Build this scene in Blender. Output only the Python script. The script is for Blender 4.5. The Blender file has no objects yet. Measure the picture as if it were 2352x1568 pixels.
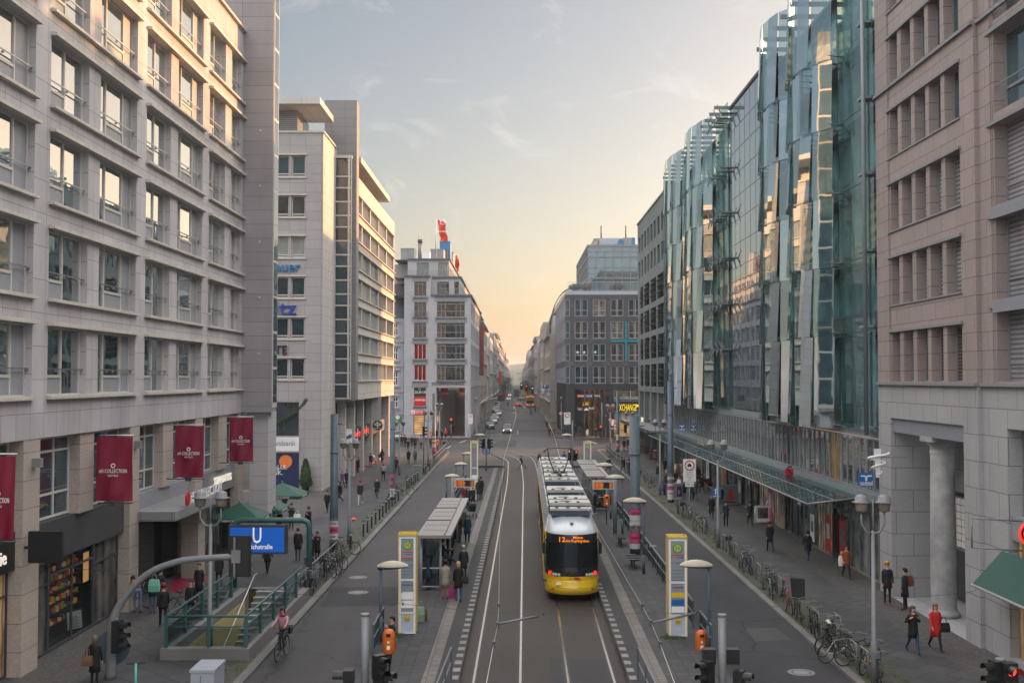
import bpy,bmesh,math,random
from mathutils import Vector as Ve,Matrix as Mx
random.seed(7)
sc=bpy.context.scene
COL=sc.collection
R_=math.radians
H=9.6;FV=2613.3;CX,CY=1176.0,784.1
VPX,VPY=1186.0,868.0
PITCH=math.atan((VPY-CY)/FV);YAW=math.atan((VPX-CX)/FV)
def ray(vx,vy):
 x=(vx-CX)/FV;y=(CY-vy)/FV
 fy=math.cos(PITCH)-y*math.sin(PITCH);fz=math.sin(PITCH)+y*math.cos(PITCH)
 c,s=math.cos(YAW),math.sin(YAW)
 return(x*c-fy*s,x*s+fy*c,fz)
def oZ(vx,vy,z=0.0):
 d=ray(vx,vy);t=(z-H)/d[2];return(d[0]*t,d[1]*t,z)
def oX(vx,vy,X):
 d=ray(vx,vy);t=X/d[0];return(X,d[1]*t,H+d[2]*t)
def oY(vx,vy,Y):
 d=ray(vx,vy);t=Y/d[1];return(d[0]*t,Y,H+d[2]*t)
def CR(x0,y0,s):
 return lambda x,y:((x0+x/s)/1.74150,(y0+y/s)/1.74150)
CHD={}
class MB:
 def __init__(s):s.v=[];s.f=[];s.m=[];s.sm=[]
 def quad(s,pts,m=0,sm=False):
  n=len(s.v);s.v+=[tuple(p)for p in pts];s.f.append(tuple(range(n,n+len(pts))));s.m.append(m);s.sm.append(sm)
 def box(s,x0,x1,y0,y1,z0,z1,m=0,rz=0,c=None):
  if x0>x1:x0,x1=x1,x0
  if y0>y1:y0,y1=y1,y0
  if z0>z1:z0,z1=z1,z0
  P=[(x0,y0,z0),(x1,y0,z0),(x1,y1,z0),(x0,y1,z0),(x0,y0,z1),(x1,y0,z1),(x1,y1,z1),(x0,y1,z1)]
  if rz:
   cx,cy=c if c else((x0+x1)/2,(y0+y1)/2);co,si=math.cos(rz),math.sin(rz)
   P=[(cx+(x-cx)*co-(y-cy)*si,cy+(x-cx)*si+(y-cy)*co,z)for x,y,z in P]
  n=len(s.v);s.v+=P
  for q in((0,3,2,1),(4,5,6,7),(0,1,5,4),(1,2,6,5),(2,3,7,6),(3,0,4,7)):
   s.f.append(tuple(n+i for i in q));s.m.append(m);s.sm.append(False)
 def prism(s,poly,a0,a1,axis='z',m=0):
  def P(p,a):
   return(p[0],p[1],a)if axis=='z' else((p[0],a,p[1])if axis=='y' else(a,p[0],p[1]))
  n=len(poly)
  s.quad([P(p,a0)for p in poly],m);s.quad([P(p,a1)for p in poly][::-1],m)
  for i in range(n):
   a,b=poly[i],poly[(i+1)%n];s.quad([P(a,a0),P(b,a0),P(b,a1),P(a,a1)],m)
 def tube(s,pts,r,n=8,m=0,cap=True,closed=False):
  pts=[Ve(p)for p in pts];rs=r if isinstance(r,(list,tuple))else[r]*len(pts)
  base=len(s.v);N=len(pts);up=None
  for i,p in enumerate(pts):
   if closed:t=(pts[(i+1)%N]-pts[i-1])
   else:t=pts[min(i+1,N-1)]-pts[max(i-1,0)]
   t.normalize()
   if up is None:up=Ve((0,0,1))if abs(t.z)<.9 else Ve((0,1,0))
   a=t.cross(up)
   if a.length<1e-4:a=t.cross(Ve((1,0,0)))
   a.normalize();b=a.cross(t);up=b
   for k in range(n):
    th=2*math.pi*k/n;s.v.append(tuple(p+a*(rs[i]*math.cos(th))+b*(rs[i]*math.sin(th))))
  for i in range(N if closed else N-1):
   j=(i+1)%N
   for k in range(n):
    k2=(k+1)%n
    s.f.append((base+i*n+k,base+j*n+k,base+j*n+k2,base+i*n+k2));s.m.append(m);s.sm.append(True)
  if cap and not closed:
   s.f.append(tuple(base+k for k in range(n)));s.m.append(m);s.sm.append(False)
   s.f.append(tuple(base+(N-1)*n+k for k in reversed(range(n))));s.m.append(m);s.sm.append(False)
 def lathe(s,cx,cy,prof,n=16,m=0,sx=1,sy=1):
  base=len(s.v);N=len(prof)
  for r,z in prof:
   for k in range(n):
    th=2*math.pi*k/n;s.v.append((cx+r*sx*math.cos(th),cy+r*sy*math.sin(th),z))
  for i in range(N-1):
   for k in range(n):
    k2=(k+1)%n;s.f.append((base+i*n+k,base+i*n+k2,base+(i+1)*n+k2,base+(i+1)*n+k));s.m.append(m);s.sm.append(True)
  s.f.append(tuple(base+k for k in reversed(range(n))));s.m.append(m);s.sm.append(False)
  s.f.append(tuple(base+(N-1)*n+k for k in range(n)));s.m.append(m);s.sm.append(False)
 def loft(s,rings,m=0,sm=True,cap=True,mf=None):
  n=len(rings[0]);base=len(s.v)
  for r in rings:s.v+=[tuple(p)for p in r]
  for i in range(len(rings)-1):
   for k in range(n):
    k2=(k+1)%n
    s.f.append((base+i*n+k,base+i*n+k2,base+(i+1)*n+k2,base+(i+1)*n+k));s.m.append(mf(i,k)if mf else m);s.sm.append(sm)
  if cap:
   s.f.append(tuple(base+k for k in reversed(range(n))));s.m.append(m);s.sm.append(False)
   L=base+(len(rings)-1)*n;s.f.append(tuple(L+k for k in range(n)));s.m.append(m);s.sm.append(False)
 def grid(s,rows,m=0,sm=True,mf=None):
  n=len(rows[0]);base=len(s.v)
  for r in rows:s.v+=[tuple(p)for p in r]
  for i in range(len(rows)-1):
   for k in range(n-1):
    s.f.append((base+i*n+k,base+i*n+k+1,base+(i+1)*n+k+1,base+(i+1)*n+k));s.m.append(mf(i,k)if mf else m);s.sm.append(sm)
 def torus(s,c,R,r,axis='x',n=20,k=6,m=0):
  pts=[]
  for i in range(n):
   a=2*math.pi*i/n
   if axis=='x':pts.append((c[0],c[1]+R*math.cos(a),c[2]+R*math.sin(a)))
   elif axis=='y':pts.append((c[0]+R*math.cos(a),c[1],c[2]+R*math.sin(a)))
   else:pts.append((c[0]+R*math.cos(a),c[1]+R*math.sin(a),c[2]))
  s.tube(pts,r,k,m,closed=True)
 def disc(s,c,r,axis='x',w=.02,n=20,m=0):
  ax={'x':(w/2,0,0),'y':(0,w/2,0),'z':(0,0,w/2)}[axis]
  s.tube([tuple(c[i]-ax[i]for i in range(3)),tuple(c[i]+ax[i]for i in range(3))],r,n,m)
 def xf(s,M,start=0):
  s.v[start:]=[tuple(M@Ve(p))for p in s.v[start:]]
 def build(s,name,mats,pa7=None,og=(0,0,0),lb=None,cat=None,gp7=None,kind=None,loc=None):
  me=bpy.data.meshes.new(name)
  ox,oy,oz=og
  me.from_pydata([(x-ox,y-oy,z-oz)for x,y,z in s.v],[],s.f)
  if not isinstance(mats,(list,tuple)):mats=[mats]
  for m in mats:me.materials.append(M_(m))
  me.polygons.foreach_set('material_index',[min(i,len(mats)-1)for i in s.m])
  me.polygons.foreach_set('use_smooth',s.sm)
  me.update()
  o=bpy.data.objects.new(name,me);COL.objects.link(o)
  if pa7 is not None:
   o.parent=pa7;CHD.setdefault(pa7,[]).append(o)
   o.location=loc if loc else(0,0,0)
  else:o.location=loc if loc else og
  tag(o,lb,cat,gp7,kind)
  return o
def tag(o,lb=None,cat=None,gp7=None,kind=None):
 if lb:o['label']=lb
 if cat:o['category']=cat
 if gp7:o['group']=gp7
 if kind:o['kind']=kind
 return o
def em_(name,loc=(0,0,0),rz=0,lb=None,cat=None,gp7=None):
 o=bpy.data.objects.new(name,None);COL.objects.link(o);o.location=loc;o.rotation_euler=(0,0,rz);o.empty_display_size=.2
 return tag(o,lb,cat,gp7)
def copy_tree(o,pa7=None,loc=None,rz=None,lb=None,gp7=None,remap=None):
 c=o.copy();COL.objects.link(c);
 if pa7 is not None:c.parent=pa7;CHD.setdefault(pa7,[]).append(c)
 if loc is not None:c.location=loc
 if rz is not None:c.rotation_euler=(0,0,rz)
 if lb:c['label']=lb
 if gp7:c['group']=gp7
 if remap and c.type=='MESH':
  for i,sl in enumerate(c.material_slots):
   if sl.material and sl.material.name in remap:
    m=remap[sl.material.name];sl.link='OBJECT';sl.material=M_(m)
 for ch in CHD.get(o,[]):copy_tree(ch,c,remap=remap)
 return c
def link_copy(o,pa7,loc,rz=None):
 c=o.copy();COL.objects.link(c);c.parent=pa7;c.location=loc;CHD.setdefault(pa7,[]).append(c)
 if rz is not None:c.rotation_euler=(0,0,rz)
 for ch in CHD.get(o,[]):
  d=ch.copy();COL.objects.link(d);d.parent=c;CHD.setdefault(c,[]).append(d)
 return c
def text_mb(txt,size,dep=.01,align='CENTER',xs=1.0,spacing=1.0):
 """mesh of flat lettering in local XZ plane facing -Y, centred on origin baseline"""
 cu=bpy.data.curves.new('lettering','FONT');cu.body=txt;cu.size=size;cu.extrude=dep;cu.align_x=align;cu.align_y='CENTER';cu.resolution_u=2;cu.space_character=spacing
 cu.offset=size*.006
 ob=bpy.data.objects.new('lettering',cu)
 me=bpy.data.meshes.new_from_object(ob)
 mb=MB()
 mb.v=[(v.co.x*xs,-v.co.z,v.co.y)for v in me.vertices]
 for p in me.polygons:mb.f.append(tuple(p.vertices));mb.m.append(0);mb.sm.append(False)
 bpy.data.objects.remove(ob);bpy.data.curves.remove(cu);bpy.data.meshes.remove(me)
 return mb
def add_mb(a,b,M=None,m=None):
 n=len(a.v);a.v+=[tuple(M@Ve(p))for p in b.v]if M else b.v
 a.f+=[tuple(n+i for i in f)for f in b.f];a.m+=[m]*len(b.f)if m is not None else b.m;a.sm+=b.sm
def TX(mb,txt,size,plane,u,z,d,m=0,dep=.01,xs=1.0,align='CENTER',rot=0,fit=None):
 """add lettering on plane centre (u,z) at outward offset d. fit=width to force"""
 t=text_mb(txt,size,dep,align,xs)
 if fit and t.v:
  w=max(p[0]for p in t.v)-min(p[0]for p in t.v);k=fit/w;t.v=[(x*k,y,zz)for x,y,zz in t.v]
 if plane=='F':A=Mx.Identity(4)
 elif plane=='L':A=Mx.Rotation(R_(90),4,'Z')
 elif plane=='R':A=Mx.Rotation(R_(-90),4,'Z')
 else:A=Mx.Rotation(plane,4,'Z')
 T=Mx.Translation(Ve((u[0],u[1],z)))
 add_mb(mb,t,T@A@Mx.Rotation(rot,4,'Y'),m)
class Pl:
 """facade plane: t = 'L' faces +X, 'R' faces -X (u=Y); 'F' faces -Y (u=X)"""
 def __init__(s,t,c):s.t=t;s.c=c
 def P(s,u,z,d=0):
  return(s.c+d,u,z)if s.t=='L' else((s.c-d,u,z)if s.t=='R' else(u,s.c-d,z))
 def box(s,mb,u0,u1,z0,z1,d0,d1,m=0):
  a=s.P(u0,z0,d0);b=s.P(u1,z1,d1);mb.box(a[0],b[0],a[1],b[1],z0,z1,m)
 def quad(s,mb,u0,u1,z0,z1,d=0,m=0):
  q=[s.P(u0,z0,d),s.P(u1,z0,d),s.P(u1,z1,d),s.P(u0,z1,d)]
  if s.t=='R':q=q[::-1]
  mb.quad(q,m)
 def wall(s,mb,u0,u1,z0,z1,ops,dep=.3,m=0,mr=None,back=None):
  mr=m if mr is None else mr
  us=sorted(set([u0,u1]+[max(u0,min(u1,x))for o in ops for x in o[:2]]));zs=sorted(set([z0,z1]+[max(z0,min(z1,x))for o in ops for x in o[2:4]]))
  for i in range(len(us)-1):
   for j in range(len(zs)-1):
    cu=(us[i]+us[i+1])/2;cz=(zs[j]+zs[j+1])/2
    if not any(o[0]<cu<o[1]and o[2]<cz<o[3]for o in ops):s.quad(mb,us[i],us[i+1],zs[j],zs[j+1],0,m)
  for o in ops:
   ua,ub,za,zb=o[:4];dp=o[4]if len(o)>4 else dep
   for a,b in(((ua,za),(ua,zb)),((ub,zb),(ub,za)),((ua,zb),(ub,zb)),((ub,za),(ua,za))):
    mb.quad([s.P(a[0],a[1],0),s.P(b[0],b[1],0),s.P(b[0],b[1],-dp),s.P(a[0],a[1],-dp)],mr)
   if back is not None:s.quad(mb,ua,ub,za,zb,-dp,back)
 def U(s,vx,vy):
  p=oX(vx,vy,s.c)if s.t!='F' else oY(vx,vy,s.c)
  return(p[1],p[2])if s.t!='F' else(p[0],p[2])
MATS={}
def M_(n):
 if not isinstance(n,str):return n
 return MATS[n]
def hexc(h):
 h=h.lstrip('#');return tuple((lambda c:c/12.92 if c<=.04045 else((c+.055)/1.055)**2.4)(int(h[i:i+2],16)/255)for i in(0,2,4))+(1,)
def newmat(name):
 m=bpy.data.materials.new(name);m.use_nodes=True;MATS[name]=m
 nt=m.node_tree;nt.nodes.clear();out=nt.nodes.new('ShaderNodeOutputMaterial')
 return m,nt,out
def N(nt,t,**k):
 n=nt.nodes.new(t)
 for a,b in k.items():
  if a in n.inputs.keys():n.inputs[a].default_value=b
  else:setattr(n,a,b)
 return n
def C4(c):return hexc(c)if isinstance(c,str)else tuple(c)+(1,)if len(c)==3 else c
def pln(name,col,rough=.6,metal=0,nse=.12,scale=3.0,bump=0,spec=.5,emit=None,es=0,coat=0):
 m,nt,out=newmat(name);b=N(nt,'ShaderNodeBsdfPrincipled',Roughness=rough,Metallic=metal);b.inputs['Specular IOR Level'].default_value=spec
 if coat:b.inputs['Coat Weight'].default_value=coat
 nt.links.new(b.outputs[0],out.inputs[0]);c=C4(col)
 if nse:
  g=N(nt,'ShaderNodeNewGeometry');nz=N(nt,'ShaderNodeTexNoise',Scale=scale,Detail=5.0,Roughness=.6);nt.links.new(g.outputs['Position'],nz.inputs['Vector'])
  mr=N(nt,'ShaderNodeMapRange');mr.inputs[1].default_value=.25;mr.inputs[2].default_value=.75;mr.inputs[3].default_value=1-nse;mr.inputs[4].default_value=1+nse
  nt.links.new(nz.outputs[0],mr.inputs[0])
  mx=N(nt,'ShaderNodeVectorMath',operation='SCALE');mx.inputs[0].default_value=c[:3];nt.links.new(mr.outputs[0],mx.inputs['Scale']);nt.links.new(mx.outputs[0],b.inputs['Base Color'])
  if bump:
   bp=N(nt,'ShaderNodeBump',Strength=bump,Distance=.02);n2=N(nt,'ShaderNodeTexNoise',Scale=scale*12,Detail=4.0);nt.links.new(g.outputs['Position'],n2.inputs['Vector']);nt.links.new(n2.outputs[0],bp.inputs['Height']);nt.links.new(bp.outputs[0],b.inputs['Normal'])
 else:b.inputs['Base Color'].default_value=c
 if emit:b.inputs['Emission Color'].default_value=C4(emit);b.inputs['Emission Strength'].default_value=es
 return m
def emis(name,col,s=1.0):
 m,nt,out=newmat(name);b=N(nt,'ShaderNodeBsdfPrincipled',Roughness=.4);b.inputs['Base Color'].default_value=C4(col);b.inputs['Emission Color'].default_value=C4(col);b.inputs['Emission Strength'].default_value=s
 nt.links.new(b.outputs[0],out.inputs[0]);return m
def planar(nt):
 """vector (u,z,0): u along wall whichever way it faces; ground uses x,y"""
 g=N(nt,'ShaderNodeNewGeometry');sp=N(nt,'ShaderNodeSeparateXYZ');sn=N(nt,'ShaderNodeSeparateXYZ')
 nt.links.new(g.outputs['Position'],sp.inputs[0]);nt.links.new(g.outputs['True Normal'],sn.inputs[0])
 a=N(nt,'ShaderNodeMath',operation='ABSOLUTE');nt.links.new(sn.outputs[0],a.inputs[0])
 gt=N(nt,'ShaderNodeMath',operation='GREATER_THAN');gt.inputs[1].default_value=.5;nt.links.new(a.outputs[0],gt.inputs[0])
 mx=N(nt,'ShaderNodeMix',data_type='FLOAT');nt.links.new(gt.outputs[0],mx.inputs[0]);nt.links.new(sp.outputs[0],mx.inputs[2]);nt.links.new(sp.outputs[1],mx.inputs[3])
 cb=N(nt,'ShaderNodeCombineXYZ');nt.links.new(mx.outputs[0],cb.inputs[0]);nt.links.new(sp.outputs[2],cb.inputs[1])
 return g,cb
def stone(name,col,w=1.2,h=.55,off=0.0,joint=.55,var=.07,rough=.75,mortar=.012,stain=.1,oz=0,grain=.06,ox=0):
 m,nt,out=newmat(name);b=N(nt,'ShaderNodeBsdfPrincipled',Roughness=rough);nt.links.new(b.outputs[0],out.inputs[0])
 g,cb=planar(nt);ad=N(nt,'ShaderNodeVectorMath',operation='ADD');ad.inputs[1].default_value=(ox,oz,0);nt.links.new(cb.outputs[0],ad.inputs[0])
 c=C4(col);br=N(nt,'ShaderNodeTexBrick');br.offset=off;br.offset_frequency=2;br.squash=1
 nt.links.new(ad.outputs[0],br.inputs['Vector']);br.inputs['Scale'].default_value=1;br.inputs['Brick Width'].default_value=w;br.inputs['Row Height'].default_value=h
 br.inputs['Mortar Size'].default_value=mortar;br.inputs['Mortar Smooth'].default_value=.1;br.inputs['Bias'].default_value=0
 br.inputs['Color1'].default_value=tuple(x*(1-var)for x in c[:3])+(1,);br.inputs['Color2'].default_value=tuple(x*(1+var)for x in c[:3])+(1,);br.inputs['Mortar'].default_value=tuple(x*joint for x in c[:3])+(1,)
 nz=N(nt,'ShaderNodeTexNoise',Scale=.35,Detail=6.0,Roughness=.65);mp=N(nt,'ShaderNodeMapping');mp.inputs['Scale'].default_value=(1,1,.35);nt.links.new(g.outputs['Position'],mp.inputs[0]);nt.links.new(mp.outputs[0],nz.inputs['Vector'])
 mr=N(nt,'ShaderNodeMapRange');mr.inputs[1].default_value=.3;mr.inputs[2].default_value=.7;mr.inputs[3].default_value=1-stain;mr.inputs[4].default_value=1+stain;nt.links.new(nz.outputs[0],mr.inputs[0])
 n2=N(nt,'ShaderNodeTexNoise',Scale=14.0,Detail=5.0,Roughness=.7);nt.links.new(g.outputs['Position'],n2.inputs['Vector'])
 m2=N(nt,'ShaderNodeMapRange');m2.inputs[1].default_value=.3;m2.inputs[2].default_value=.7;m2.inputs[3].default_value=1-grain;m2.inputs[4].default_value=1+grain;nt.links.new(n2.outputs[0],m2.inputs[0])
 mu=N(nt,'ShaderNodeMath',operation='MULTIPLY');nt.links.new(mr.outputs[0],mu.inputs[0]);nt.links.new(m2.outputs[0],mu.inputs[1])
 sc_=N(nt,'ShaderNodeVectorMath',operation='SCALE');nt.links.new(br.outputs[0],sc_.inputs[0]);nt.links.new(mu.outputs[0],sc_.inputs['Scale']);nt.links.new(sc_.outputs[0],b.inputs['Base Color'])
 return m
def glass(name,base,refl=.5,tint='#dfe8ee',ior=2.2,wave=.25,stp=None,lit=None,rough=.02,wscale=.9,var=.35,base2=None,mirror=0.0):
 """opaque reflective pane: dark interior / curtain + fresnel gloss with slight float-glass waviness"""
 m,nt,out=newmat(name);d=N(nt,'ShaderNodeBsdfPrincipled',Roughness=.8);d.inputs['Specular IOR Level'].default_value=0
 g,cb=planar(nt);c=C4(base);oi=N(nt,'ShaderNodeObjectInfo')
 nz=N(nt,'ShaderNodeTexNoise',Scale=.9,Detail=3.0);nt.links.new(g.outputs['Position'],nz.inputs['Vector'])
 mr=N(nt,'ShaderNodeMapRange');mr.inputs[1].default_value=.3;mr.inputs[2].default_value=.7;mr.inputs[3].default_value=1-var;mr.inputs[4].default_value=1+var;nt.links.new(nz.outputs[0],mr.inputs[0])
 rv=N(nt,'ShaderNodeMapRange');rv.inputs[3].default_value=1-var;rv.inputs[4].default_value=1+var;nt.links.new(oi.outputs['Random'],rv.inputs[0])
 mu=N(nt,'ShaderNodeMath',operation='MULTIPLY');nt.links.new(mr.outputs[0],mu.inputs[0]);nt.links.new(rv.outputs[0],mu.inputs[1])
 src=None
 if stp:
  wv=N(nt,'ShaderNodeTexWave',Scale=stp[0],Distortion=stp[2]if len(stp)>2 else.6,Detail=1.0);nt.links.new(cb.outputs[0],wv.inputs['Vector'])
  if len(stp)>3:wv.bands_direction='Y'
  mc=N(nt,'ShaderNodeMix',data_type='RGBA');mc.inputs[6].default_value=c;mc.inputs[7].default_value=C4(stp[1]);nt.links.new(wv.outputs['Fac'],mc.inputs[0]);src=mc.outputs[2]
 s_=N(nt,'ShaderNodeVectorMath',operation='SCALE');s_.inputs[0].default_value=c[:3]
 if src:nt.links.new(src,s_.inputs[0])
 nt.links.new(mu.outputs[0],s_.inputs['Scale']);nt.links.new(s_.outputs[0],d.inputs['Base Color'])
 if lit:
  nt.links.new(s_.outputs[0],d.inputs['Emission Color']);d.inputs['Emission Strength'].default_value=lit
 gl=N(nt,'ShaderNodeBsdfGlossy',Roughness=rough);gl.inputs['Color'].default_value=C4(tint)
 bp=N(nt,'ShaderNodeBump',Strength=wave,Distance=.02);nw=N(nt,'ShaderNodeTexNoise',Scale=wscale,Detail=1.5);nt.links.new(g.outputs['Position'],nw.inputs['Vector']);nt.links.new(nw.outputs[0],bp.inputs['Height']);nt.links.new(bp.outputs[0],gl.inputs['Normal'])
 fr=N(nt,'ShaderNodeFresnel');fr.inputs['IOR'].default_value=ior
 fm=N(nt,'ShaderNodeMath',operation='MULTIPLY_ADD');fm.inputs[1].default_value=refl;fm.inputs[2].default_value=mirror;fm.use_clamp=True;nt.links.new(fr.outputs[0],fm.inputs[0])
 mx=N(nt,'ShaderNodeMixShader');nt.links.new(fm.outputs[0],mx.inputs[0]);nt.links.new(d.outputs[0],mx.inputs[1]);nt.links.new(gl.outputs[0],mx.inputs[2]);nt.links.new(mx.outputs[0],out.inputs[0])
 return m
def clearglass(name,tint='#cfe6e4',op=.15,base='#6d9a98',refl=.9,ior=1.9,wave=.15):
 """see-through pane"""
 m,nt,out=newmat(name);t=N(nt,'ShaderNodeBsdfTransparent');t.inputs[0].default_value=C4(tint)
 d=N(nt,'ShaderNodeBsdfDiffuse');d.inputs[0].default_value=C4(base)
 m1=N(nt,'ShaderNodeMixShader');m1.inputs[0].default_value=op;nt.links.new(t.outputs[0],m1.inputs[1]);nt.links.new(d.outputs[0],m1.inputs[2])
 gl=N(nt,'ShaderNodeBsdfGlossy',Roughness=.02);gl.inputs['Color'].default_value=C4('#e8f2f4')
 g=N(nt,'ShaderNodeNewGeometry');bp=N(nt,'ShaderNodeBump',Strength=wave,Distance=.02);nw=N(nt,'ShaderNodeTexNoise',Scale=1.1,Detail=1.0);nt.links.new(g.outputs['Position'],nw.inputs['Vector']);nt.links.new(nw.outputs[0],bp.inputs['Height']);nt.links.new(bp.outputs[0],gl.inputs['Normal'])
 fr=N(nt,'ShaderNodeFresnel');fr.inputs['IOR'].default_value=ior;fm=N(nt,'ShaderNodeMath',operation='MULTIPLY');fm.inputs[1].default_value=refl;nt.links.new(fr.outputs[0],fm.inputs[0])
 mx=N(nt,'ShaderNodeMixShader');nt.links.new(fm.outputs[0],mx.inputs[0]);nt.links.new(m1.outputs[0],mx.inputs[1]);nt.links.new(gl.outputs[0],mx.inputs[2]);nt.links.new(mx.outputs[0],out.inputs[0])
 return m
pln('white_paint',(.5,.5,.49),.7,nse=.3,scale=2)
pln('rail_steel',(.62,.58,.52),.22,metal=1,nse=.1,scale=3)
pln('rail_groove',(.02,.02,.02),.7,nse=0)
pln('iron',(.07,.072,.075),.55,metal=.3)
pln('iron_light',(.2,.2,.2),.6)
pln('leaf_grass',(.05,.085,.02),.8,nse=.4,scale=6)
stone('hotel_stone',(.39,.375,.385),w=1.05,h=1.1,mortar=.012,joint=.45,var=.07,stain=.2,oz=.35)
stone('hotel_pier',(.41,.395,.405),w=30,h=.82,mortar=.012,joint=.45,stain=.12,oz=.1)
stone('hotel_tower',(.27,.255,.265),w=2.2,h=.8,mortar=.014,joint=.5,var=.06,stain=.16,ox=.4)
stone('granite_tan',(.36,.31,.27),w=30,h=.9,mortar=.012,joint=.4,var=.03,grain=.2)
pln('ledge_cream',(.46,.43,.38),.6,nse=.18)
pln('frame_cream',(.50,.48,.44),.4,nse=.05)
pln('frame_grey',(.2,.21,.22),.4,nse=.05)
pln('frame_dark',(.045,.05,.055),.4,nse=.05)
pln('panel_grey',(.24,.255,.275),.5,nse=.08)
pln('steel_rail',(.32,.32,.32),.3,metal=.8,nse=0)
pln('black',(.012,.013,.014),.45,nse=.1)
pln('white',(.75,.75,.74),.5,nse=.04)
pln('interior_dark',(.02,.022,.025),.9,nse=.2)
pln('roof_grey',(.18,.18,.18),.8)
pln('dark_wood',(.05,.05,.05),.6,nse=.25,scale=5)
glass('glass_hotel',(.015,.042,.052),refl=2.2,ior=1.9,wave=.25,stp=(2.2,(.05,.09,.10),1.2),var=.45,tint='#ffffff',mirror=.05)
glass('glass_dark',(.02,.026,.03),refl=1.0,ior=1.9,wave=.2)
glass('glass_blue',(.03,.06,.075),refl=1.2,ior=2.0,wave=.3)
glass('glass_teal',(.015,.036,.04),refl=.55,ior=1.9,wave=.3)
glass('glass_curtain',(.16,.2,.2),refl=.8,ior=1.8,wave=.3,stp=(3.5,(.3,.34,.33),.3),var=.25)
glass('blinds',(.11,.11,.12),refl=.6,ior=1.6,wave=.1,stp=(1.9,(.3,.3,.31),0,1),var=.15,rough=.2)
glass('blinds_vert',(.05,.06,.065),refl=.8,ior=1.7,wave=.1,stp=(2.4,(.34,.36,.37),0),var=.2,rough=.1)
glass('glass_warm',(.34,.22,.10),refl=.5,ior=1.6,wave=.2,lit=.14,stp=(.9,(.12,.08,.05),2.0),var=.5)
glass('glass_office',(.10,.088,.06),refl=.9,ior=1.8,wave=.3,lit=.1,stp=(.8,(.03,.032,.03),5.0,1),var=.8)
glass('glass_shop',(.05,.055,.055),refl=.8,ior=1.7,wave=.15,stp=(.35,(.13,.12,.11),3.0),var=.6)
glass('glass_red',(.2,.006,.012),refl=.35,ior=1.5,wave=.1)
pln('garnet',(.20,.006,.03),.55,nse=.1)
pln('letter_white',(.8,.8,.78),.5,nse=0)
emis('lit_white',(1,.93,.8),.2)
emis('lit_orange',(1,.25,.015),.5)
emis('lit_amber',(1,.5,.2),.28)
emis('lit_yellow',(1,.72,.02),.3)
emis('lit_red',(1,.03,.015),.6)
emis('lit_green',(.05,1,.5),1.6)
emis('u_blue',(.004,.09,.42),.28)
pln('sign_blue',(.005,.12,.36),.45,nse=0)
pln('letter_blue',(.01,.045,.3),.4,nse=0)
pln('letter_cyan',(.02,.17,.36),.4,nse=0)
pln('sign_red',(.5,.012,.015),.45,nse=0)
pln('sign_green',(.03,.3,.09),.45,nse=0)
pln('starbucks_green',(.004,.058,.038),.65,nse=.12)
pln('pole_blue',(.058,.09,.115),.45,nse=.18,scale=2)
pln('teal_paint',(.03,.10,.10),.4,nse=.2,scale=2)
pln('galv',(.19,.2,.21),.5,metal=.1,nse=.12)
pln('aluminium',(.55,.56,.57),.35,metal=.5,nse=.05)
clearglass('glass_clear',tint='#d8dede',op=.06,base='#405050',refl=.6,ior=1.5)
stone('bank_stone',(.33,.315,.315),w=1.35,h=.8,mortar=.014,joint=.5,var=.05,stain=.1,ox=.3,oz=.3)
stone('bank_side',(.45,.43,.41),w=1.35,h=.8,mortar=.014,joint=.5,var=.04,stain=.1,oz=.3)
stone('bank_band',(.48,.46,.43),w=4.5,h=.9,mortar=.02,joint=.55,var=.05,stain=.14)
stone('bank_slab',(.2,.2,.205),w=1.3,h=.8,mortar=.014,joint=.5,var=.06,oz=.3)
pln('poster_blue',(.008,.02,.085),.5,nse=.05);pln('bright_orange',(.75,.2,.04),.5,nse=.05)
pln('leaf_dark',(.03,.06,.02),.8,nse=.4,scale=8)
stone('store_stone',(.36,.365,.385),w=1.3,h=.52,mortar=.012,joint=.7,var=.05,stain=.08,off=.5)
pln('store_band',(.21,.22,.235),.6,nse=.12)
pln('store_dark',(.09,.1,.115),.6,nse=.1)
pln('shutter_box',(.26,.29,.34),.5,nse=.08)
pln('arcade_floor',(.09,.04,.03),.3)
glass('glass_shop_lit',(.75,.45,.2),refl=.3,ior=1.5,wave=.1,lit=.16,stp=(.8,(.5,.25,.1),2.0,1),var=.4)
pln('flag_red',(.62,.035,.02),.6,nse=.1)
pln('old_plaster',(.36,.39,.44),.7,nse=.08);pln('old_trim',(.40,.36,.36),.7,nse=.08);pln('slate',(.06,.07,.08),.6,nse=.25,scale=6)
stone('dark_granite',(.055,.063,.078),w=1.12,h=1.0,mortar=.02,joint=.55,var=.07,stain=.08,rough=.4,grain=.15)
pln('dark_panel',(.085,.09,.1),.35,nse=.1)
pln('black_granite',(.028,.033,.04),.3,nse=.15)
pln('pale_metal',(.36,.39,.45),.4,metal=.2,nse=.05)
pln('turquoise',(.0,.20,.25),.5,nse=.05)
glass('glass_sky',(.05,.1,.13),refl=1.6,ior=2.2,wave=.12,var=.2)
pln('tapas_red',(.09,.02,.035),.6)
glass('shop_gold',(.42,.28,.12),refl=.25,ior=1.4,wave=.1,lit=.16,stp=(1.3,(.12,.08,.05),4.0,1),var=.5)
glass('poster_face',(.5,.36,.3),refl=.3,ior=1.4,wave=0,stp=(.35,(.12,.3,.36),5.0),var=.2)
stone('green_stone',(.13,.155,.155),w=1.6,h=.9,mortar=.012,joint=.6,var=.06,stain=.2,off=.5)
clearglass('glass_scale',tint='#d3e2e1',op=.12,base='#94b0b0',refl=.8,ior=1.75,wave=.06)
clearglass('glass_scale_dark',tint='#9dbcba',op=.2,base='#4c6c6e',refl=.8,ior=1.8,wave=.1)
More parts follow.
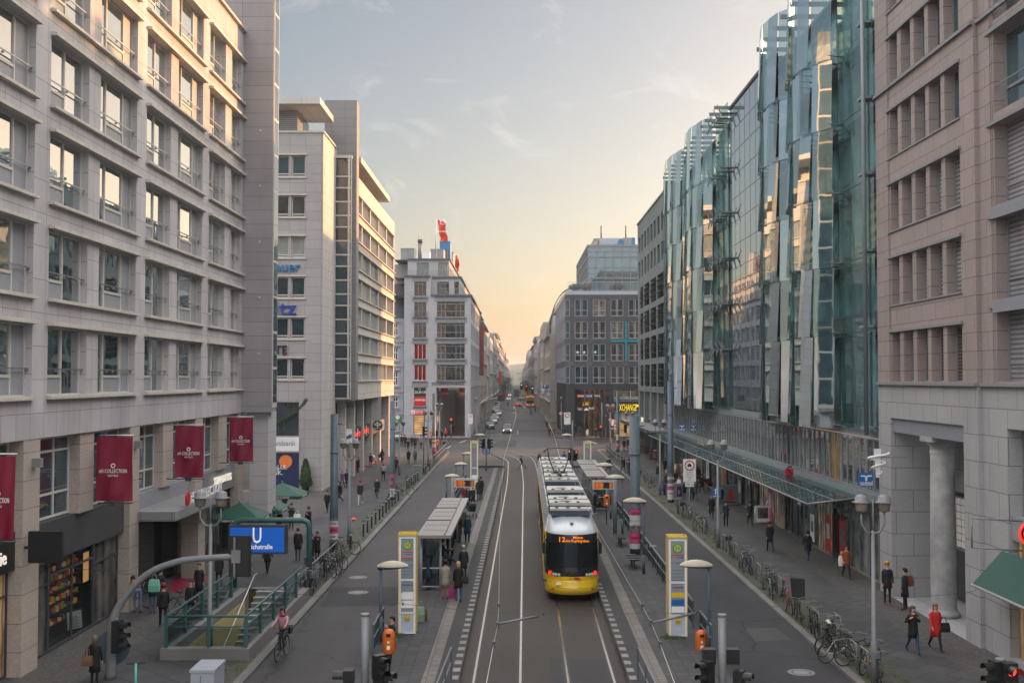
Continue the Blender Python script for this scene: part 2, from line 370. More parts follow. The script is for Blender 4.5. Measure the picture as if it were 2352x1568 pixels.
clearglass('glass_thin',tint='#e0ebea',op=.05,base='#6d9a98',refl=.45,ior=1.6,wave=.1)
glass('curtain_wall',(.035,.05,.055),refl=1.5,ior=1.9,wave=.16,var=.25,mirror=.1,wscale=.6)
glass('inner_glass',(.17,.36,.40),refl=.5,ior=1.8,wave=.25,stp=(2.0,(.32,.52,.54),.8),var=.4)
glass('inner_lit',(.55,.46,.22),refl=.8,ior=1.7,wave=.2,stp=(.5,(.12,.13,.09),2.,1),lit=.12,var=.3)
pln('fin_dark',(.12,.145,.15),.5,nse=.1);pln('fin_teal',(.17,.21,.22),.4,nse=.1);pln('louvre',(.25,.29,.3),.5,nse=.1)
glass('band_glass',(.045,.06,.065),refl=1.5,ior=1.8,wave=.3,stp=(.4,(.10,.11,.10),3.),var=.6,mirror=.06)
glass('glass_store',(.07,.085,.085),refl=1.0,ior=1.6,wave=.2,stp=(.22,(.2,.2,.18),4.0),var=.7)
glass('glass_store_lit',(.28,.22,.15),refl=.7,ior=1.6,wave=.2,stp=(.5,(.04,.05,.05),5.0),var=.6,lit=.16)
pln('lime',(.25,.42,.05),.5,nse=0);emis('lit_mango',(1,.45,.05),.8)
stone('pink_granite',(.27,.226,.214),w=1.5,h=.66,mortar=.018,joint=.5,var=.06,stain=.07,grain=.14,off=.5,rough=.6)
stone('pink_pier',(.27,.226,.214),w=30,h=.66,mortar=.018,joint=.5,var=.03,stain=.06,grain=.14,rough=.6)
stone('pale_granite',(.31,.315,.32),w=1.5,h=.95,mortar=.018,joint=.5,var=.04,stain=.08,grain=.1,off=.5,rough=.65)
pln('grey_lintel',(.2,.22,.25),.5,nse=.08);pln('grey_cap',(.2,.21,.215),.6,nse=.12)
glass('blinds_dark',(.03,.03,.03),refl=.6,ior=1.6,wave=.1,stp=(2.4,(.11,.09,.08),0,1),var=.3,rough=.2)
pln('column_stone',(.3,.305,.305),.6,nse=.3,scale=1.5)
pln('awning_green',(.003,.055,.042),.7,nse=.1)
stone('far_tan',(.36,.33,.29),w=1.3,h=.6,mortar=.012,joint=.7,var=.05,stain=.08,off=.5)
pln('fa',(.36,.36,.36),.7,nse=.1);pln('fb',(.25,.26,.28),.6,nse=.1);pln('fc',(.45,.43,.40),.7,nse=.1);pln('fd',(.2,.16,.15),.7,nse=.1);pln('fe',(.34,.30,.25),.7,nse=.1);pln('ff',(.15,.17,.2),.5,nse=.1)
pln('far_wood',(.09,.10,.07),.9,nse=.3,scale=.1)
pln('bark',(.06,.05,.04),.9,nse=.3);pln('far_leaf',(.05,.06,.025),.8,nse=.4)
pln('tram_yellow',(.70,.46,.012),.3,nse=.06,coat=.4)
pln('tram_white',(.36,.40,.44),.35,nse=.06,coat=.3)
pln('tram_black',(.012,.014,.016),.25,nse=0)
pln('roof_blue',(.05,.07,.10),.5,nse=.2)
pln('roof_box',(.42,.41,.38),.5,nse=.15)
glass('tram_glass',(.008,.011,.013),refl=.4,ior=1.5,wave=.05)
pln('rubber',(.015,.015,.015),.8,nse=0)
pln('lamp_clear',(.5,.52,.55),.1,nse=0)
pln('reflector_red',(.45,.01,.01),.3,nse=0)
pln('car_black',(.012,.013,.016),.2,nse=0,coat=.6);pln('car_silver',(.36,.37,.38),.25,metal=.4,nse=0,coat=.5);pln('car_white',(.6,.61,.62),.3,nse=0,coat=.4);pln('car_red',(.3,.01,.015),.3,nse=0,coat=.4);pln('car_blue',(.015,.03,.07),.25,nse=0,coat=.5);pln('car_grey',(.09,.095,.1),.25,metal=.3,nse=0,coat=.5);pln('plate',(.6,.6,.58),.5,nse=0)
glass('car_glass',(.015,.018,.02),refl=1.3,ior=1.8,wave=0)
emis('headlamp',(1,.82,.55),3.0);emis('headlamp_white',(.9,.95,1),2.5);emis('brake_red',(1,.02,.01),2.0);emis('indicator',(1,.4,.03),1.5)
pln('lamp_off',(.35,.35,.36),.1,nse=0)
pln('bike_black',(.02,.02,.022),.35,nse=0);pln('bike_blue',(.02,.06,.2),.35,nse=0);pln('bike_white',(.5,.5,.5),.35,nse=0);pln('bike_red',(.25,.02,.02),.35,nse=0);pln('bike_green',(.02,.12,.06),.35,nse=0);pln('bike_mint',(.1,.42,.35),.4,nse=0);pln('bike_yellow',(.5,.33,.02),.4,nse=0);pln('bike_silver',(.4,.41,.42),.3,metal=.5,nse=0);pln('hot_pink',(.7,.05,.25),.5,nse=0);pln('tan_leather',(.2,.1,.05),.6,nse=0)
pln('tile_cream',(.45,.38,.16),.3,nse=.1)
pln('shade_cream',(.45,.40,.30),.35,nse=.08)
pln('poster_white',(.5,.5,.5),.6,nse=.25,scale=9);pln('poster_pink',(.5,.05,.17),.6,nse=.3,scale=9);pln('poster_grey',(.14,.14,.15),.6,nse=.4,scale=9)
glass('lantern_glass',(.22,.19,.15),refl=.9,ior=1.7,wave=.2)
pln('pylon_white',(.46,.52,.60),.35,nse=.08);pln('pylon_yellow',(.68,.45,.02),.4,nse=.08);pln('pylon_grey',(.24,.27,.31),.25,nse=.06);pln('emblem_yellow',(.45,.42,.08),.5,nse=0)
pln('roof_metal',(.24,.225,.21),.5,nse=.12);pln('roof_seam',(.13,.12,.115),.6,nse=.1);pln('shelter_post',(.3,.34,.38),.4,nse=.05)
pln('bin_orange',(.62,.13,.01),.4,nse=.1)
clearglass('fence_mesh',tint='#9aa3a6',op=.25,base='#3a4246',refl=.1)
pln('signal_black',(.012,.014,.015),.4,nse=.1);pln('lens_off',(.03,.035,.035),.15,nse=0)
emis('light_red',(1,.05,.04),1.0);emis('light_green',(.1,1,.6),.8);emis('light_white',(1,.95,.7),.3)
pln('gift_tan',(.3,.2,.12),.7,nse=.4,scale=7)
pln('wire_grey',(.05,.055,.06),.5,nse=0);pln('wire_bright',(.45,.42,.36),.3,metal=.8,nse=0)
HAZE=.00025;EXPO=0.0
def gx(x0,Y):return x0+.0075*(Y-36)
def ground_mat(name,col,kind,a=1.0,b=1.0,rot=0,stain=.18,rough=.85,grass=0,joint=.6,off=0.0,patch=None,spec=.3,speck=.1):
 m,nt,out=newmat(name);bs=N(nt,'ShaderNodeBsdfPrincipled',Roughness=rough);bs.inputs['Specular IOR Level'].default_value=spec;nt.links.new(bs.outputs[0],out.inputs[0])
 g=N(nt,'ShaderNodeNewGeometry');mp=N(nt,'ShaderNodeMapping');mp.inputs['Rotation'].default_value=(0,0,rot);nt.links.new(g.outputs['Position'],mp.inputs[0]);c=C4(col)
 hsrc=None
 if kind=='slab':
  br=N(nt,'ShaderNodeTexBrick');br.offset=off;nt.links.new(mp.outputs[0],br.inputs['Vector']);br.inputs['Scale'].default_value=1;br.inputs['Brick Width'].default_value=a;br.inputs['Row Height'].default_value=b;br.inputs['Mortar Size'].default_value=.016;br.inputs['Bias'].default_value=0
  br.inputs['Color1'].default_value=tuple(x*.86 for x in c[:3])+(1,);br.inputs['Color2'].default_value=tuple(x*1.14 for x in c[:3])+(1,);br.inputs['Mortar'].default_value=tuple(x*joint for x in c[:3])+(1,)
  src=br.outputs[0];hsrc=br.outputs[1]
 elif kind=='cobble':
  vo=N(nt,'ShaderNodeTexVoronoi',Scale=a);vo.feature='DISTANCE_TO_EDGE';nt.links.new(g.outputs['Position'],vo.inputs['Vector'])
  v2=N(nt,'ShaderNodeTexVoronoi',Scale=a);nt.links.new(g.outputs['Position'],v2.inputs['Vector'])
  mr=N(nt,'ShaderNodeMapRange');mr.inputs[1].default_value=0;mr.inputs[2].default_value=.12;mr.inputs[3].default_value=.45;mr.inputs[4].default_value=1;nt.links.new(vo.outputs[0],mr.inputs[0])
  sp=N(nt,'ShaderNodeSeparateXYZ');nt.links.new(v2.outputs['Color'],sp.inputs[0]);m3=N(nt,'ShaderNodeMapRange');m3.inputs[3].default_value=.75;m3.inputs[4].default_value=1.3;nt.links.new(sp.outputs[0],m3.inputs[0])
  mm=N(nt,'ShaderNodeMath',operation='MULTIPLY');nt.links.new(mr.outputs[0],mm.inputs[0]);nt.links.new(m3.outputs[0],mm.inputs[1])
  s_=N(nt,'ShaderNodeVectorMath',operation='SCALE');s_.inputs[0].default_value=c[:3];nt.links.new(mm.outputs[0],s_.inputs['Scale']);src=s_.outputs[0];hsrc=mr.outputs[0]
 else:
  rg=N(nt,'ShaderNodeRGB');rg.outputs[0].default_value=c;src=rg.outputs[0]
 nz=N(nt,'ShaderNodeTexNoise',Scale=.22,Detail=7.0,Roughness=.62);mq=N(nt,'ShaderNodeMapping');mq.inputs['Scale'].default_value=(1.6,.5,1);nt.links.new(g.outputs['Position'],mq.inputs[0]);nt.links.new(mq.outputs[0],nz.inputs['Vector'])
 mr=N(nt,'ShaderNodeMapRange');mr.inputs[1].default_value=.3;mr.inputs[2].default_value=.7;mr.inputs[3].default_value=1-stain;mr.inputs[4].default_value=1+stain;nt.links.new(nz.outputs[0],mr.inputs[0])
 n2=N(nt,'ShaderNodeTexNoise',Scale=22.0,Detail=3.0);nt.links.new(g.outputs['Position'],n2.inputs['Vector']);m2=N(nt,'ShaderNodeMapRange');m2.inputs[1].default_value=.3;m2.inputs[2].default_value=.7;m2.inputs[3].default_value=1-speck;m2.inputs[4].default_value=1+speck;nt.links.new(n2.outputs[0],m2.inputs[0])
 mu=N(nt,'ShaderNodeMath',operation='MULTIPLY');nt.links.new(mr.outputs[0],mu.inputs[0]);nt.links.new(m2.outputs[0],mu.inputs[1])
 if name[:3]=='asp':
  dn=N(nt,'ShaderNodeTexNoise',Scale=.8,Detail=4.0);nt.links.new(g.outputs['Position'],dn.inputs['Vector']);av=N(nt,'ShaderNodeVectorMath',operation='MULTIPLY_ADD');nt.links.new(dn.outputs['Color'],av.inputs[0]);av.inputs[1].default_value=(1.2,)*3;nt.links.new(g.outputs['Position'],av.inputs[2])
  ck=N(nt,'ShaderNodeTexVoronoi',Scale=.13);ck.feature='DISTANCE_TO_EDGE';nt.links.new(av.outputs[0],ck.inputs['Vector']);cr=N(nt,'ShaderNodeMapRange');cr.inputs[1].default_value=.002;cr.inputs[2].default_value=.008;cr.inputs[3].default_value=.45;nt.links.new(ck.outputs[0],cr.inputs[0])
  m9=N(nt,'ShaderNodeMath',operation='MULTIPLY');nt.links.new(mu.outputs[0],m9.inputs[0]);nt.links.new(cr.outputs[0],m9.inputs[1]);mu=m9
 sc_=N(nt,'ShaderNodeVectorMath',operation='SCALE');nt.links.new(src,sc_.inputs[0]);nt.links.new(mu.outputs[0],sc_.inputs['Scale']);fin=sc_.outputs[0]
 if patch:
  n3=N(nt,'ShaderNodeTexNoise',Scale=.55,Detail=4.0,Roughness=.7);nt.links.new(mq.outputs[0],n3.inputs['Vector']);m4=N(nt,'ShaderNodeMapRange');m4.inputs[1].default_value=.5;m4.inputs[2].default_value=.75;m4.inputs[3].default_value=0;m4.inputs[4].default_value=.7;nt.links.new(n3.outputs[0],m4.inputs[0])
  mx=N(nt,'ShaderNodeMix',data_type='RGBA');nt.links.new(m4.outputs[0],mx.inputs[0]);nt.links.new(fin,mx.inputs[6]);mx.inputs[7].default_value=C4(patch);fin=mx.outputs[2]
 if grass:
  n4=N(nt,'ShaderNodeTexNoise',Scale=1.4,Detail=5.0,Roughness=.75);nt.links.new(g.outputs['Position'],n4.inputs['Vector']);m5=N(nt,'ShaderNodeMapRange');m5.inputs[1].default_value=.46;m5.inputs[2].default_value=.62;m5.inputs[3].default_value=0;m5.inputs[4].default_value=grass;nt.links.new(n4.outputs[0],m5.inputs[0])
  mx=N(nt,'ShaderNodeMix',data_type='RGBA');nt.links.new(m5.outputs[0],mx.inputs[0]);nt.links.new(fin,mx.inputs[6]);mx.inputs[7].default_value=(.045,.07,.02,1);fin=mx.outputs[2]
 nt.links.new(fin,bs.inputs['Base Color'])
 bp=N(nt,'ShaderNodeBump',Strength=.25,Distance=.01);nt.links.new(hsrc if hsrc else n2.outputs[0],bp.inputs['Height']);nt.links.new(bp.outputs[0],bs.inputs['Normal'])
 return m
ground_mat('asphalt',(.034,.034,.038),'flat',stain=.3,rough=.75,spec=.2)
ground_mat('asphalt_old',(.04,.04,.043),'flat',stain=.3,rough=.66,spec=.25)
ground_mat('track_bed',(.033,.028,.025),'flat',stain=.25,rough=.72,patch=(.05,.032,.018),spec=.35)
ground_mat('far_ground',(.07,.07,.07),'flat',stain=.1)
ground_mat('slabs',(.055,.056,.06),'slab',1.05,1.05,rot=R_(45),stain=.22,off=.5,joint=.3)
ground_mat('mosaic',(.078,.075,.072),'cobble',11,stain=.2)
ground_mat('cobble_grass',(.068,.067,.056),'cobble',9,stain=.14,grass=.5)
ground_mat('kerbstone',(.14,.137,.133),'slab',.32,1.2,stain=.14)
ground_mat('platform_slab',(.062,.063,.067),'slab',.42,.42,stain=.14,joint=.6)
ground_mat('platform_asphalt',(.043,.043,.046),'flat',stain=.12)
ground_mat('tactile',(.16,.152,.14),'slab',.4,.3,stain=.2,joint=.6)
ground_mat('platform_tile',(.22,.215,.205),'flat',stain=.2,speck=.15)
ground_mat('step_stone',(.17,.167,.16),'flat',stain=.2)
C_5=CR(950,1900,1.887);PIT=(-11.95,-9.05,38.9,52.0)
def sheet(name,rects,z,mat,hole=None,kind='structure',zb=None,lb=None,side=None):
 mb=MB()
 for(x0,x1,y0,y1)in rects:
  if hole and hole[0]<x1 and hole[1]>x0 and hole[2]<y1 and hole[3]>y0:
   xs=sorted({x0,x1,max(x0,hole[0]),min(x1,hole[1])});ys=sorted({y0,y1,max(y0,hole[2]),min(y1,hole[3])})
   for i in range(len(xs)-1):
    for j in range(len(ys)-1):
     cx=(xs[i]+xs[i+1])/2;cy=(ys[j]+ys[j+1])/2
     if hole[0]<cx<hole[1]and hole[2]<cy<hole[3]:continue
     mb.quad([(xs[i],ys[j],z),(xs[i+1],ys[j],z),(xs[i+1],ys[j+1],z),(xs[i],ys[j+1],z)])
  else:
   mb.quad([(x0,y0,z),(x1,y0,z),(x1,y1,z),(x0,y1,z)])
   if zb is not None:
    for a,b in(((x0,y0),(x1,y0)),((x1,y0),(x1,y1)),((x1,y1),(x0,y1)),((x0,y1),(x0,y0))):mb.quad([(a[0],a[1],zb),(b[0],b[1],zb),(b[0],b[1],z),(a[0],a[1],z)],1 if side else 0)
 return mb.build(name,[mat]+([side]if side else[]),kind=kind,lb=lb)
sheet('ground',[(-2500,2500,-40,5000)],-.012,'far_ground',hole=PIT)
KL,KR=-8.55,10.6
def strip(name,xl,xr,y0,y1,z,mat,drift=True,zb=None,mside=None,n=2):
 mb=MB();f=(lambda x,Y:gx(x,Y))if drift else(lambda x,Y:x)
 a,b,c,d=(f(xl,y0),y0,z),(f(xr,y0),y0,z),(f(xr,y1),y1,z),(f(xl,y1),y1,z)
 mb.quad([a,b,c,d])
 if zb is not None:
  q=[a,b,c,d]
  for i in range(4):
   p,r=q[i],q[(i+1)%4];mb.quad([(p[0],p[1],zb),(r[0],r[1],zb),r,p],1 if mside else 0)
 return mb.build(name,[mat]+([mside]if mside else[]),kind='structure')
mb=MB();mb.quad([(KL,4,0),(gx(-5.05,4),4,0),(gx(-5.05,120),120,0),(KL,120,0)]);mb.build('road',['asphalt_old'],kind='structure')
mb=MB();mb.quad([(gx(6.75,4),4,0),(KR,4,0),(KR,120,0),(gx(6.75,120),120,0)]);mb.build('road',['asphalt'],kind='structure')
sheet('road',[(-60,70,120,181)],0,'asphalt_old');sheet('road',[(-6.4,6.3,181,1500)],0,'asphalt_old')
strip('tram_track_bed',-1.78,3.5,4,119.9,.002,'track_bed')
mb=MB();mb.quad([(gx(-1.9,120),120,.004),(gx(3.7,120),120,.004),(gx(3.2,128),131,.004),(-1,139,.004),(-9,147,.004),(-30,154,.004),(-30,135,.004),(-10,129,.004),(-3,124,.004)][::1]);mb.build('tram_track_bed',['track_bed'],kind='structure')
def platform(side):
 if side=='l':xi,xo=-1.78,-5.05;s=-1
 else:xi,xo=3.5,6.75;s=1
 o=strip('platform',min(xi,xo),max(xi,xo),4,119,.25,'platform_slab',zb=0,mside='kerbstone')
 strip('platform_edge_strip',*sorted((xi+s*.02,xi+s*.72)),4,118.9,.254,'platform_asphalt')
 mb=MB()
 y=10
 while y<118:
  mb.quad([(gx(xi+s*.03,y),y,.258),(gx(xi+s*.26,y),y,.258),(gx(xi+s*.26,y),y+.46,.258),(gx(xi+s*.03,y),y+.46,.258)][::s]);y+=.95
 mb.build('platform_edge_markings',['platform_tile'],kind='structure')
 strip('tactile_paving',*sorted((xi+s*.74,xi+s*1.16)),4,118.9,.254,'tactile')
 mb=MB();mb.box(gx(min(xi,xo)+.15,119),gx(max(xi,xo)-.1,119),118.9,119.15,.25,.5);
 mb.build('low_wall',['iron'],lb='low dark wall closing the far end of the %s tram platform'%('left' if side=='l' else 'right'),cat='wall',og=(gx((xi+xo)/2,119),119,.25))
platform('l');platform('r')
def pave(side):
 s=-1 if side=='l' else 1;K=KL if side=='l' else KR
 y1=146 if side=='l' else 150
 X=lambda a:K+s*a
 def st(name,a,b,z,mat,yy=y1,hole=PIT):
  x0,x1=sorted((X(a),X(b)));sheet(name,[(x0,x1,4,yy)],z,mat,hole=hole)
 sheet('kerb',[tuple(sorted((K,X(.3))))+(4,y1)],.125,'kerbstone',zb=-.01)
 st('pavement',.3,1.75,.12,'cobble_grass');st('pavement',1.75,4.0 if s>0 else 5.1,.122,'slabs');st('pavement',4.0 if s>0 else 5.1,25,.12,'mosaic')
pave('l');pave('r')
for i,(c,q)in enumerate(((C_5,((720,845),(1330,840),(1500,980),(620,990))),(C_5,((830,700),(1140,702),(1260,760),(760,770))),(CR(2400,2000,2.145),((380,80),(560,85),(700,180),(470,170))),(CR(2400,2000,2.145),((1250,1100),(1500,1090),(1640,1190),(1330,1210))),(CR(1700,2100,2.484),((1240,1320),(1790,1325),(1900,1568),(1255,1568))),(CR(1850,1550,3.92),((880,520),(1060,515),(1200,720),(880,730))),(CR(1850,1550,3.92),((540,830),(860,830),(840,925),(460,925))))):
 m=MB();m.quad([oZ(*c(x,y),.003 if i!=4 else.0035)for x,y in q][::-1]);m.build('road_patch',['asphalt' if i%2==0 else 'asphalt_old']if i!=4 else['platform_asphalt'],kind='structure')
def corner(cx,cy,r,a0,a1,name='kerb'):
 mb=MB();n=10;P=[]
 for i in range(n+1):
  a=R_(a0+(a1-a0)*i/n);P.append((cx+r*math.cos(a),cy+r*math.sin(a)))
 Q=[(cx+(r-.3)*math.cos(R_(a0+(a1-a0)*i/n)),cy+(r-.3)*math.sin(R_(a0+(a1-a0)*i/n)))for i in range(n+1)]
 for i in range(n):
  mb.quad([(P[i][0],P[i][1],.125),(P[i+1][0],P[i+1][1],.125),(Q[i+1][0],Q[i+1][1],.125),(Q[i][0],Q[i][1],.125)]);mb.quad([(P[i][0],P[i][1],0),(P[i+1][0],P[i+1][1],0),(P[i+1][0],P[i+1][1],.125),(P[i][0],P[i][1],.125)])
 mb.build('kerb',['kerbstone'],kind='structure');mb=MB();mb.quad([(cx,cy,.12)]+[(q[0],q[1],.12)for q in Q]);mb.build('pavement',['mosaic'],kind='structure')
corner(KL-5,146,5,0,90);corner(KR+5,150,5,90,180)
sheet('pavement',[(-40,KL-5,146,151)],.12,'mosaic',zb=0);sheet('pavement',[(KR+5,40,150,155)],.12,'mosaic',zb=0)
def poly(name,pts,z,mat,zb=0):
 mb=MB();mb.quad([(x,y,z)for x,y in pts]);n=len(pts)
 for i in range(n):
  a,b=pts[i],pts[(i+1)%n];mb.quad([(a[0],a[1],zb),(b[0],b[1],zb),(b[0],b[1],z),(a[0],a[1],z)])
 mb.build(name,[mat],kind='structure')
poly('pavement',[(-45,178.3),(-7.6,178.3),(-6.6,179.6),(-6.2,182),(-6.2,1500),(-14,1500),(-14,184),(-45,184)],.12,'mosaic')
poly('pavement',[(45,180),(8.2,180),(6.9,181.3),(6.2,184),(6.2,1500),(14,1500),(14,186),(45,186)],.12,'mosaic')
def manhole(p,r=.42,lab=''):
 mb=MB();x,y=p;z=.004
 n=24
 for a,b,m in((0,.62,1),(.62,.8,0),(.8,1.0,1),(1.0,1.12,0)):
  for i in range(n):
   t0,t1=2*math.pi*i/n,2*math.pi*(i+1)/n
   if a==0:mb.quad([(x,y,z+.004),(x+b*r*math.cos(t0),y+b*r*math.sin(t0),z+.004),(x+b*r*math.cos(t1),y+b*r*math.sin(t1),z+.004)],m)
   else:mb.quad([(x+a*r*math.cos(t0),y+a*r*math.sin(t0),z+.004),(x+b*r*math.cos(t0),y+b*r*math.sin(t0),z+.004),(x+b*r*math.cos(t1),y+b*r*math.sin(t1),z+.004),(x+a*r*math.cos(t1),y+a*r*math.sin(t1),z+.004)],m)
 mb.build('manhole_cover',['iron','iron_light'],og=(x,y,z),lb=lab,cat='manhole cover',gp7='round manhole covers in the road')
c1=CR(950,1900,1.887);c2=CR(2950,2250,3.26);
manhole(oZ(*c1(910,770),0)[:2],.42,'round manhole cover on left road, farther of the near pair')
manhole(oZ(*c1(910,884),0)[:2],.42,'round manhole cover on left road, nearer of the pair beside the platform')
manhole(oZ(*c2(832,1428),0)[:2],.42,'round manhole cover on right road, near the bottom of the photo')
manhole(oZ(*CR(2500,1650,2.24)(215,1192),0)[:2],.42,'round manhole cover on right road, behind the right stop pylon')
A=CR(1850,1550,3.92)
def smooth(pts,n=6):
 out=[];P=[Ve(p)for p in pts]
 for i in range(len(P)-1):
  p0=P[max(i-1,0)];p1=P[i];p2=P[i+1];p3=P[min(i+2,len(P)-1)]
  for k in range(n):
   t=k/n;out.append(.5*((2*p1)+(-p0+p2)*t+(2*p0-5*p1+4*p2-p3)*t*t+(-p0+3*p1-3*p2+p3)*t**3))
 out.append(P[-1]);return out
curves=[(-1.36,[(718,1200),(700,1150),(645,1105),(490,1052),(250,990),(0,950)]),(.12,[(925,1230),(900,1160),(850,1110),(750,1068),(640,1042),(450,1010),(250,975),(0,925)]),(1.64,[(1155,1240),(1125,1150),(1060,1085),(930,1045),(800,1010),(600,975),(440,955),(200,930),(0,905)]),(3.10,[(1345,1160),(1290,1120),(1200,1080),(1080,1045),(920,1010),(750,980),(600,957),(430,938),(200,912)])]
for x0,cp in curves:
 pts=[(gx(x0,y),y,0)for y in(4,20,40,60,75,90,105)]
 pts=[(p[0],p[1],0)for p in pts]+[(q[0],q[1],0)for q in(oZ(*A(*p),0)for p in cp)if q[1]>108]
 pts=smooth(pts)
 mb=MB()
 for w0,w1,z,m in((-.11,.11,.006,1),(-.038,.038,.012,0)):
  L=[];Rr=[]
  for i,p in enumerate(pts):
   t=(pts[min(i+1,len(pts)-1)]-pts[max(i-1,0)]).normalized();nn=Ve((t.y,-t.x,0))
   L.append(p+nn*w0+Ve((0,0,z)));Rr.append(p+nn*w1+Ve((0,0,z)))
  for i in range(len(pts)-1):mb.quad([L[i],Rr[i],Rr[i+1],L[i+1]],m)
 mb.build('tram_rail',['rail_steel','rail_groove'],kind='structure')
mb=MB()
def line(a,b,w=.12,z=.006):
 a=Ve(a[:2]+(0,))if len(a)==2 else Ve((a[0],a[1],0));b=Ve((b[0],b[1],0));t=(b-a).normalized();n=Ve((t.y,-t.x,0))*w/2
 mb.quad([(p.x,p.y,z)for p in(a-n,b-n,b+n,a+n)][::-1])
gp=lambda x,y:oZ(*A(x,y),0)
line(gp(410,735),gp(875,730),.35);line(gp(872,728),gp(862,668),.13)
for y in(755,787):
 x=440
 while x<1330:line(gp(x,y),gp(x+45,y),.22);x+=62
for a,b in(((805,335),(800,290)),((815,330),(808,290)),((800,205),(830,150)),((800,400),(802,378)),((965,300),(985,330)),((955,285),(965,300))):line(gp(*a),gp(*b),.14)
line(gp(1160,320),gp(1255,450),.12)
for i in range(14):
 y=420+i*26;line((-.2,y),(-.2,y+7),.14)
c=CR(1400,1550,4.48);line(oZ(*c(1950,990),0),oZ(*c(2095,940),0),.16);line(oZ(*c(1735,1085),0),oZ(*c(1810,1045),0),.14)
c=CR(2200,1550,3.92)
line(oZ(*c(580,825),0),oZ(*c(735,880),0),.2)
mb.build('road_markings',['white_paint'],kind='structure')
mb=MB();rg=random.Random(3)
spots=[]
for s,K in((-1,KL),(1,KR)):
 for i in range(260):
  spots.append((K+s*(.35+rg.random()**1.5*1.3),35+rg.random()**1.4*105,.12))
for _ in range(60):spots.append((gx(-4.6+rg.random()*.4,42),41.4+rg.random()*.5,.25))
for _ in range(60):spots.append((gx(5.2+rg.random()*.8,41),41.2+rg.random()*.35,.25))
for(x,y,z)in spots:
 if PIT[0]-.5<x<PIT[1]+.5 and PIT[2]-.7<y<PIT[3]+.3:continue
 for k in range(rg.randint(5,16)):
  a=rg.random()*6.28;d=rg.random()*.16;px,py=x+d*math.cos(a),y+d*math.sin(a)*1.6;h=.03+rg.random()*.07;b=rg.random()*6.28;w=.012
  mb.quad([(px-w*math.cos(b),py-w*math.sin(b),z),(px+w*math.cos(b),py+w*math.sin(b),z),(px+h*.5*math.sin(b),py+h*.3,z+h)])
mb.build('grass_tufts',['leaf_grass'],lb='short grass growing between cobbles along the kerbs',cat='grass',kind='stuff')
L=Pl('L',-15.7)
def addwin(pa7,name,parts,P,loc,mats=None):
 pass
def bars(pl,mb,u0,u1,z0,z1,t=.06,d0=0,d1=.06,m=0,us=(),zs=()):
 """window frame: outer ring + mullions at us + transoms at zs (no coplanar overlaps: transoms between mullions, slightly proud)"""
 pl.box(mb,u0,u0+t,z0,z1,d0,d1,m);pl.box(mb,u1-t,u1,z0,z1,d0,d1,m)
 pl.box(mb,u0+t,u1-t,z0,z0+t,d0,d1,m);pl.box(mb,u0+t,u1-t,z1-t,z1,d0,d1,m)
 for u in us:pl.box(mb,u-t/2,u+t/2,z0+t,z1-t,d0,d1-.003,m)
 for z in zs:
  a,b=(z[1],z[2])if isinstance(z,tuple)else(u0+t,u1-t);zz=z[0]if isinstance(z,tuple)else z
  pl.box(mb,a,b,zz-t/2,zz+t/2,d0,d1-.006,m)
class Bld:
 def __init__(s,name,loc,lb,cat='building'):s.o=em_(name,loc,lb=lb,cat=cat);s.loc=loc
 def part(s,mb,name,mats,lb=None,pa7=None):
  return mb.build(name,mats,pa7=pa7 or s.o,og=s.loc,lb=lb)
 def win(s,pl,u0,u1,z0,z1,dep,style,proto={}):
  """window part (frame) with pane sub-part; shared meshes by size & style"""
  key=(pl.t,round(u1-u0,2),round(z1-z0,2),style,round(dep,2));
  loc=Ve(pl.P(u0,z0,0))-Ve(s.loc)
  if key in proto:return link_copy(proto[key],s.o,loc)
  q=Pl(pl.t,0);w,h=u1-u0,z1-z0;fr=MB();st=WST[style];e=.004
  bars(q,fr,e,w-e,e,h-e,st.get('t',.06),-dep+.003,-dep+.07,0,[w*a for a in st.get('us',())],[h*a for a in st.get('zs',())])
  f=fr.build('window',[st['frame']],pa7=s.o,loc=loc)
  pn=MB();q.quad(pn,0,w,0,h,-dep+.02);pn.build('pane',[st['glass']],pa7=f)
  if st.get('rail'):
   r=MB();zz=st['rail'];q.box(r,0.01,w-.01,zz-.02,zz+.02,-.06,-.02);
   r.build('railing',['steel_rail'],pa7=f)
  proto[key]=f;return f
WST={}
A_=Bld('hotel_building',(-17,40,0),'long pale stone hotel with deep ledges, at the left edge of the photo')
L1=CR(0,0,1.7426);L2=CR(0,850,1.7426);L3=CR(0,1650,1.4505)
u=lambda x,y=500:L.U(*L1(x,y))[0]
tops=[11.35+3.27*i for i in range(6)];bots=[t-2.36 for t in tops]
gaps=[(u(357),u(625),1),(u(705),u(960),2),(u(1027),u(1195),1),(u(1247),u(1418),2),(u(1465),u(1575),1),(u(1617),u(1683),1)]
P=u(250);w0=u(357)-u(250)
w2=u(960)-u(705);wp=u(705)-u(625);w1=u(625)-u(357);gaps=[(P-w2,P,2),(P-w2-wp-w1,P-w2-wp,1)]+[(a-w0-w1-w2-wp,b-w0-w1-w2-wp,k)for a,b,k in((P-w2,P,2),(P-w2-wp-w1,P-w2-wp,1))]+gaps;GW=w1+w2+wp
groups=[(P-2*GW-w0-.05,P-GW-w0+.05),(P-GW-.05,P+.05),(u(357)-.05,u(970)),(u(1024),u(1428)),(u(1462),u(1700))]
ZT=29.5
mb=MB();ops=[(a,b,bots[i],tops[i])for i in range(6)for a,b,k in gaps]
L.wall(mb,22,64.9,7.62,ZT,ops,.3,0,1)
mb.box(-30,-15.7,22,64.9,ZT,ZT+.02,2);mb.quad([(-15.7,22,7.62),(-15.7,64.9,7.62),(-16.6,64.9,7.62),(-16.6,22,7.62)],0)
L.box(mb,22,64.9,ZT-.02,ZT+.12,-.3,.18,3)
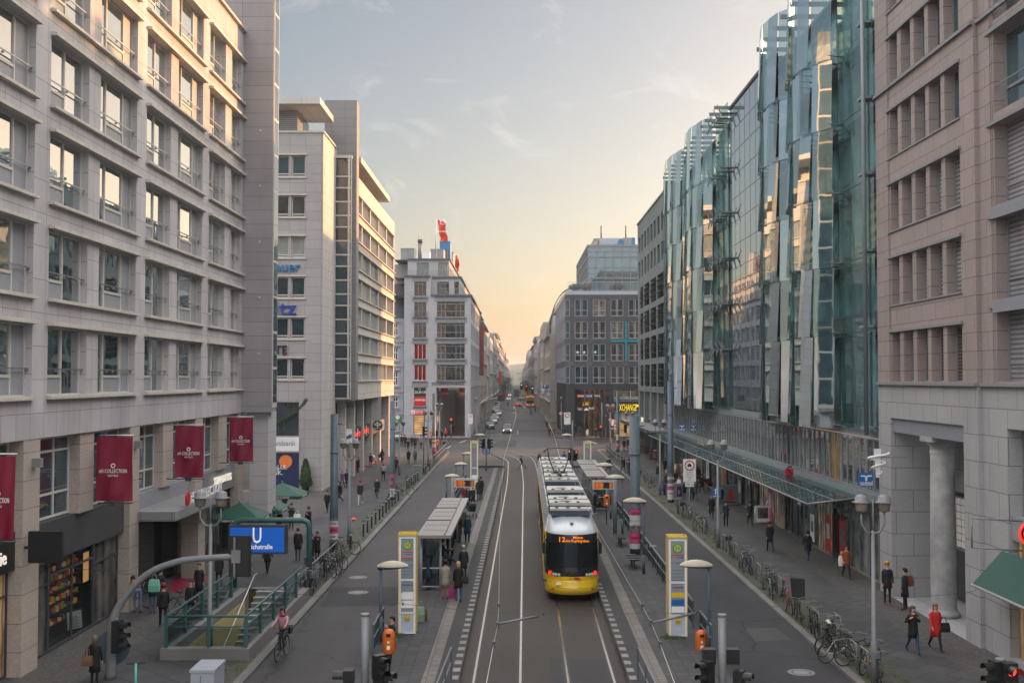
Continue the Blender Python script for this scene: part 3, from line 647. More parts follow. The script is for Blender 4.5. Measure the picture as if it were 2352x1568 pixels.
mb.quad([(-30,64.9,0),(-16.3,64.9,0),(-16.3,64.9,ZT),(-30,64.9,ZT)],0)
mb.box(-26,-18.3,40,64.8,ZT+.03,ZT+3.2,1)
A_.part(mb,'wall',['hotel_stone','hotel_pier','roof_grey','ledge_cream'])
def cut(mb_):return mb_
for i in range(6):
 for a,b in groups:
  for z,hh,dd,nm in((tops[i]+.0,.11,.22,'cornice'),(bots[i]-.1,.1,.18,'sill')):
   m=MB();L.box(m,a,b,z,z+hh,.003,dd);L.box(m,a+.02,b-.02,z+hh,z+hh+.03,.004,dd-.1);A_.part(m,nm,['ledge_cream'])
def hotelwin(a,b,z0,z1,k):
 q=Pl('L',0);w,h=b-a,z1-z0;d=-.3;loc=Ve(L.P(a,z0,0))-Ve(A_.loc)
 fr=MB();t=.07;m1=w*(.5 if k==1 else.28);m2=None if k==1 else w*.74;e=.004;lp=.62
 q.box(fr,e,t,e,h-e,d+.003,d+.08);q.box(fr,w-t,w-e,e,h-e,d+.003,d+.08);q.box(fr,t,w-t,e,t,d+.003,d+.08);q.box(fr,t,w-t,h-t,h-e,d+.003,d+.08)
 q.box(fr,m1-t/2,m1+t/2,t,h-t,d+.004,d+.075)
 lo,hi=(t,m1-t/2)if k==1 else(m1+t/2,m2-t/2)
 q.box(fr,lo,hi,lp,lp+.1,d+.005,d+.07)
 if m2:q.box(fr,m2-t/2,m2+t/2,t,h-t,d+.004,d+.075)
 f=fr.build('window',['frame_cream'],pa7=A_.o,loc=loc)
 pn=MB();
 for s0,s1,zz in([(t,m1,lp+.1),(m1,w-t,t)]if k==1 else[(t,m1,t),(m1,m2,lp+.1)]):q.quad(pn,s0,s1,zz,h-t,d+.02)
 pn.build('pane',['glass_hotel'],pa7=f)
 pl=MB();q.box(pl,lo,hi,t,lp,d+.004,d+.03)
 if m2:q.box(pl,m2+t/2,w-t,t,h-t,d+.004,d+.035)
 pl.build('panel',['panel_grey'],pa7=f)
 r=MB();q.box(r,.02,w-.02,.9,.94,d+.16,d+.2)
 for uu in(.06,w*.5,w-.06):q.box(r,uu-.012,uu+.012,.82,.9,d+.1,d+.19)
 r.build('railing',['steel_rail'],pa7=f)
 return f
cache={}
for a,b,k in gaps:
 for i in range(6):
  key=(a,b)
  if key not in cache:cache[key]=hotelwin(a,b,bots[i],tops[i],k)
  else:link_copy(cache[key],A_.o,Ve(L.P(a,bots[i],0))-Ve(A_.loc))
m=MB();m.box(-17,-13.98,64.92,66.2,7.66,37,0);A_.part(m,'stair_tower',['hotel_tower'])
m=MB();z=8.2
while z<33:m.box(-13.975,-13.93,65.15,66.15,z,z+1.9,1);z+=2.05
m.box(-13.975,-13.94,65.05,66.25,7.9,36,0);A_.part(m,'glazed_strip',['frame_cream','glass_blue'])
m=MB();m.box(-15.3,-14.25,65.4,67.6,0,7.66,0);A_.part(m,'corner_pillar',['hotel_pier'])
for zz in(11,14.2,17.4,20.6,23.8):
 m=MB();m.disc((-14.7,64.9,zz),.07,'y',.05,12);A_.part(m,'vent_cap',['aluminium'])
uz=lambda x,y=300:L.U(*L3(x,y))[0]
PB=[(uz(-230),uz(-120)),(uz(140),uz(236)),(uz(757),uz(812)),(uz(1135),uz(1178)),(uz(1385),uz(1412)),(uz(1530),uz(1545))]
PB=[(24,25.4),(29.2,31.0),(PB[1][0],PB[1][1]),PB[2],PB[3],PB[4]]
for a,b in PB:
 m=MB();m.box(-16.55,-15.72,a,b,0,7.62);A_.part(m,'pillar',['granite_tan'])
PU=[(uz(480),uz(560)),(uz(957),uz(1016)),(uz(1278),uz(1325)),(33.2,34.3),(27,27.9)]
for a,b in PU:
 m=MB();m.box(-16.5,-15.8,a,b,4.72,7.62);A_.part(m,'pilaster',['granite_tan'])
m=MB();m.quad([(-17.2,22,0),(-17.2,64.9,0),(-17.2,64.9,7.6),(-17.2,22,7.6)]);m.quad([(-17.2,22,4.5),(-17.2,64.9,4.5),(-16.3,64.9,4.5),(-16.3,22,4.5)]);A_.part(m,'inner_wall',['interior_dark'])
Lb=Pl('L',-16.2)
segs=[(25.4,27,'a'),(27.9,29.2,'a')]
allp=sorted(PB+PU)
edges=[x for p in allp for x in p]
WST['mez']=dict(frame='frame_cream',glass='glass_blue',us=(.62,),zs=(.3,.82),t=.08,rail=1.0)
for i in range(len(allp)-1):
 a,b=allp[i][1],allp[i+1][0]
 if b-a>.5:A_.win(Lb,a,b,4.75,7.58,.05,'mez')
def fascia(a,b,z0,z1,mat,x=-15.95,name='fascia'):
 m=MB();m.box(-16.5,x,a+.002,b-.002,z0,z1);return A_.part(m,name,[mat])
def shop(a,b,z0,z1,n,mat='glass_shop',frame='frame_dark',x=-16.25):
 q=Pl('L',x);m=MB();bars(q,m,a,b,z0,z1,.07,0,.08,0,[a+(b-a)*k/n for k in range(1,n)],[z1-.9]);f=A_.part(m,'shop_window',[frame]);m=MB();q.quad(m,a,b,z0,z1,.02);A_.part(m,'pane',[mat],pa7=None).parent=A_.o
 return f
def shop2(B,q,a,b,z0,z1,n,mat='glass_shop',frame='frame_dark',zs=None,name='shop_window'):
 m=MB();bars(q,m,a,b,z0,z1,.07,0,.08,0,[a+(b-a)*k/n for k in range(1,n)],zs if zs is not None else[z1-.8]);f=B.part(m,name,[frame]);m=MB();q.quad(m,a,b,z0,z1,.02)
 m.build('pane',[mat],pa7=f,og=B.loc);return f
Ls=Pl('L',-16.25)
b0,b1,b2,b3,b4=PB[1],PB[2],PB[3],PB[4],PB[5]
fascia(31,b1[0],3.5,4.72,'black');shop2(A_,Ls,31,b1[0],.15,3.5,3,'glass_warm')
fascia(25.4,29.2,3.5,4.72,'black');shop2(A_,Ls,25.4,29.2,.15,3.5,3,'glass_shop')
fascia(b1[1],b2[0],3.35,4.72,'dark_wood')
fascia(b2[1],b3[0],3.6,4.72,'panel_grey');fascia(b3[1],b4[0],3.5,4.72,'frame_grey');fascia(b4[1],64.9,3.5,4.72,'panel_grey')
shop2(A_,Ls,b3[1],b4[0],.15,3.5,4);shop2(A_,Ls,b4[1],64.9,.15,3.5,3)
shop2(A_,Ls,b1[1],b1[1]+(b2[0]-b1[1])*.22,.15,3.3,1);
mid0=b1[1]+(b2[0]-b1[1])*.22;mid1=b1[1]+(b2[0]-b1[1])*.70
m=MB();bars(Ls,m,mid0,mid1,.15,3.3,.07,0,.08,0,[(mid0+mid1)/2],[2.75]);f=A_.part(m,'shop_window',['frame_dark']);m=MB();Ls.quad(m,mid0,mid1,.15,3.3,.02);m.build('pane',['glass_clear'],pa7=f,og=A_.loc)
shop2(A_,Ls,mid1,b2[0],.15,3.3,1)
rg=random.Random(5);
m=MB();m.box(-17.15,-16.9,mid0+.05,mid1-.05,.1,3.2,0)
for k in range(6):m.box(-16.9,-16.65,mid0+.1,mid1-.1,.7+k*.38,.73+k*.38,0)
A_.part(m,'display_shelf',['dark_wood'])
for i,(c,s_)in enumerate((((.75,.12,.03),.35),((.8,.3,.05),.5),((.6,.06,.05),.3),((.8,.6,.3),.4),((.15,.05,.3),.15),((.3,.5,.1),.2))):emis('sweets_%d'%i,c,s_*.22)
m=MB()
for k in range(6):
 yy=mid0+.15
 while yy<mid1-.2:
  w=.07+rg.random()*.12;h=.12+rg.random()*.18
  if rg.random()<.75:x_=-16.9+rg.random()*.12;m.box(x_,x_+.1,yy,yy+w*.9,.73+k*.38,.73+k*.38+h*rg.random()**.5,rg.randint(0,5),rz=rg.random()*.5)
  yy+=w*.8+.04*rg.random()
m.build('confectionery',['sweets_%d'%i for i in range(6)],og=(-16.8,mid0,.7),lb='brightly lit boxes and bags of sweets on shelves inside the hotel shop window',cat='sweets',kind='stuff')
m=MB();m.box(-16.35,-16.33,mid1-.62,mid1-.1,1.9,3.0,0);m.build('window_poster',['lit_amber'],og=(-16.35,mid1,1.9),lb='glowing orange poster hanging in the sweet shop window',cat='poster')
e0=b2[1];e1=b3[0]
m=MB();m.box(-16.2,-14.17,47.4,55.8,3.66,4.05);A_.part(m,'canopy',['bank_slab'])
m=MB();Ls.quad(m,e0,e1,.1,3.5,-.3);A_.part(m,'entrance_door',['glass_dark'])
m=MB();m.box(-15.9,-15.1,e1-1.6,e1-.4,.12,3.55);A_.part(m,'entrance_pier',['granite_tan'])
def sgl(name,txt,size,plane,pos,z,mat,lb,dep=.02,fit=None,back=None,xs=1,xt=None):
 m=MB();TX(m,txt,size,plane,pos,z,0,0,dep,xs,fit=fit)
 if xt:xt(m)
 return m.build(name,[mat]+(back or[]),og=(pos[0],pos[1],z),lb=lb,cat='sign')
ec=(-14.2,52.2)
def ex(m):
 m.disc((-14.2,49.3,4.4),.32,'x',.06,20,1)
sgl('hotel_sign','nH COLLECTION',.62,'L',(-14.19,52.3),4.36,'letter_white','pale hotel lettering with a red disc standing on the entrance canopy',fit=5.2,back=['sign_red'],xt=ex)
sb=L.U(*L3(1310,370));sgl('cafe_sign','STARBUCKS',.55,'L',(-15.85,sb[0]),4.15,'lit_white','lit white coffee shop lettering on the grey fascia beside the umbrellas',fit=(L.U(*L3(1360,350))[0]-L.U(*L3(1264,390))[0]),dep=.04)
gs=L.U(*L3(40,825));sgl('shop_sign','gerie',.62,'L',(-15.9,gs[0]-.25),4.0,'lit_white','white shop lettering on the black fascia at the left edge of the photo',fit=1.35)
p=oX(*L3(270,760),-15.0)
m=MB();m.box(-15.55,-14.5,p[1]-.1,p[1]+.12,3.72,4.72,0);m.tube([(-15.7,p[1],4.2),(-15.5,p[1],4.2)],.05,6,0)
m.build('screen_box',['black','glass_dark'],og=(-15,p[1],3.1),lb='black blank screen box sticking out from the hotel pillar',cat='sign')
def banner(x0,x1,y0,y1,txt,lab,Y,full=True):
 a=oY(*L3(x0,y0),Y);b=oY(*L3(x1,y1),Y);xa,xb=a[0],b[0];zt,zb=a[2],b[2]
 o=em_('banner',((xa+xb)/2,Y,zb),lb=lab,cat='banner',gp7='garnet hotel banners on the facade');org=((xa+xb)/2,Y,zb)
 m=MB();n=14;r=random.Random(int(x1))
 def pt(i,j):
  s,t=i/n,j/n;wv=.05*math.sin(6*s+4*t+x0)*(1-t)+.03*math.sin(13*s-5*t)*(1-t*.5)
  return(xa+(xb-xa)*s+.03*math.sin(5*t)*(1-t)*(s-.5),Y+wv,zb+(zt-zb)*t)
 m.grid([[pt(i,j)for i in range(n+1)]for j in range(n+1)],0);m.build('cloth',['garnet'],pa7=o,og=org)
 m=MB();m.tube([(-15.7,Y,zt+.06),(xb+.05,Y,zt+.06)],.025,6);m.build('rod',['aluminium'],pa7=o,og=org)
 m=MB();m.tube([(-15.7,Y,zb-.06),(xb+.05,Y,zb-.06)],.025,6);m.box((xa+xb)/2-.12,(xa+xb)/2+.12,Y-.2,Y,zb-.14,zb+.02);m.build('rod',['frame_dark'],pa7=o,og=org)
 m=MB();W=(xb-xa)
 TX(m,'nH COLLECTION',.2,'F',((xa+xb)/2,Y-.13),zb+(zt-zb)*.47,0,0,.004,fit=W*.76);TX(m,'HOTELS',.1,'F',((xa+xb)/2,Y-.13),zb+(zt-zb)*.40,0,0,.004,fit=W*.28);m.torus(((xa+xb)/2,Y-.13,zb+(zt-zb)*.555),.07,.02,'y',14,4)
 m.build('lettering',['letter_white'],pa7=o,og=org)
def bY(x,y):return oX(*L3(x,y),-15.7)[1]
banner(-90,83,252,735,'',"nearest garnet hotel banner, cut off by the photo's left edge",31.6)
banner(560,766,140,513,'','garnet hotel banner above the sweet shop, creased at its lower right',42.8)
banner(1017,1180,78,376,'','garnet hotel banner above the entrance canopy',51.2)
banner(1333,1467,30,284,'','farthest garnet hotel banner, above the coffee shop sign',60.2)
for i,(x,y,lab)in enumerate(((215,285,'wall lamp on the first tan hotel pillar'),(800,180,'wall lamp on the tan hotel pillar between the two middle banners'))):
 p=oX(*L3(x,y),-15.6);m=MB();m.box(-15.72,-15.45,p[1]-.13,p[1]+.13,p[2]-.18,p[2]+.12);m.build('wall_lamp',['galv'],og=p,lb='small grey boxy '+lab,cat='lamp')
L4=CR(1050,350,2.09);L5=CR(1050,1000,2.09);L6=CR(1000,1600,2.09)
B_=Bld('office_building',(-20,110,0),'second building on the left, stone office block with bank signs and long window bands')
F=Pl('F',95.8);YB=95.8;XC=-16.35
f4=lambda x,y:F.U(*L4(x,y));f5=lambda x,y:F.U(*L5(x,y));f6=lambda x,y:F.U(*L6(x,y))
ZB=f4(500,385)[1]
wx=[(f4(118,0)[0]-.0,f4(228,0)[0]),(f4(247,0)[0],f4(363,0)[0])]
rows=[(f4(0,745)[1],f4(0,568)[1]),(f4(0,1082)[1],f4(0,905)[1]),(f4(0,1422)[1],f4(0,1245)[1]),(f5(0,400)[1],f5(0,225)[1]),(f5(0,740)[1],f5(0,565)[1]),(f5(0,1080)[1],f5(0,905)[1])]
x0=-27
wins=[(a,b,z0,z1)for z0,z1 in rows for a,b in wx+[(wx[0][0]-2.9,wx[0][0]-.3)]]
big=(f5(0,0)[0]-4,f5(313,0)[0],f6(0,300)[1],f5(0,1270)[1])
big2=(f6(0,0)[0]-4,f6(413,0)[0],.15,f6(0,430)[1])
m=MB();F.wall(m,x0,XC,0,ZB,wins+[big,big2],.28,0,0)
Ls2=Pl('L',XC);Ls2.wall(m,95.8,103,0,ZB,[],.2,1);m.box(-27,XC-.02,95.82,101,ZB-.01,ZB+.05,0);m.box(-27,XC+.1,95.7,102.4,ZB+.05,ZB+.22,2)
B_.part(m,'wall',['bank_stone','bank_side','ledge_cream'])
WST['bank']=dict(frame='frame_cream',glass='glass_teal',t=.09,zs=(.14,));WST['bank_lit']=dict(frame='frame_cream',glass='glass_curtain',t=.09,zs=(.14,));WST['bigdark']=dict(frame='frame_dark',glass='glass_dark',us=(.35,.62,.82),t=.08)
for i,(a,b,z0,z1)in enumerate(wins):B_.win(F,a,b,z0,z1,.28,'bank_lit' if(i//3)in(2,)else('bank'))
B_.win(F,*big,.25,'bigdark')
for z0,z1 in rows:
 m=MB();F.box(m,wx[0][0]-3.2,wx[1][1]+.12,z0-.14,z0-.02,.003,.1);F.box(m,wx[0][0]-3.2,wx[1][1]+.12,z1+.02,z1+.16,.003,.1);B_.part(m,'sill',['ledge_cream'])
m=MB();F.box(m,big2[0],f6(413,0)[0],f6(0,425)[1],f6(0,310)[1],.003,.18,0);B_.part(m,'fascia',['white'])
ZS=f4(0,108)[1]*1.0
Fb=Pl('F',102.6);g4=lambda x,y:Fb.U(*L4(x,y));g5=lambda x,y:Fb.U(*L5(x,y))
bx0,bx1=g4(600,0)[0],g4(752,0)[0];zt=g4(0,592)[1];zb=g5(0,1245)[1]
m=MB();m.box(bx0-.8,bx1-.03,102.63,104.0,zb,zt-.1,1);B_.part(m,'bay_pane',['glass_curtain','glass_blue'])
m=MB();ys=[4+0]*0
zz=[zb+.02];n=16;k=0
seq=[1.25,.9,1.25]
m2=MB()
z=zb
dark=MB()
while z<zt-.5:
 for hgt,dk in((1.28,1),(1.05,0),(1.28,0)):
  if z+.1>zt:break
  Fb.box(m2,bx0,bx1,z,z+.13,0,.06)
  if dk:dark=MB();Fb.box(dark,bx0+.15,bx1-.35,z+.13,min(z+hgt,zt),.004,.02);B_.part(dark,'spandrel_panel',['glass_dark'])
  z+=hgt*(zt-zb)/((1.28+1.05+1.28)*5.2)*1.5*.98 if False else hgt*.985
Fb.box(m2,bx0,bx0+.12,zb,zt,.002,.07);Fb.box(m2,bx1-.36,bx1-.18,zb,zt,.002,.07);Fb.box(m2,bx1-.1,bx1,zb,zt,.002,.07);Fb.box(m2,bx0,bx1,zt,zt+.25,-.8,.1)
B_.part(m2,'bay_frame',['frame_cream'])
X2=-14.9
m=MB();xs0=oY(*L4(770,0),103)[0];m.box(-17.5,-14.55,103.1,104.6,7.6,oY(*L4(700,108),103.1)[2],0);B_.part(m,'stair_slab',['bank_slab'])
Lc=Pl('L',X2);v4=lambda x,y:Lc.U(*L4(x,y));v5=lambda x,y:Lc.U(*L5(x,y))
ye=138.5;ztop=v4(1080,1130)[1]
tz=[26.55-3.2*i*1.0 for i in range(7)]
t0=v4(782,885)[1];t6=v5(775,935)[1];sp=(t0-t6)/6
wb=[(t0-sp*i-1.72,t0-sp*i)for i in range(7)]
bayc=[(104.8,109.3),(109.75,115.6),(116.05,122.6),(123.05,130.0),(130.5,137.6)]
m=MB();Lc.wall(m,104.6,ye,7.55,t0+1.75,[(a,b,z0,z1)for z0,z1 in wb for a,b in bayc],.22,0,0)
m.quad([(X2,104.6,7.55),(X2,ye,7.55),(-18,ye,7.55),(-18,104.6,7.55)],0);m.quad([(X2,ye,7.55),(-27,ye,7.55),(-27,ye,t0+1.75),(X2,ye,t0+1.75)],0);m.box(-27,X2-.02,104.6,ye-.02,t0+1.7,t0+1.8,0)
B_.part(m,'street_wall',['bank_band'])
for z0,z1 in wb:
 m=MB();Lc.box(m,104.7,ye+.1,z0-.1,z0-.01,.003,.16);Lc.box(m,104.7,ye+.1,z1+.01,z1+.09,.003,.12);B_.part(m,'sill',['ledge_cream'])
WST['band']=dict(frame='frame_cream',glass='blinds_vert',us=(.16,.33,.5,.66,.83),t=.05);WST['band2']=dict(frame='frame_cream',glass='glass_dark',us=(.16,.33,.5,.66,.83),t=.05)
for i,(z0,z1)in enumerate(wb):
 for j,(a,b)in enumerate(bayc):B_.win(Lc,a,b,z0,z1,.22,'band2' if(i*3+j*2)%5 in(0,3)and i<5 else 'band')
m=MB();zc=f4(0,165)[1];zc1=f4(0,112)[1];m.box(-27,-16.45,94.6,101.8,zc,zc1);B_.part(m,'roof_canopy',['bank_band'])
m=MB();m.box(-27,-18.8,97,102.5,ZB+.2,zc-.01);B_.part(m,'penthouse',['blinds'])
zr=t0+1.8
m=MB();m.box(-24,-17.5,104.8,127,zr+.1,zr+.95,0);B_.part(m,'penthouse',['bank_slab'])
q=oX(*L4(1055,950),-13.4);m=MB();m.box(-24,-14.35,104.7,128.5,zr+.95,zr+1.5);B_.part(m,'roof_canopy',['bank_band'])
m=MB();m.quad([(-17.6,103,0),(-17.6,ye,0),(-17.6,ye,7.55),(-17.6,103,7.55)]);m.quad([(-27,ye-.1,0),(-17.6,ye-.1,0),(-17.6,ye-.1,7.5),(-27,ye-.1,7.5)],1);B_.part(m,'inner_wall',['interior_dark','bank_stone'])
Lp=Pl('L',-16.3)
cols=[(104.4,105.3),(110.2,111.1),(116.6,117.5),(123.6,124.6),(131.2,132.2),(137.4,138.4)]
for a,b in cols:
 m=MB();m.box(-17.2,-15.7 if a<137 else-15.4,a,b,0,7.54);B_.part(m,'column',['bank_side'])
WST['pod']=dict(frame='frame_grey',glass='glass_teal',us=(.5,),t=.08)
for i in range(len(cols)-1):
 a,b=cols[i][1],cols[i+1][0];B_.win(Lp,a,b,4.7,7.5,.1,'pod');shop2(B_,Pl('L',-16.6),a,b,.15,3.4,2)
shop2(B_,Pl('L',-16.5),103.02,104.4,.15,7.4,1,'glass_blue')
m=MB();Lp.box(m,cols[0][1]+.01,cols[1][0]-.01,3.4,4.68,-.2,.42);B_.part(m,'fascia',['white'])
for i in(1,2,3,4):
 m=MB();Lp.box(m,cols[i][1]+.01,cols[i+1][0]-.01,3.4,4.68,-.2,.42);B_.part(m,'fascia',['black' if i<4 else 'bank_slab'])
Lf=-15.86
sgl('bank_sign','Berliner Volksbank',.55,'L',(Lf,(cols[0][1]+cols[1][0])/2),4.05,'letter_blue','blue bank lettering on the white fascia facing the street',fit=3.9)
for k,i in enumerate((1,2)):
 yc=(cols[i][1]+cols[i+1][0])/2
 def ex(m):m.box(Lf-.01,Lf+.03,yc-.25,yc+.05,3.55,4.6,1)
 sgl('shoe_shop_sign','shoe  city',.75,'L',(Lf,yc),4.05,'lit_red',('nearer','farther')[k]+' red and white shoe shop lettering on the black fascia',fit=4.0,back=['letter_white'],xt=ex)
p=oX(*CR(1400,1550,4.48)(495,675),-15.2)
m=MB();m.disc(p,.62,'y',.12,28,0);m.torus((p[0],p[1]-.07,p[2]),.56,.035,'y',28,4,1);m.lathe(p[0],p[1]-.0,[(.01,p[2]),(.01,p[2]+.01)],4,1)
for dx_,dz_,r_ in((-.25,.12,.15),(0,.25,.18),(.25,.12,.15),(-.12,.05,.14),(.14,.02,.14)):m.disc((p[0]+dx_,p[1]-.075,p[2]+dz_),r_,'y',.02,10,1)
m.box(p[0]-.035,p[0]+.035,p[1]-.09,p[1]-.06,p[2]-.3,p[2]+.1,1);m.box(p[0]-.35,p[0]+.35,p[1]-.09,p[1]-.06,p[2]-.33,p[2]-.28,1);m.tube([(p[0]-.6,p[1],p[2]),(-15.9,p[1],p[2])],.05,6,0)
m.build('round_sign',['black','letter_white'],og=p,lb='round black sign with a white tree emblem over the shops',cat='sign')
p=oX(*CR(1400,1550,4.48)(500,380),-15.1);m=MB();m.box(-15.7,-14.75,p[1]-.03,p[1]+.03,5.0,7.5);m.tube([(-15.9,p[1],7.45),(-14.75,p[1],7.45)],.03,6);m.build('blank_banner',['aluminium'],og=p,lb='plain pale blue-grey hanging banner above the round tree sign',cat='banner')
def fsign(name,txt,c,x0,x1,yb,yt,mat,lab,dep=.08,k=1.4):
 a=F.U(*c(x0,yb));b=F.U(*c(x1,yt));m=MB();h=(b[1]-a[1]);TX(m,txt,h*k,'F',((a[0]+b[0])/2,YB-.1),(a[1]+b[1])/2,0,0,dep,fit=b[0]-a[0])
 m.build(name,[mat],og=((a[0]+b[0])/2,YB-.1,a[1]),lb=lab,cat='sign')
fsign('name_sign','auer',L4,108,318,1530,1470,'letter_cyan','light blue letters auer high on the bank building front',k=1.95)
fsign('name_sign','itz',L5,104,280,550,430,'letter_blue','heavy dark blue letters itz below the light blue letters')
fsign('name_sign','TE',L5,104,208,875,800,'black','black letters TE on the bank building front')
fsign('bank_sign','olksbank',L6,165,385,382,338,'letter_blue','blue bank lettering on the white fascia facing the camera')
a=F.U(*L6(170,700));b=F.U(*L6(410,440));q=Pl('F',YB+.1)
m=MB();q.box(m,-22,b[0],.15,b[1],0,.03,0);m.disc((F.U(*L6(297,512))[0],YB+.06,F.U(*L6(297,512))[1]),.55,'y',.02,24,2)
for t_,y_ in(('FÜR ALLE.',560),('DER',585),('BANK.',608)):
 c=F.U(*L6(222,y_));TX(m,t_,.5,'F',(c[0]-.2,YB+.05),c[1],0,1,.004)
m.build('bank_poster',['poster_blue','letter_white','bright_orange'],og=(b[0],YB,.2),lb='dark blue bank poster with white words and an orange disc',cat='poster')
m=MB();qq=Pl('L',XC+.0)
a=oX(*L6(625,0),XC)[1]
m.box(-16.62,-16.4,103.2,104.35,.2,3.3,0);TX(m,'FÜR ALLE',.3,'L',(-16.38,103.8),2.4,0,1,.004,fit=1.0);m.disc((-16.39,103.9,3.0),.25,'x',.02,16,2)
m.build('bank_poster',['poster_blue','letter_white','bright_orange'],og=(-16.5,103.8,.2),lb='narrow dark blue bank poster around the corner of the bank',cat='poster')
pts=[];
gl=[(470,0),(440,40),(390,85),(320,140),(270,170),(230,190),(195,205),(120,230)]
P3=[oY(*L6(x,y),94.6)for x,y in gl];P3=smooth(P3,6)
m=MB();rg=random.Random(2)
for p in P3:
 for k in range(26):
  a,b=rg.random()*6.28,rg.random()*6.28;r=.05+rg.random()*.14;q=p+Ve((r*math.cos(a)*math.cos(b),r*math.sin(a)*math.cos(b),r*math.sin(b)));t=rg.random()*6.28;w=.06
  m.quad([q,q+Ve((w*math.cos(t),.02,w*math.sin(t))),q+Ve((w*math.cos(t+1.2),-.02,w*math.sin(t+1.2)))],0)
m.tube([tuple(p)for p in P3],.05,5,0)
m.build('garland',['leaf_dark'],og=tuple(P3[0]),lb='green leafy garland sagging across the front of the bank building',cat='garland')
cp=oZ(*L6(465,765),.12)
def topiary(name,p,h,r,lab,pot='black',cone=True,cat='plant',gp7=None):
 o=em_(name,p,lb=lab,cat=cat,gp7=gp7);m=MB();rg=random.Random(int(p[0]*10));
 for k in range(int(1500*r*h/2)):
  t=rg.random();z=.5+(h-.5)*t;rr=r*((1-t)**.8*.85+.15 if cone else math.sqrt(max(0,1-(2*t-1)**2)))*(.8+.28*rg.random());a=rg.random()*6.28
  q=Ve((rr*math.cos(a),rr*math.sin(a),z));b=rg.random()*6.28;s_=.07+.05*rg.random();m.quad([q,q+Ve((s_*math.cos(b),s_*math.sin(b),.04)),q+Ve((s_*.3*math.cos(b+1.6),s_*.3*math.sin(b+1.6),s_))],0)
 prof=[(r*.75,.5),(r*.72,.5+(h-.5)*.3),(r*.5,.5+(h-.5)*.65),(r*.12,h*.97)]if cone else[(.1,.5),(r*.75,.5+(h-.5)*.3),(r*.75,.5+(h-.5)*.65),(.1,h*.97)]
 m.lathe(0,0,prof,14,0);m.build('foliage',['leaf_dark'],pa7=o);m=MB();m.lathe(0,0,[(r*.42,0),(r*.55,.55)],14);m.build('pot',[pot],pa7=o);return o
topiary('cypress_topiary',cp,oY(*L6(455,495),cp[1])[2]-.12,oY(*L6(525,700),cp[1])[0]-cp[0],'tall clipped cone evergreen in a pot beside the bank corner')
topiary('potted_shrub',oZ(*L3(1100,905),.12),1.5,.5,'round green shrub in a dark pot at the hotel entrance',cone=False)
D1=CR(1550,850,3.137);D2=CR(1550,1300,2.852)
YC=182.0;FC=Pl('F',YC)
d1=lambda x,y:FC.U(*D1(x,y));d2=lambda x,y:FC.U(*D2(x,y))
C_=Bld('department_store',(-12,190,0),'pale stone corner department store with red flags on its stepped roof')
xL=d2(190,0)[0];xR=d2(945,0)[0];xc=d1(545,0)[0]
z1=d1(0,1045)[1];z2=d1(0,803)[1];z3=d1(0,565)[1];zm=d1(0,1318)[1]
colA=(d2(303,0)[0],d2(443,0)[0]);colB=(d2(562,0)[0],d2(884,0)[0])
zr=lambda a,b:(d2(0,b)[1],d2(0,a)[1])
rows=[zr(213,395),zr(453,635)]
rA=[(zr(713,928)),rows[1],rows[0],(d2(0,155)[1],d1(0,1385)[1]),(d1(0,1312)[1],d1(0,1125)[1]),(d1(0,1062)[1],d1(0,868)[1])]
rB=[rows[1],rows[0],(d2(0,155)[1],d1(0,1385)[1]),(d1(0,1318)[1],d1(0,1118)[1])]
doorA=(d2(300,0)[0],d2(430,0)[0],.5,d2(0,1018)[1])
arc=(d2(560,0)[0],d2(884,0)[0],.13,d2(0,712)[1])
opsA=[(colA[0],colA[1],a,b)for a,b in rA]+[doorA];opsB=[(colB[0],colB[1],a,b)for a,b in rB]+[arc+(5.0,)]
m=MB();FC.wall(m,xL,xR,0.1,z1,[o for o in opsA if o[3]<z1]+opsB,.25,0)
FC.wall(m,xL,xc,z1,z2,[rA[5]and(colA[0],colA[1])+rA[5]],.25,0)
F2=Pl('F',YC+2.2);tB=(d1(623,0)[0],d1(776,0)[0]);tC=(d1(835,0)[0],d1(905,0)[0])
e=lambda x,y:F2.U(*D1(x,y));tr=(d1(0,1040)[1],d1(0,868)[1])
F2.wall(m,xc,e(912,0)[0],z1,z2,[(e(623,0)[0],e(776,0)[0],z1+.3,e(0,868)[1]),(e(838,0)[0],e(900,0)[0],z1+.3,e(0,868)[1])],.25,0)
xR2=e(912,0)[0];m.quad([(xc,YC,z1),(xc,YC+2.2,z1),(xc,YC+2.2,z2),(xc,YC,z2)],0)
F3=Pl('F',YC+3.4);g=lambda x,y:F3.U(*D1(x,y));xR3=g(772,0)[0];xL3=g(255,0)[0]
F3.wall(m,xL3,xR3,z2,z3,[(g(370,0)[0],g(520,0)[0],z2+.2,g(0,628)[1]),(g(638,0)[0],g(768,0)[0],z2+.2,g(0,628)[1])],.25,0)
YE=262
for(xa,y0,za)in((xR,YC,z1),(xR2,YC+2.2,z2),(xR3,YC+3.4,z3)):
 m.quad([(-20,y0+.02,za),(xa-.02,y0+.02,za),(xa-.02,YE,za),(-20,YE,za)],1)
m.quad([(xL,YC,0),(xL,YC+20,0),(xL,YC+20,z2),(xL,YC,z2)],0)
Ls=Pl('L',xR);bay=[(YC+2+i*4.2,YC+5.2+i*4.2)for i in range(12)]
Ls.wall(m,YC,YE-28,0,z1,[(a,b,z0,z1_)for a,b in bay for z0,z1_ in rB]+[(a-.3,b+.2,.1,arc[3],.6)for a,b in bay],.3,0)
Ls=Pl('L',xR2);Ls.wall(m,YC+2.2,YE-28,z1,z2,[(a+.5,b+.2,z1+.4,z2-1.0)for a,b in bay[:11]],.25,0)
Ls=Pl('L',xR3);Ls.wall(m,YC+3.4,YE-28,z2,z3,[(a+.8,b-.2,z2+.4,z3-.9)for a,b in bay[:11]],.25,0)
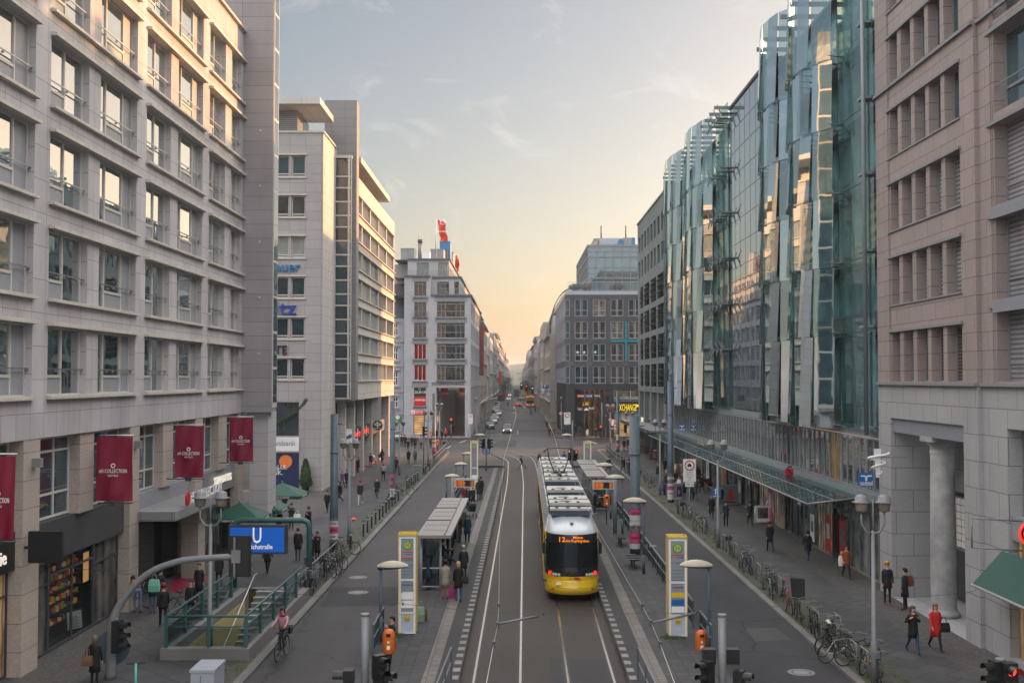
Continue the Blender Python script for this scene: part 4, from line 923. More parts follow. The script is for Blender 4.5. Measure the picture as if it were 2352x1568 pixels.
Ls=Pl('L',xR-.0)
C_.part(m,'wall',['store_stone','roof_grey'])
WST['c3']=dict(frame='frame_grey',glass='glass_dark',us=(.333,.666),t=.07,zs=(.86,));WST['cred']=dict(frame='frame_cream',glass='glass_red',us=(.333,.666),t=.09)
WST['cw']=dict(frame='frame_grey',glass='glass_dark',us=(.15,.3,.68,.85),t=.09,zs=(.86,.4));WST['cwl']=dict(frame='frame_grey',glass='glass_office',us=(.15,.3,.68,.85),t=.09,zs=(.86,));WST['cblue']=dict(frame='frame_grey',glass='blinds_vert',us=(.3,.65),t=.06,zs=(.84,))
WST['cposter']=dict(frame='frame_grey',glass='glass_dark',t=.08)
for i,(a,b)in enumerate(rA):C_.win(FC,colA[0],colA[1],a,b,.25,'cposter' if i==0 else('cred' if i in(1,2)else 'c3'))
for i,(a,b)in enumerate(rB):C_.win(FC,colB[0],colB[1],a,b,.25,'cwl' if i==0 else 'cw')
C_.win(F2,e(623,0)[0],e(776,0)[0],z1+.3,e(0,868)[1],.25,'c3');C_.win(F2,e(838,0)[0],e(900,0)[0],z1+.3,e(0,868)[1],.25,'cposter')
C_.win(F3,g(370,0)[0],g(520,0)[0],z2+.2,g(0,628)[1],.25,'cblue');C_.win(F3,g(638,0)[0],g(768,0)[0],z2+.2,g(0,628)[1],.25,'cblue')
Ls=Pl('L',xR)
WST['cs']=dict(frame='frame_grey',glass='glass_blue',us=(.33,.66),t=.12)
for a,b in bay:
 for z0,z1_ in rB:C_.win(Ls,a,b,z0,z1_,.25,'cs')
for p_,lst in((Pl('L',xR2),[(a+.5,b+.2,z1+.4,z2-1.0)for a,b in bay[:11]]),(Pl('L',xR3),[(a+.8,b-.2,z2+.4,z3-.9)for a,b in bay[:11]])):
 for o in lst:C_.win(p_,*o,.22,'cs')
for(u0,u1),rr in((colA,rA),(colB,rB)):
 for i,(a,b)in enumerate(rr):
  m=MB();FC.box(m,u0-.1,u1+.1,a-.22,a-.02,.003,.15,0);C_.part(m,'sill',['store_dark'])
  m=MB();FC.box(m,u0-.35,u1+.35,b+.02,b+1.0 if i<len(rr)-1 else b+.95,.003,.03,0);C_.part(m,'lintel_band',['store_band'])
for(pl,a,b,z)in((FC,xc,xR+.3,z1),(FC,xL,xc,z2),(F2,xc,xR2+.25,z2),(F3,xL3,xR3+.25,z3)):
 m=MB();pl.box(m,a,b,z-.05,z+.2,-.3,.3);C_.part(m,'cornice',['store_dark'])
for(x,y0,y1,z)in((xR,YC,YE-28,z1),(xR2,YC+2.2,YE-28,z2),(xR3,YC+3.4,YE-28,z3)):
 m=MB();m.box(x-.1,x+.28,y0+.3,y1,z-.05,z+.2);C_.part(m,'cornice',['store_dark'])
def railing(B,pl,a,b,z,d,h=1.05,step=.22,mat='frame_grey'):
 m=MB();pl.box(m,a,b,z+h-.05,z+h,d-.03,d+.03);pl.box(m,a,b,z+.1,z+.14,d-.02,d+.02);x=a
 while x<b:pl.box(m,x,x+.035,z+.14,z+h-.05,d-.015,d+.015);x+=step
 return B.part(m,'railing',[mat])
railing(C_,FC,xc+.1,xR-.1,z1+.2,-.2);railing(C_,FC,xL3-.3,xR2-.1,z2+.2,-2.6)
railing(C_,FC,colA[0]-.4,colA[1]+.4,rA[4][0]-.1,.3)
m=MB();m.box(arc[0]-3,xR-.6,YC+5.2,YC+60,.05,.13,1);m.quad([(arc[0]-.1,YC+5,0),(arc[0]-.1,YC+60,0),(arc[0]-.1,YC+60,7.4),(arc[0]-.1,YC+5,7.4)],0);C_.part(m,'arcade',['glass_shop','arcade_floor'])
m=MB();
for i in range(16):
 m.box(arc[0]+.0,arc[0]+.3,YC+6+i*3.2,YC+6.4+i*3.2,.13,7.2)
C_.part(m,'arcade_column',['frame_cream'])
m=MB();FC.quad(m,arc[0],arc[1]+.6,.1,arc[3],-60,0);C_.part(m,'arcade_end',['glass_warm'])
for i,(xa,ya)in enumerate(((d2(595,0)[0],YC+3),(d2(818,0)[0],YC+1.5))):
 m=MB();zz=d2(0,805)[1];m.box(xa,xa+(1.5 if i else 1.2),ya,ya+.04,zz,arc[3]-.1);TX(m,'Dussmann',.4,'F',(xa+.75,ya-.01),zz+.35,0,1,.004,fit=1.2);m.build('banner',['sign_red','letter_white'],og=(xa,ya,zz),lb=('red hanging banner deep inside','red lettered banner at the right of')[i]+' the department store arcade',cat='banner')
m=MB();bars(FC,m,*doorA,.09,-.24,-.16,0,[doorA[0]+1.7]);f=C_.part(m,'shop_door',['frame_dark']);m=MB();FC.quad(m,*doorA,-.22);m.build('pane',['glass_shop_lit'],pa7=f,og=C_.loc)
def csign(name,txt,x,y,w,mat,lab,size=.6,dep=.04,d=.06,xt=None,back=[]):
 c=d2(x,y);m=MB();TX(m,txt,size,'F',(c[0],YC-d),c[1],0,0,dep,fit=w)
 if xt:xt(m,c)
 m.build(name,[mat]+back,og=(c[0],YC-d,c[1]),lb=lab,cat='sign')
csign('store_sign','DUSSMANN-HAUS',690,668,5.2,'store_dark','dark carved lettering over the department store arcade',.62)
csign('phone_shop_sign','vodafone',388,994,1.75,'lit_red','red lit phone shop lettering with a white disc on the corner building',.42,xt=lambda m,c:(m.disc((c[0]-1.35,YC-.06,c[1]),.33,'y',.06,18,1),m.disc((c[0]-1.35,YC-.12,c[1]),.17,'y',.03,12,0)),back=['letter_white'])
m=MB();y0=YC+.2-.03;c0=rA[0]
m.box(colA[0]+.1,colA[1]-.1,y0,y0+.02,c0[0]+.1,c0[0]+1.6,0)
for t_,k,s_ in(('Mo–Fr',4.0,.5),('9–24 Uhr',3.45,.5),('Sa',2.75,.5),('9–23.30 Uhr',2.2,.5),('Dussmann',1.05,.65)):TX(m,t_,s_,'F',((colA[0]+colA[1])/2-.1,y0-.01),c0[0]+k*1.03,0,1,.004,fit={'Dussmann':2.9}.get(t_,None))
m.build('window_poster',['sign_red','letter_white'],og=(colA[0],y0,c0[0]),lb='opening hours lettering over a red strip in the corner store window',cat='poster')
p0=oY(*D3(55,0),228)[0]if 'D3' in dir()else 0
D3=CR(1900,1200,3.135)
YS=222.;a=oY(*D3(55,945),YS);b=oY(*D3(110,295),YS)
m=MB();m.box(a[0],b[0],YS,YS+.4,a[2],b[2],0);TX(m,'Dussmann das KulturKaufhaus',1.5,'F',((a[0]+b[0])/2,YS-.03),(a[2]+b[2])/2,0,1,.01,rot=R_(-90),fit=(b[2]-a[2])*.94)
m.build('vertical_sign',['store_dark','sign_red'],og=(a[0],YS,a[2]),lb='tall dark upright sign with red lettering on the department store side',cat='sign')
def dq(x,y,Y):return oY(*D1(x,y),Y)
for(x0,x1,ya,yb,Y,mat,nm)in((165,335,455,620,192,'glass_curtain','plant_room'),(540,705,465,570,190,'panel_grey','plant_room'),(655,788,368,470,200,'letter_cyan','cooling_hood'),(660,752,470,575,199,'pole_blue','plant_room'),(800,826,500,640,215,'panel_grey','plant_room'),(425,530,500,565,205,'white','plant_room')):
 p=dq(x0,yb,Y);q=dq(x1,ya,Y);m=MB();m.box(p[0],q[0],Y,Y+4,z3-.3 if p[2]>z3-3 else p[2],q[2]);m.box(p[0]-.05,q[0]+.05,Y-.05,Y+4.05,q[2],q[2]+.1);C_.part(m,nm,[mat])
m=MB();p=dq(411,565,187);q=dq(411,375,187);m.tube([(p[0],187,p[2]-.5),(p[0],187,q[2])],.28,12);m.tube([(p[0],187,q[2]-.1),(p[0],187,q[2]+.5)],.42,12,1);C_.part(m,'chimney',['galv','frame_dark'])
for(x,ya,yb)in((387,280,545),(605,270,470)):
 p=dq(x,yb,187);q=dq(x,ya,187);m=MB();m.tube([(p[0],187,p[2]-.6),(q[0],187,q[2])],[.05,.02],6);C_.part(m,'mast',['frame_dark'])
def flag(xp,yb,yt,pts,Y,lab,lett):
 p=dq(xp,yb,Y);q=dq(xp,yt,Y);o=em_('flag',(p[0],Y,p[2]-.3),lb=lab,cat='flag',gp7='red flags on the department store roof');org=tuple(o.location)
 m=MB();m.tube([(p[0],Y,p[2]-.3),(q[0],Y,q[2])],[.07,.04],8);m.build('flagpole',['white'],pa7=o,og=org)
 n=12;Lf_=[dq(x,y,Y)for x,y in pts[0]];Rt=[dq(x,y,Y)for x,y in pts[1]]
 def lerp(P,t):
  k=t*(len(P)-1);i=min(int(k),len(P)-2);f=k-i;return Ve(P[i]).lerp(Ve(P[i+1]),f)
 m=MB();m.grid([[tuple(lerp(Lf_,t/n).lerp(lerp(Rt,t/n),s/6)+Ve((0,.35*math.sin(s*1.1+t*.7),0)))for s in range(7)]for t in range(n+1)],0);m.build('cloth',['flag_red'],pa7=o,og=org)
 if lett:
  c=lerp(Lf_,.42).lerp(lerp(Rt,.42),.5);m=MB();TX(m,'Dussmann',.42,'F',(c.x,Y-.5),c.z,0,0,.004,fit=1.7);m.torus((c.x+.1,Y-.5,c.z+1.5),.4,.05,'y',12,4);m.build('lettering',['letter_white'],pa7=o,og=org)
flag(612,560,72,([(625,85),(640,180),(650,280),(668,320),(655,362)],[(730,135),(728,190),(733,255),(757,300),(755,362)]),186,'large red flag flying from a tall white pole on the left corner store roof',True)
flag(850,680,520,([(850,540),(848,600),(850,680),(880,745)],[(880,540),(893,600),(905,660),(893,735)]),205,'smaller red flag hanging at the roof edge of the left corner store',False)
O_=Bld('old_apartment_house',(-19,190,0),'old pale blue plastered house with moulded windows behind the bank building')
FO=Pl('F',186);od=lambda x,y:FO.U(*D2(x,y));ox1=xL-.03;ow=(od(62,0)[0],od(123,0)[0])
orows=[(od(0,400)[1],od(0,255)[1]),(od(0,690)[1],od(0,530)[1]),(od(0,945)[1],od(0,820)[1]),(od(0,120)[1],od(0,-20)[1])]
m=MB();zt=FO.U(*D1(0,1330))[1];FO.wall(m,-34,ox1,.1,zt,[(ow[0],ow[1],a,b)for a,b in orows]+[(ow[0]-4,ow[1]-4,a,b)for a,b in orows],.25,0);m.quad([(-34,186,zt),(ox1,186,zt),(ox1,190,zt+6),(-34,190,zt+6)],1);m.box(-34,ox1,190,200,zt,FO.U(*D1(0,620))[1],2)
O_.part(m,'wall',['old_plaster','slate','old_trim'])
WST['old']=dict(frame='white',glass='glass_dark',us=(.5,),zs=(.6,),t=.12)
for a,b in orows:
 for k in(0,-4):
  O_.win(FO,ow[0]+k,ow[1]+k,a,b,.25,'old');m=MB();FO.box(m,ow[0]+k-.25,ow[1]+k+.25,b+.15,b+.4,.003,.25);FO.box(m,ow[0]+k-.2,ow[1]+k+.2,a-.3,a-.05,.003,.2);O_.part(m,'window_moulding',['old_trim'])
for a,b in orows:
 m=MB();FO.box(m,-34,ox1,a-1.1,a-.85,.003,.15);O_.part(m,'cornice',['old_trim'])
m=MB();FO.box(m,ow[0]-1,ow[1]+.6,2.3,3.4,.003,.1,0);m.disc((od(122,0)[0],185.8,od(0,1050)[1]),.35,'y',.08,16,1);m.build('shop_sign',['sign_green','letter_white'],og=(ow[0],185.9,2.3),lb='pale round shop sign on the old blue house',cat='sign')
m=MB();dp=od(183,0)[0];m.tube([(dp+.2,185.6,.1),(dp+.2,185.6,FO.U(*D1(0,1330))[1])],.12,8);C_.part(m,'downpipe',['frame_dark'])
E3=CR(2150,1150,3.484);E2=CR(2150,1300,2.852);E1=CR(2150,850,3.137);E5=CR(2200,1550,3.92)
YE_=182.0;FE=Pl('F',YE_)
E_=Bld('glass_topped_office',(14,195,0),'dark granite office with a glass top storey, right of the far street')
e3=lambda x,y:FE.U(*E3(x,y));e5=lambda x,y:FE.U(*E5(x,y))
ex0=e3(385,0)[0];ex1=32.;ztp=e3(0,100)[1];zpod=e3(0,1340)[1]
pair=[(520,698),(770,946),(1020,1195),(1268,1443)]
pair=[(e3(a,0)[0],e3(b,0)[0])for a,b in pair];sp=pair[3][0]-pair[2][0]
pair+=[(pair[3][0]+sp*k,pair[3][1]+sp*k)for k in(1,2,3)]
rw=[(e3(0,b)[1],e3(0,a)[1])for a,b in((162,397),(472,710),(785,1022),(1097,1335))]
cw=(e3(387,0)[0]+.05,e3(447,0)[0])
m=MB();FE.wall(m,ex0,ex1,zpod,ztp,[(a,b,c,d)for a,b in pair for c,d in rw]+[(cw[0],cw[1],c,d)for c,d in rw],.15,0)
FE.wall(m,e3(950,0)[0],ex1,0,zpod,[(e5(1000,0)[0],e5(1000,0)[0]+9,e5(0,215)[1],e5(0,20)[1]),(e5(1000,0)[0],ex1-1,.3,e5(0,240)[1])],.3,2)
FE.box(m,ex0,e3(950,0)[0],e3(0,1420)[1],zpod-.01,-.5,-.02,2)
m.quad([(ex0,YE_,ztp),(ex1,YE_,ztp),(ex1,YE_+60,ztp),(ex0,YE_+60,ztp)],3)
RS=Pl('R',ex0);yS=[(YE_+1.2+i*1.55,YE_+2.45+i*1.55)for i in range(0)]
RS.wall(m,YE_,YE_+44,zpod,ztp,[(YE_+1+i*5.2,YE_+5.4+i*5.2,c,d)for i in range(8)for c,d in rw],.12,0)
E_.part(m,'wall',['dark_granite','dark_granite','black_granite','roof_grey'])
WST['epair']=dict(frame='pale_metal',glass='glass_dark',us=(.44,.56),zs=(.34,),t=.08);WST['epl']=dict(frame='pale_metal',glass='glass_office',us=(.44,.56),zs=(.34,),t=.08);WST['epc']=dict(frame='pale_metal',glass='glass_teal',us=(.44,.56),zs=(.34,),t=.08);WST['ecor']=dict(frame='pale_metal',glass='glass_teal',zs=(.34,),t=.06);WST['eside']=dict(frame='pale_metal',glass='glass_blue',us=(.25,.5,.75),zs=(.34,),t=.1)
for j,(c,d)in enumerate(rw):
 for i,(a,b)in enumerate(pair):E_.win(FE,a,b,c,d,.15,'epl' if j==1 or(j==0 and i in(1,))else('epc' if(i+j)%3==0 else 'epair'))
 E_.win(FE,cw[0],cw[1],c,d,.1,'ecor')
 for i in range(8):E_.win(RS,YE_+1+i*5.2,YE_+5.4+i*5.2,c,d,.1,'eside')
for a,b in pair[:4]:
 m=MB();FE.box(m,a-.0-1.12*.98,a-.12,e3(0,1090)[1],e3(0,1030)[1],.003,.012);E_.part(m,'dark_tile',['dark_panel'])
cx0,cx1=e3(1218,0)[0],e3(1245,0)[0]
m=MB();FE.box(m,cx0,cx1,e3(0,1022)[1],e3(0,472)[1],.004,.3);FE.box(m,e3(1017,0)[0],cx0,e3(0,760)[1],e3(0,730)[1],.004,.25);FE.box(m,cx1,ex1-6,e3(0,760)[1],e3(0,730)[1],.004,.25)
m.build('cross_sign',['turquoise'],og=(cx0,YE_-.3,e3(0,1022)[1]),lb='large turquoise cross fixed to the dark granite facade',cat='sign')
m=MB()
for x,y in((558,902),(650,902),(806,900)):
 c=e3(x,y);P=[]
 for k in range(10):r=.32 if k%2==0 else.1;t=math.pi/2+k*math.pi/5;P.append((c[0]+r*math.cos(t),c[1]+r*math.sin(t)))
 m.prism(P,YE_+.05,YE_+.08,'y',0)
 E_.part(m,'paper_star',['letter_white']);m=MB()
m=MB();FE.box(m,ex0+.15,ex1,ztp+.01,e3(0,48)[1],-.6,.03);E_.part(m,'parapet',['pale_metal'])
m=MB();m.box(ex0+.15,ex0+.9,YE_+.6,YE_+44,ztp+.01,e3(0,48)[1]);E_.part(m,'parapet',['pale_metal'])
railing(E_,FE,ex0+.4,ex1,e3(0,48)[1],-.3,h=1.5,step=.2,mat='pale_metal')
YG=YE_+3.2;FG=Pl('F',YG);g1=lambda x,y:FG.U(*E1(x,y));gx0=g1(630,0)[0];gzt=g1(0,415)[1];gzb=e3(0,48)[1]-.5
m=MB();m.box(gx0,ex1,YG+.05,YG+34,gzb,gzt-.1);E_.part(m,'glass_storey',['glass_sky'])
MATS['glass_sky'];
m=MB()
for z,h in((gzt-.2,.35),(g1(0,565)[1],.25),(g1(0,835)[1],.25)):FG.box(m,gx0-.1,ex1,z,z+h,-.2,.12)
for y in(495,695,770):zz=g1(0,y)[1];FG.box(m,gx0,ex1,zz,zz+.07,-.1,.05)
x=g1(630,0)[0];k=0
while x<ex1:
 FG.box(m,x,x+.08,gzb,gzt-.2,-.1,.08);x+=g1(740,0)[0]-g1(637,0)[0]if k%2==0 else(g1(850,0)[0]-g1(740,0)[0]);k+=1
RG=Pl('R',gx0)
for z,h in((gzt-.2,.35),(g1(0,565)[1],.25),(g1(0,835)[1],.25),(g1(0,495)[1],.07),(g1(0,695)[1],.07)):RG.box(m,YG,YG+34,z,z+h,-.2,.1)
y=YG
while y<YG+34:RG.box(m,y,y+.08,gzb,gzt-.2,-.1,.07);y+=1.6
E_.part(m,'mullion',['frame_grey'])
for(x0,x1,ya,yb,Y,mat)in((780,1075,322,405,190,'pale_metal'),(1080,1180,315,405,188,'panel_grey'),(1030,1075,335,400,187,'letter_cyan'),(1180,1225,315,400,188,'letter_cyan')):
 p=oY(*E1(x0,yb),Y);q=oY(*E1(x1,ya),Y);m=MB();m.box(p[0],q[0],Y,Y+5,gzt,q[2]);E_.part(m,'plant_room',[mat])
m=MB()
for k in range(6):
 p=oY(*E1(675+k*18,405),189);q=oY(*E1(715+k*12,325),189);m.tube([p,q],.07,5)
E_.part(m,'roof_frame',['frame_dark'])
for(x,ya,yb)in((800,165,320),(1109,165,315)):
 p=oY(*E1(x,yb),191);q=oY(*E1(x,ya),191);m=MB();m.tube([(p[0],191,p[2]-.5),((p[0]+q[0])/2,191,(p[2]+q[2])/2+1),q],[.14,.12,.03],6);E_.part(m,'mast',['frame_dark'])
for x in(470,615,1000):
 p=oY(*E1(x,975),YE_+1.4);topiary('potted_shrub',(p[0],YE_+1.4,e3(0,48)[1]-.3),1.5,1.0,{470:'leftmost',615:'middle',1000:'rightmost'}[x]+' round shrub on the dark granite building terrace',cone=False,gp7='terrace shrubs')
m=MB()
for x0,x1 in((385,515),):
 a,b=e3(x0,0)[0],e3(x1,0)[0];m.box(b-1.35,b,YE_-.02,YE_+.9,.1,e3(0,1410)[1])
E_.part(m,'column',['black_granite'])
for k in range(9):
 m=MB();m.box(ex0+.05,ex0+.75,YE_+.2+k*4.6,YE_+1.0+k*4.6,.1,zpod-.02);E_.part(m,'column',['black_granite'])
m=MB();m.quad([(ex0+3.2,YE_+.5,0),(ex0+3.2,YE_+44,0),(ex0+3.2,YE_+44,zpod),(ex0+3.2,YE_+.5,zpod)],0);FE.quad(m,ex0+3,e3(950,0)[0],.1,zpod,-7,0);E_.part(m,'arcade_shopfront',['glass_shop'])
for k in range(7):
 m=MB();xx=ex0+3.2+k*.9;m.box(xx,xx+.1,YE_+6.8,YE_+6.98,.1,zpod-.3);E_.part(m,'shopfront_mullion',['galv'])
m=MB();a=e5(780,0)[0];m.box(a,a+.9,YE_+.05,YE_+.8,.1,e5(0,180)[1]);E_.part(m,'column',['black_granite'])
yy=YE_-.05
def esign(name,bx,txts,lab,mats,Y=YE_+.3,em=None):
 a=oY(*E5(bx[0],bx[3]),Y);b=oY(*E5(bx[2],bx[1]),Y);m=MB();m.box(a[0],b[0],Y,Y+.1,a[2],b[2],0)
 for(t_,x,y,w,s_,mi)in txts:
  c=oY(*E5(x,y),Y);TX(m,t_,s_,'F',(c[0],Y-.02),c[2],0,mi,.01,fit=w)
 if em:em(m)
 return m.build(name,mats,og=(a[0],Y,a[2]),lb=lab,cat='sign')
k=(oY(*E5(1000,0),YE_)[0]-oY(*E5(900,0),YE_)[0])/100
esign('shop_sign',(427,108,540,152),[('westermann',484,128,95*k,.5,1)],'small red fascia sign high in the dark arcade',['sign_red','letter_white'])
esign('shop_sign',(550,108,664,152),[('Schroedel',615,130,80*k,.5,1)],'small blue fascia sign beside the red one in the dark arcade',['sign_blue','letter_white'])
esign('shop_sign',(670,105,800,152),[('Diesterweg',742,126,90*k,.5,1)],'small dark fascia sign with white lettering, rightmost of the arcade trio',['black','letter_white'])
esign('exchange_sign',(500,225,615,295),[('CHANGE',560,248,95*k,.6,1),('JUWELIER GOLD',555,271,100*k,.3,1)],'small black sign with yellow exchange lettering inside the dark arcade',['black','lit_yellow'],Y=YE_+5)
esign('tapas_banner',(425,302,790,362),[('bento tapas',470,332,75*k,.4,1),('Mmmh!',650,322,85*k,.6,1)],'long wine red banner across the dark arcade entrance',['tapas_red','letter_white'],Y=YE_+.5)if False else None
esign('tapas_banner',(425,302,790,362),[('tapas',465,332,60*k,.5,1),('Mmmh!',650,322,85*k,.6,1)],'long wine red banner across the dark arcade entrance',['tapas_red','letter_white'],Y=YE_+.5,em=lambda m:m.prism([(oY(*E5(x,y),YE_+.5)[0],oY(*E5(x,y),YE_+.5)[2])for x,y in((530,348),(570,318),(612,348),(600,356),(540,356))],YE_+.45,YE_+.49,'y',1))
esign('exchange_sign',(1010,245,1500,360),[('EXCHANGE',1210,316,300*k,1.5,1)],'wide black fascia sign with big yellow exchange lettering, above the pharmacy',['black','lit_yellow'],Y=YE_-.2,em=lambda m:m.disc((oY(*E5(1370,283),YE_)[0],YE_-.25,oY(*E5(1370,283),YE_)[2]),20*k,'y',.05,18,1))
esign('office_sign',(1003,145,1500,188),[('servento',1130,165,95*k,.5,1),('servento',1275,167,110*k,.3,1)],'pale turquoise window strip lettering above the exchange sign',['glass_curtain','turquoise'],Y=YE_-.04)
WST['eshop']=dict(frame='pale_metal',glass='glass_office',us=(.3,.62,),t=.1)
a=e5(1000,0)[0];E_.win(FE,a,a+9,e5(0,215)[1],e5(0,20)[1],.3,'eshop')
m=MB();FE.quad(m,a,ex1-1,.3,e5(0,508)[1],-.28);E_.part(m,'pharmacy_window',['shop_gold'])
m=MB();FE.quad(m,a,ex1-1,e5(0,508)[1]+.02,e5(0,240)[1],-.27);m.build('poster',['poster_face'],og=(a,YE_+.27,4),lb='large pale beauty poster over the pharmacy window',cat='poster')
c=oY(*E5(1005,550),YE_-1.2);m=MB();P=[(c[0]-42*k,c[2]-45*k),(c[0]+48*k,c[2]-45*k),(c[0]+48*k,c[2]+20*k),(c[0]+20*k,c[2]+50*k),(c[0]-25*k,c[2]+50*k),(c[0]-42*k,c[2]+10*k)]
m.prism(P,YE_-1.3,YE_-1.1,'y',0);TX(m,'A',2.2,'F',(c[0]+.15,YE_-1.32),c[2],0,1,.01,fit=60*k);m.build('pharmacy_sign',['letter_white','sign_red'],og=(c[0],YE_-1.2,c[2]),lb='white pharmacy sign with a red letter A at the far right corner',cat='sign')
p=oY(*D3(835,1065),230);q=oY(*D3(935,1200),230)
m=MB();n=10;m.grid([[(p[0]+(q[0]-p[0])*s/n,230+.3*math.sin(s*.8+t*.3),p[2]+(q[2]-p[2])*t/n*(.75+.25*s/n))for s in range(n+1)]for t in range(n+1)],0)
for kx in(-.5,0,.5):m.prism([((p[0]+q[0])/2+kx-.25,(p[2]+q[2])/2+.4),((p[0]+q[0])/2+kx+.25,(p[2]+q[2])/2+.4),((p[0]+q[0])/2+kx+.2,(p[2]+q[2])/2+1.5)],229.5,229.55,'y',1)
TX(m,'maritim',.6,'F',((p[0]+q[0])/2,229.5),(p[2]+q[2])/2-.2,0,1,.01,fit=3.2)
m.build('white_banner',['white','sign_blue'],og=(p[0],230,p[2]),lb='white banner with blue emblem beside the far right facade',cat='banner')
F_=Bld('grey_office',(20,135,0),'grey-green stone office with narrow dark windows, between the glass front and the crossing')
XF=16.3;RF=Pl('R',XF);G2=CR(2550,750,1.568)
f1=lambda x,y:RF.U(*E1(x,y));f3=lambda x,y:RF.U(*E2(x,y))
yN=118.6;yFar=RF.U(1465,700)[0];zT=f1(1258,160)[1]
narrow=[(1268,1287),(1301,1322),(1339,1362),(1376,1398),(1415,1441),(1458,1482),(1503,1531),(1549,1576),(1597,1628),(1649,1680)]
nar=sorted([tuple(sorted((f1(a,300)[0],f1(b,300)[0])))for a,b in narrow])
rz=[(f1(1549,240)[1],f1(1549,8)[1]),(f1(1549,610)[1],f1(1549,372)[1])]
wide=[(1290,1325),(1341,1402),(1419,1488),(1504,1582)]
wid=[tuple(sorted((f1(a,900)[0],f1(b,900)[0])))for a,b in wide]
rz2=[(f1(1504,1090)[1],f1(1504,790)[1]),(f1(1504,1455)[1],f1(1504,1165)[1])];d_=rz2[0][0]-rz2[1][0]
rz2+=[(rz2[1][0]-d_,rz2[1][1]-d_),(rz2[1][0]-2*d_,rz2[1][1]-2*d_)]
right2=[tuple(sorted((f1(a,900)[0],f1(b,900)[0])))for a,b in((1599,1636),(1650,1690))]
podz=f3(1500,690)[1]
ops=[(a,b,c,d)for a,b in nar for c,d in rz]+[(a,b,c,d,.5)for a,b in wid for c,d in rz2]+[(a,b,c,d,.5)for a,b in right2 for c,d in rz2]
m=MB();RF.wall(m,yN,yFar,podz-.9,zT,ops,.25,0)
m.quad([(XF,yFar,podz-.9),(60,yFar,podz-.9),(60,yFar,zT),(XF,yFar,zT)],0);m.quad([(XF,yN,zT),(60,yN,zT),(60,yFar,zT),(XF,yFar,zT)],1)
m.quad([(XF,yN,podz-.9),(XF,yFar,podz-.9),(19,yFar,podz-.9),(19,yN,podz-.9)],0);m.quad([(XF,yN,0),(30,yN,0),(30,yN,zT),(XF,yN,zT)],0)
F_.part(m,'wall',['green_stone','roof_grey'])
m=MB();RF.box(m,yN,yFar+.1,zT,zT+.2,-.3,.12);F_.part(m,'cornice',['frame_grey'])
WST['fn']=dict(frame='frame_dark',glass='glass_teal',t=.06);WST['fw']=dict(frame='frame_dark',glass='glass_teal',us=(.33,.66),zs=(.2,.45,.7),t=.05)
for o in ops:
 F_.win(RF,o[0],o[1],o[2],o[3],o[4]-.0 if len(o)>4 else.25,'fw' if(o[1]-o[0])>2.2 else 'fn')
for a,b in wid:
 for c,d in rz2:
  m=MB()
  for k in(.25,.5,.75):RF.box(m,a+.1,b-.1,c+(d-c)*k,c+(d-c)*k+.05,-.25,.25)
  F_.part(m,'sunshade',['frame_dark'])
gcols=[];
for xa,xb in((1150,1165),(1210,1222),(1285,1298),(1362,1376),(1440,1462),(1535,1560)):
 a,b=sorted((RF.U(*E2(xa,800))[0],RF.U(*E2(xb,800))[0]));gcols.append((a,b))
gcols=sorted(gcols)
for a,b in gcols:
 m=MB();m.box(XF+.02,XF+.9,a,max(b,a+.9),0,podz-.92);F_.part(m,'column',['green_stone'])
m=MB();RF.quad(m,yN,yFar,0,podz-.9,-1.0);F_.part(m,'shopfront',['glass_shop'])
WST['fp']=dict(frame='frame_grey',glass='blinds',t=.1)
for i in range(len(gcols)-1):F_.win(Pl('R',XF+.5),max(gcols[i][1],gcols[i][0]+.9),gcols[i+1][0],4.4,podz-1.0,.1,'fp')
m=MB();zc=f3(1300,1040)[1]
y=yN+4
while y<yFar-1:m.box(XF-2.2,XF+.4,y,y+3.3,3.75,3.95,0);m.box(XF-2.25,XF-2.1,y-.1,y+3.4,3.65,4.0,1);y+=3.6
F_.part(m,'canopy',['frame_grey','frame_dark'])
p=oX(*E2(1190,1080),XF-.3);m=MB();TX(m,'DEPOT',.8,'R',(XF-.25,p[1]),p[2],0,0,.03);m.build('shop_sign',['lit_white'],og=(XF-.25,p[1],p[2]),lb='white lit shop lettering under the grey office canopy',cat='sign')
G_=Bld('glass_department_store',(20,85,0),'department store with a rippling green glass front of tilted panes on the right')
XG=16.3;RG_=Pl('R',XG)
Zs=[7.35,12.0,15.5,19.05,22.55,26.05,30.3]
yA,yB=51.4,118.5;XI=17.7
RI=Pl('R',XI)
m=MB();m.box(XI+.05,45,yA,yB,7.3,30.0,0);m.box(XI-.6,45,yA,yB,30.0,30.15,1);G_.part(m,'wall',['fin_dark','roof_grey'])
ylist=[yA+.2];
wings=[(51.6,72.3),(87.0,118.4)]
for w0,w1 in wings:
 n=max(1,int((w1-w0)/2.3));st=(w1-w0)/n
 for f in range(6):
  z0,z1=Zs[f],Zs[f+1]
  m=MB();RI.box(m,w0,w1,z0-.1,z0+.75,0,.12,0)
  k=z0-.02
  while k<z0+.7:RI.box(m,w0,w1,k,k+.04,.12,.16,1);k+=.12
  G_.part(m,'spandrel',['louvre','fin_teal'])
  m=MB();RI.box(m,w0,w1,z0-.28,z0-.1,0,1.05);G_.part(m,'floor_slab',['fin_teal'])
WST['gin']=dict(frame='fin_teal',glass='inner_glass',t=.09);WST['ginl']=dict(frame='fin_teal',glass='inner_lit',t=.09)
cnt=0
for w0,w1 in wings:
 n=int((w1-w0)/2.3);st=(w1-w0)/n
 for f in range(6):
  for i in range(n):
   cnt+=1
   lit=(f==2 and i<2 and w0<60)or(cnt*7919)%23==0
   G_.win(Pl('R',XI-.14),w0+i*st+.05,w0+(i+1)*st-.05,Zs[f]+.78,Zs[f+1]-.3,.1,'ginl' if lit else 'gin')
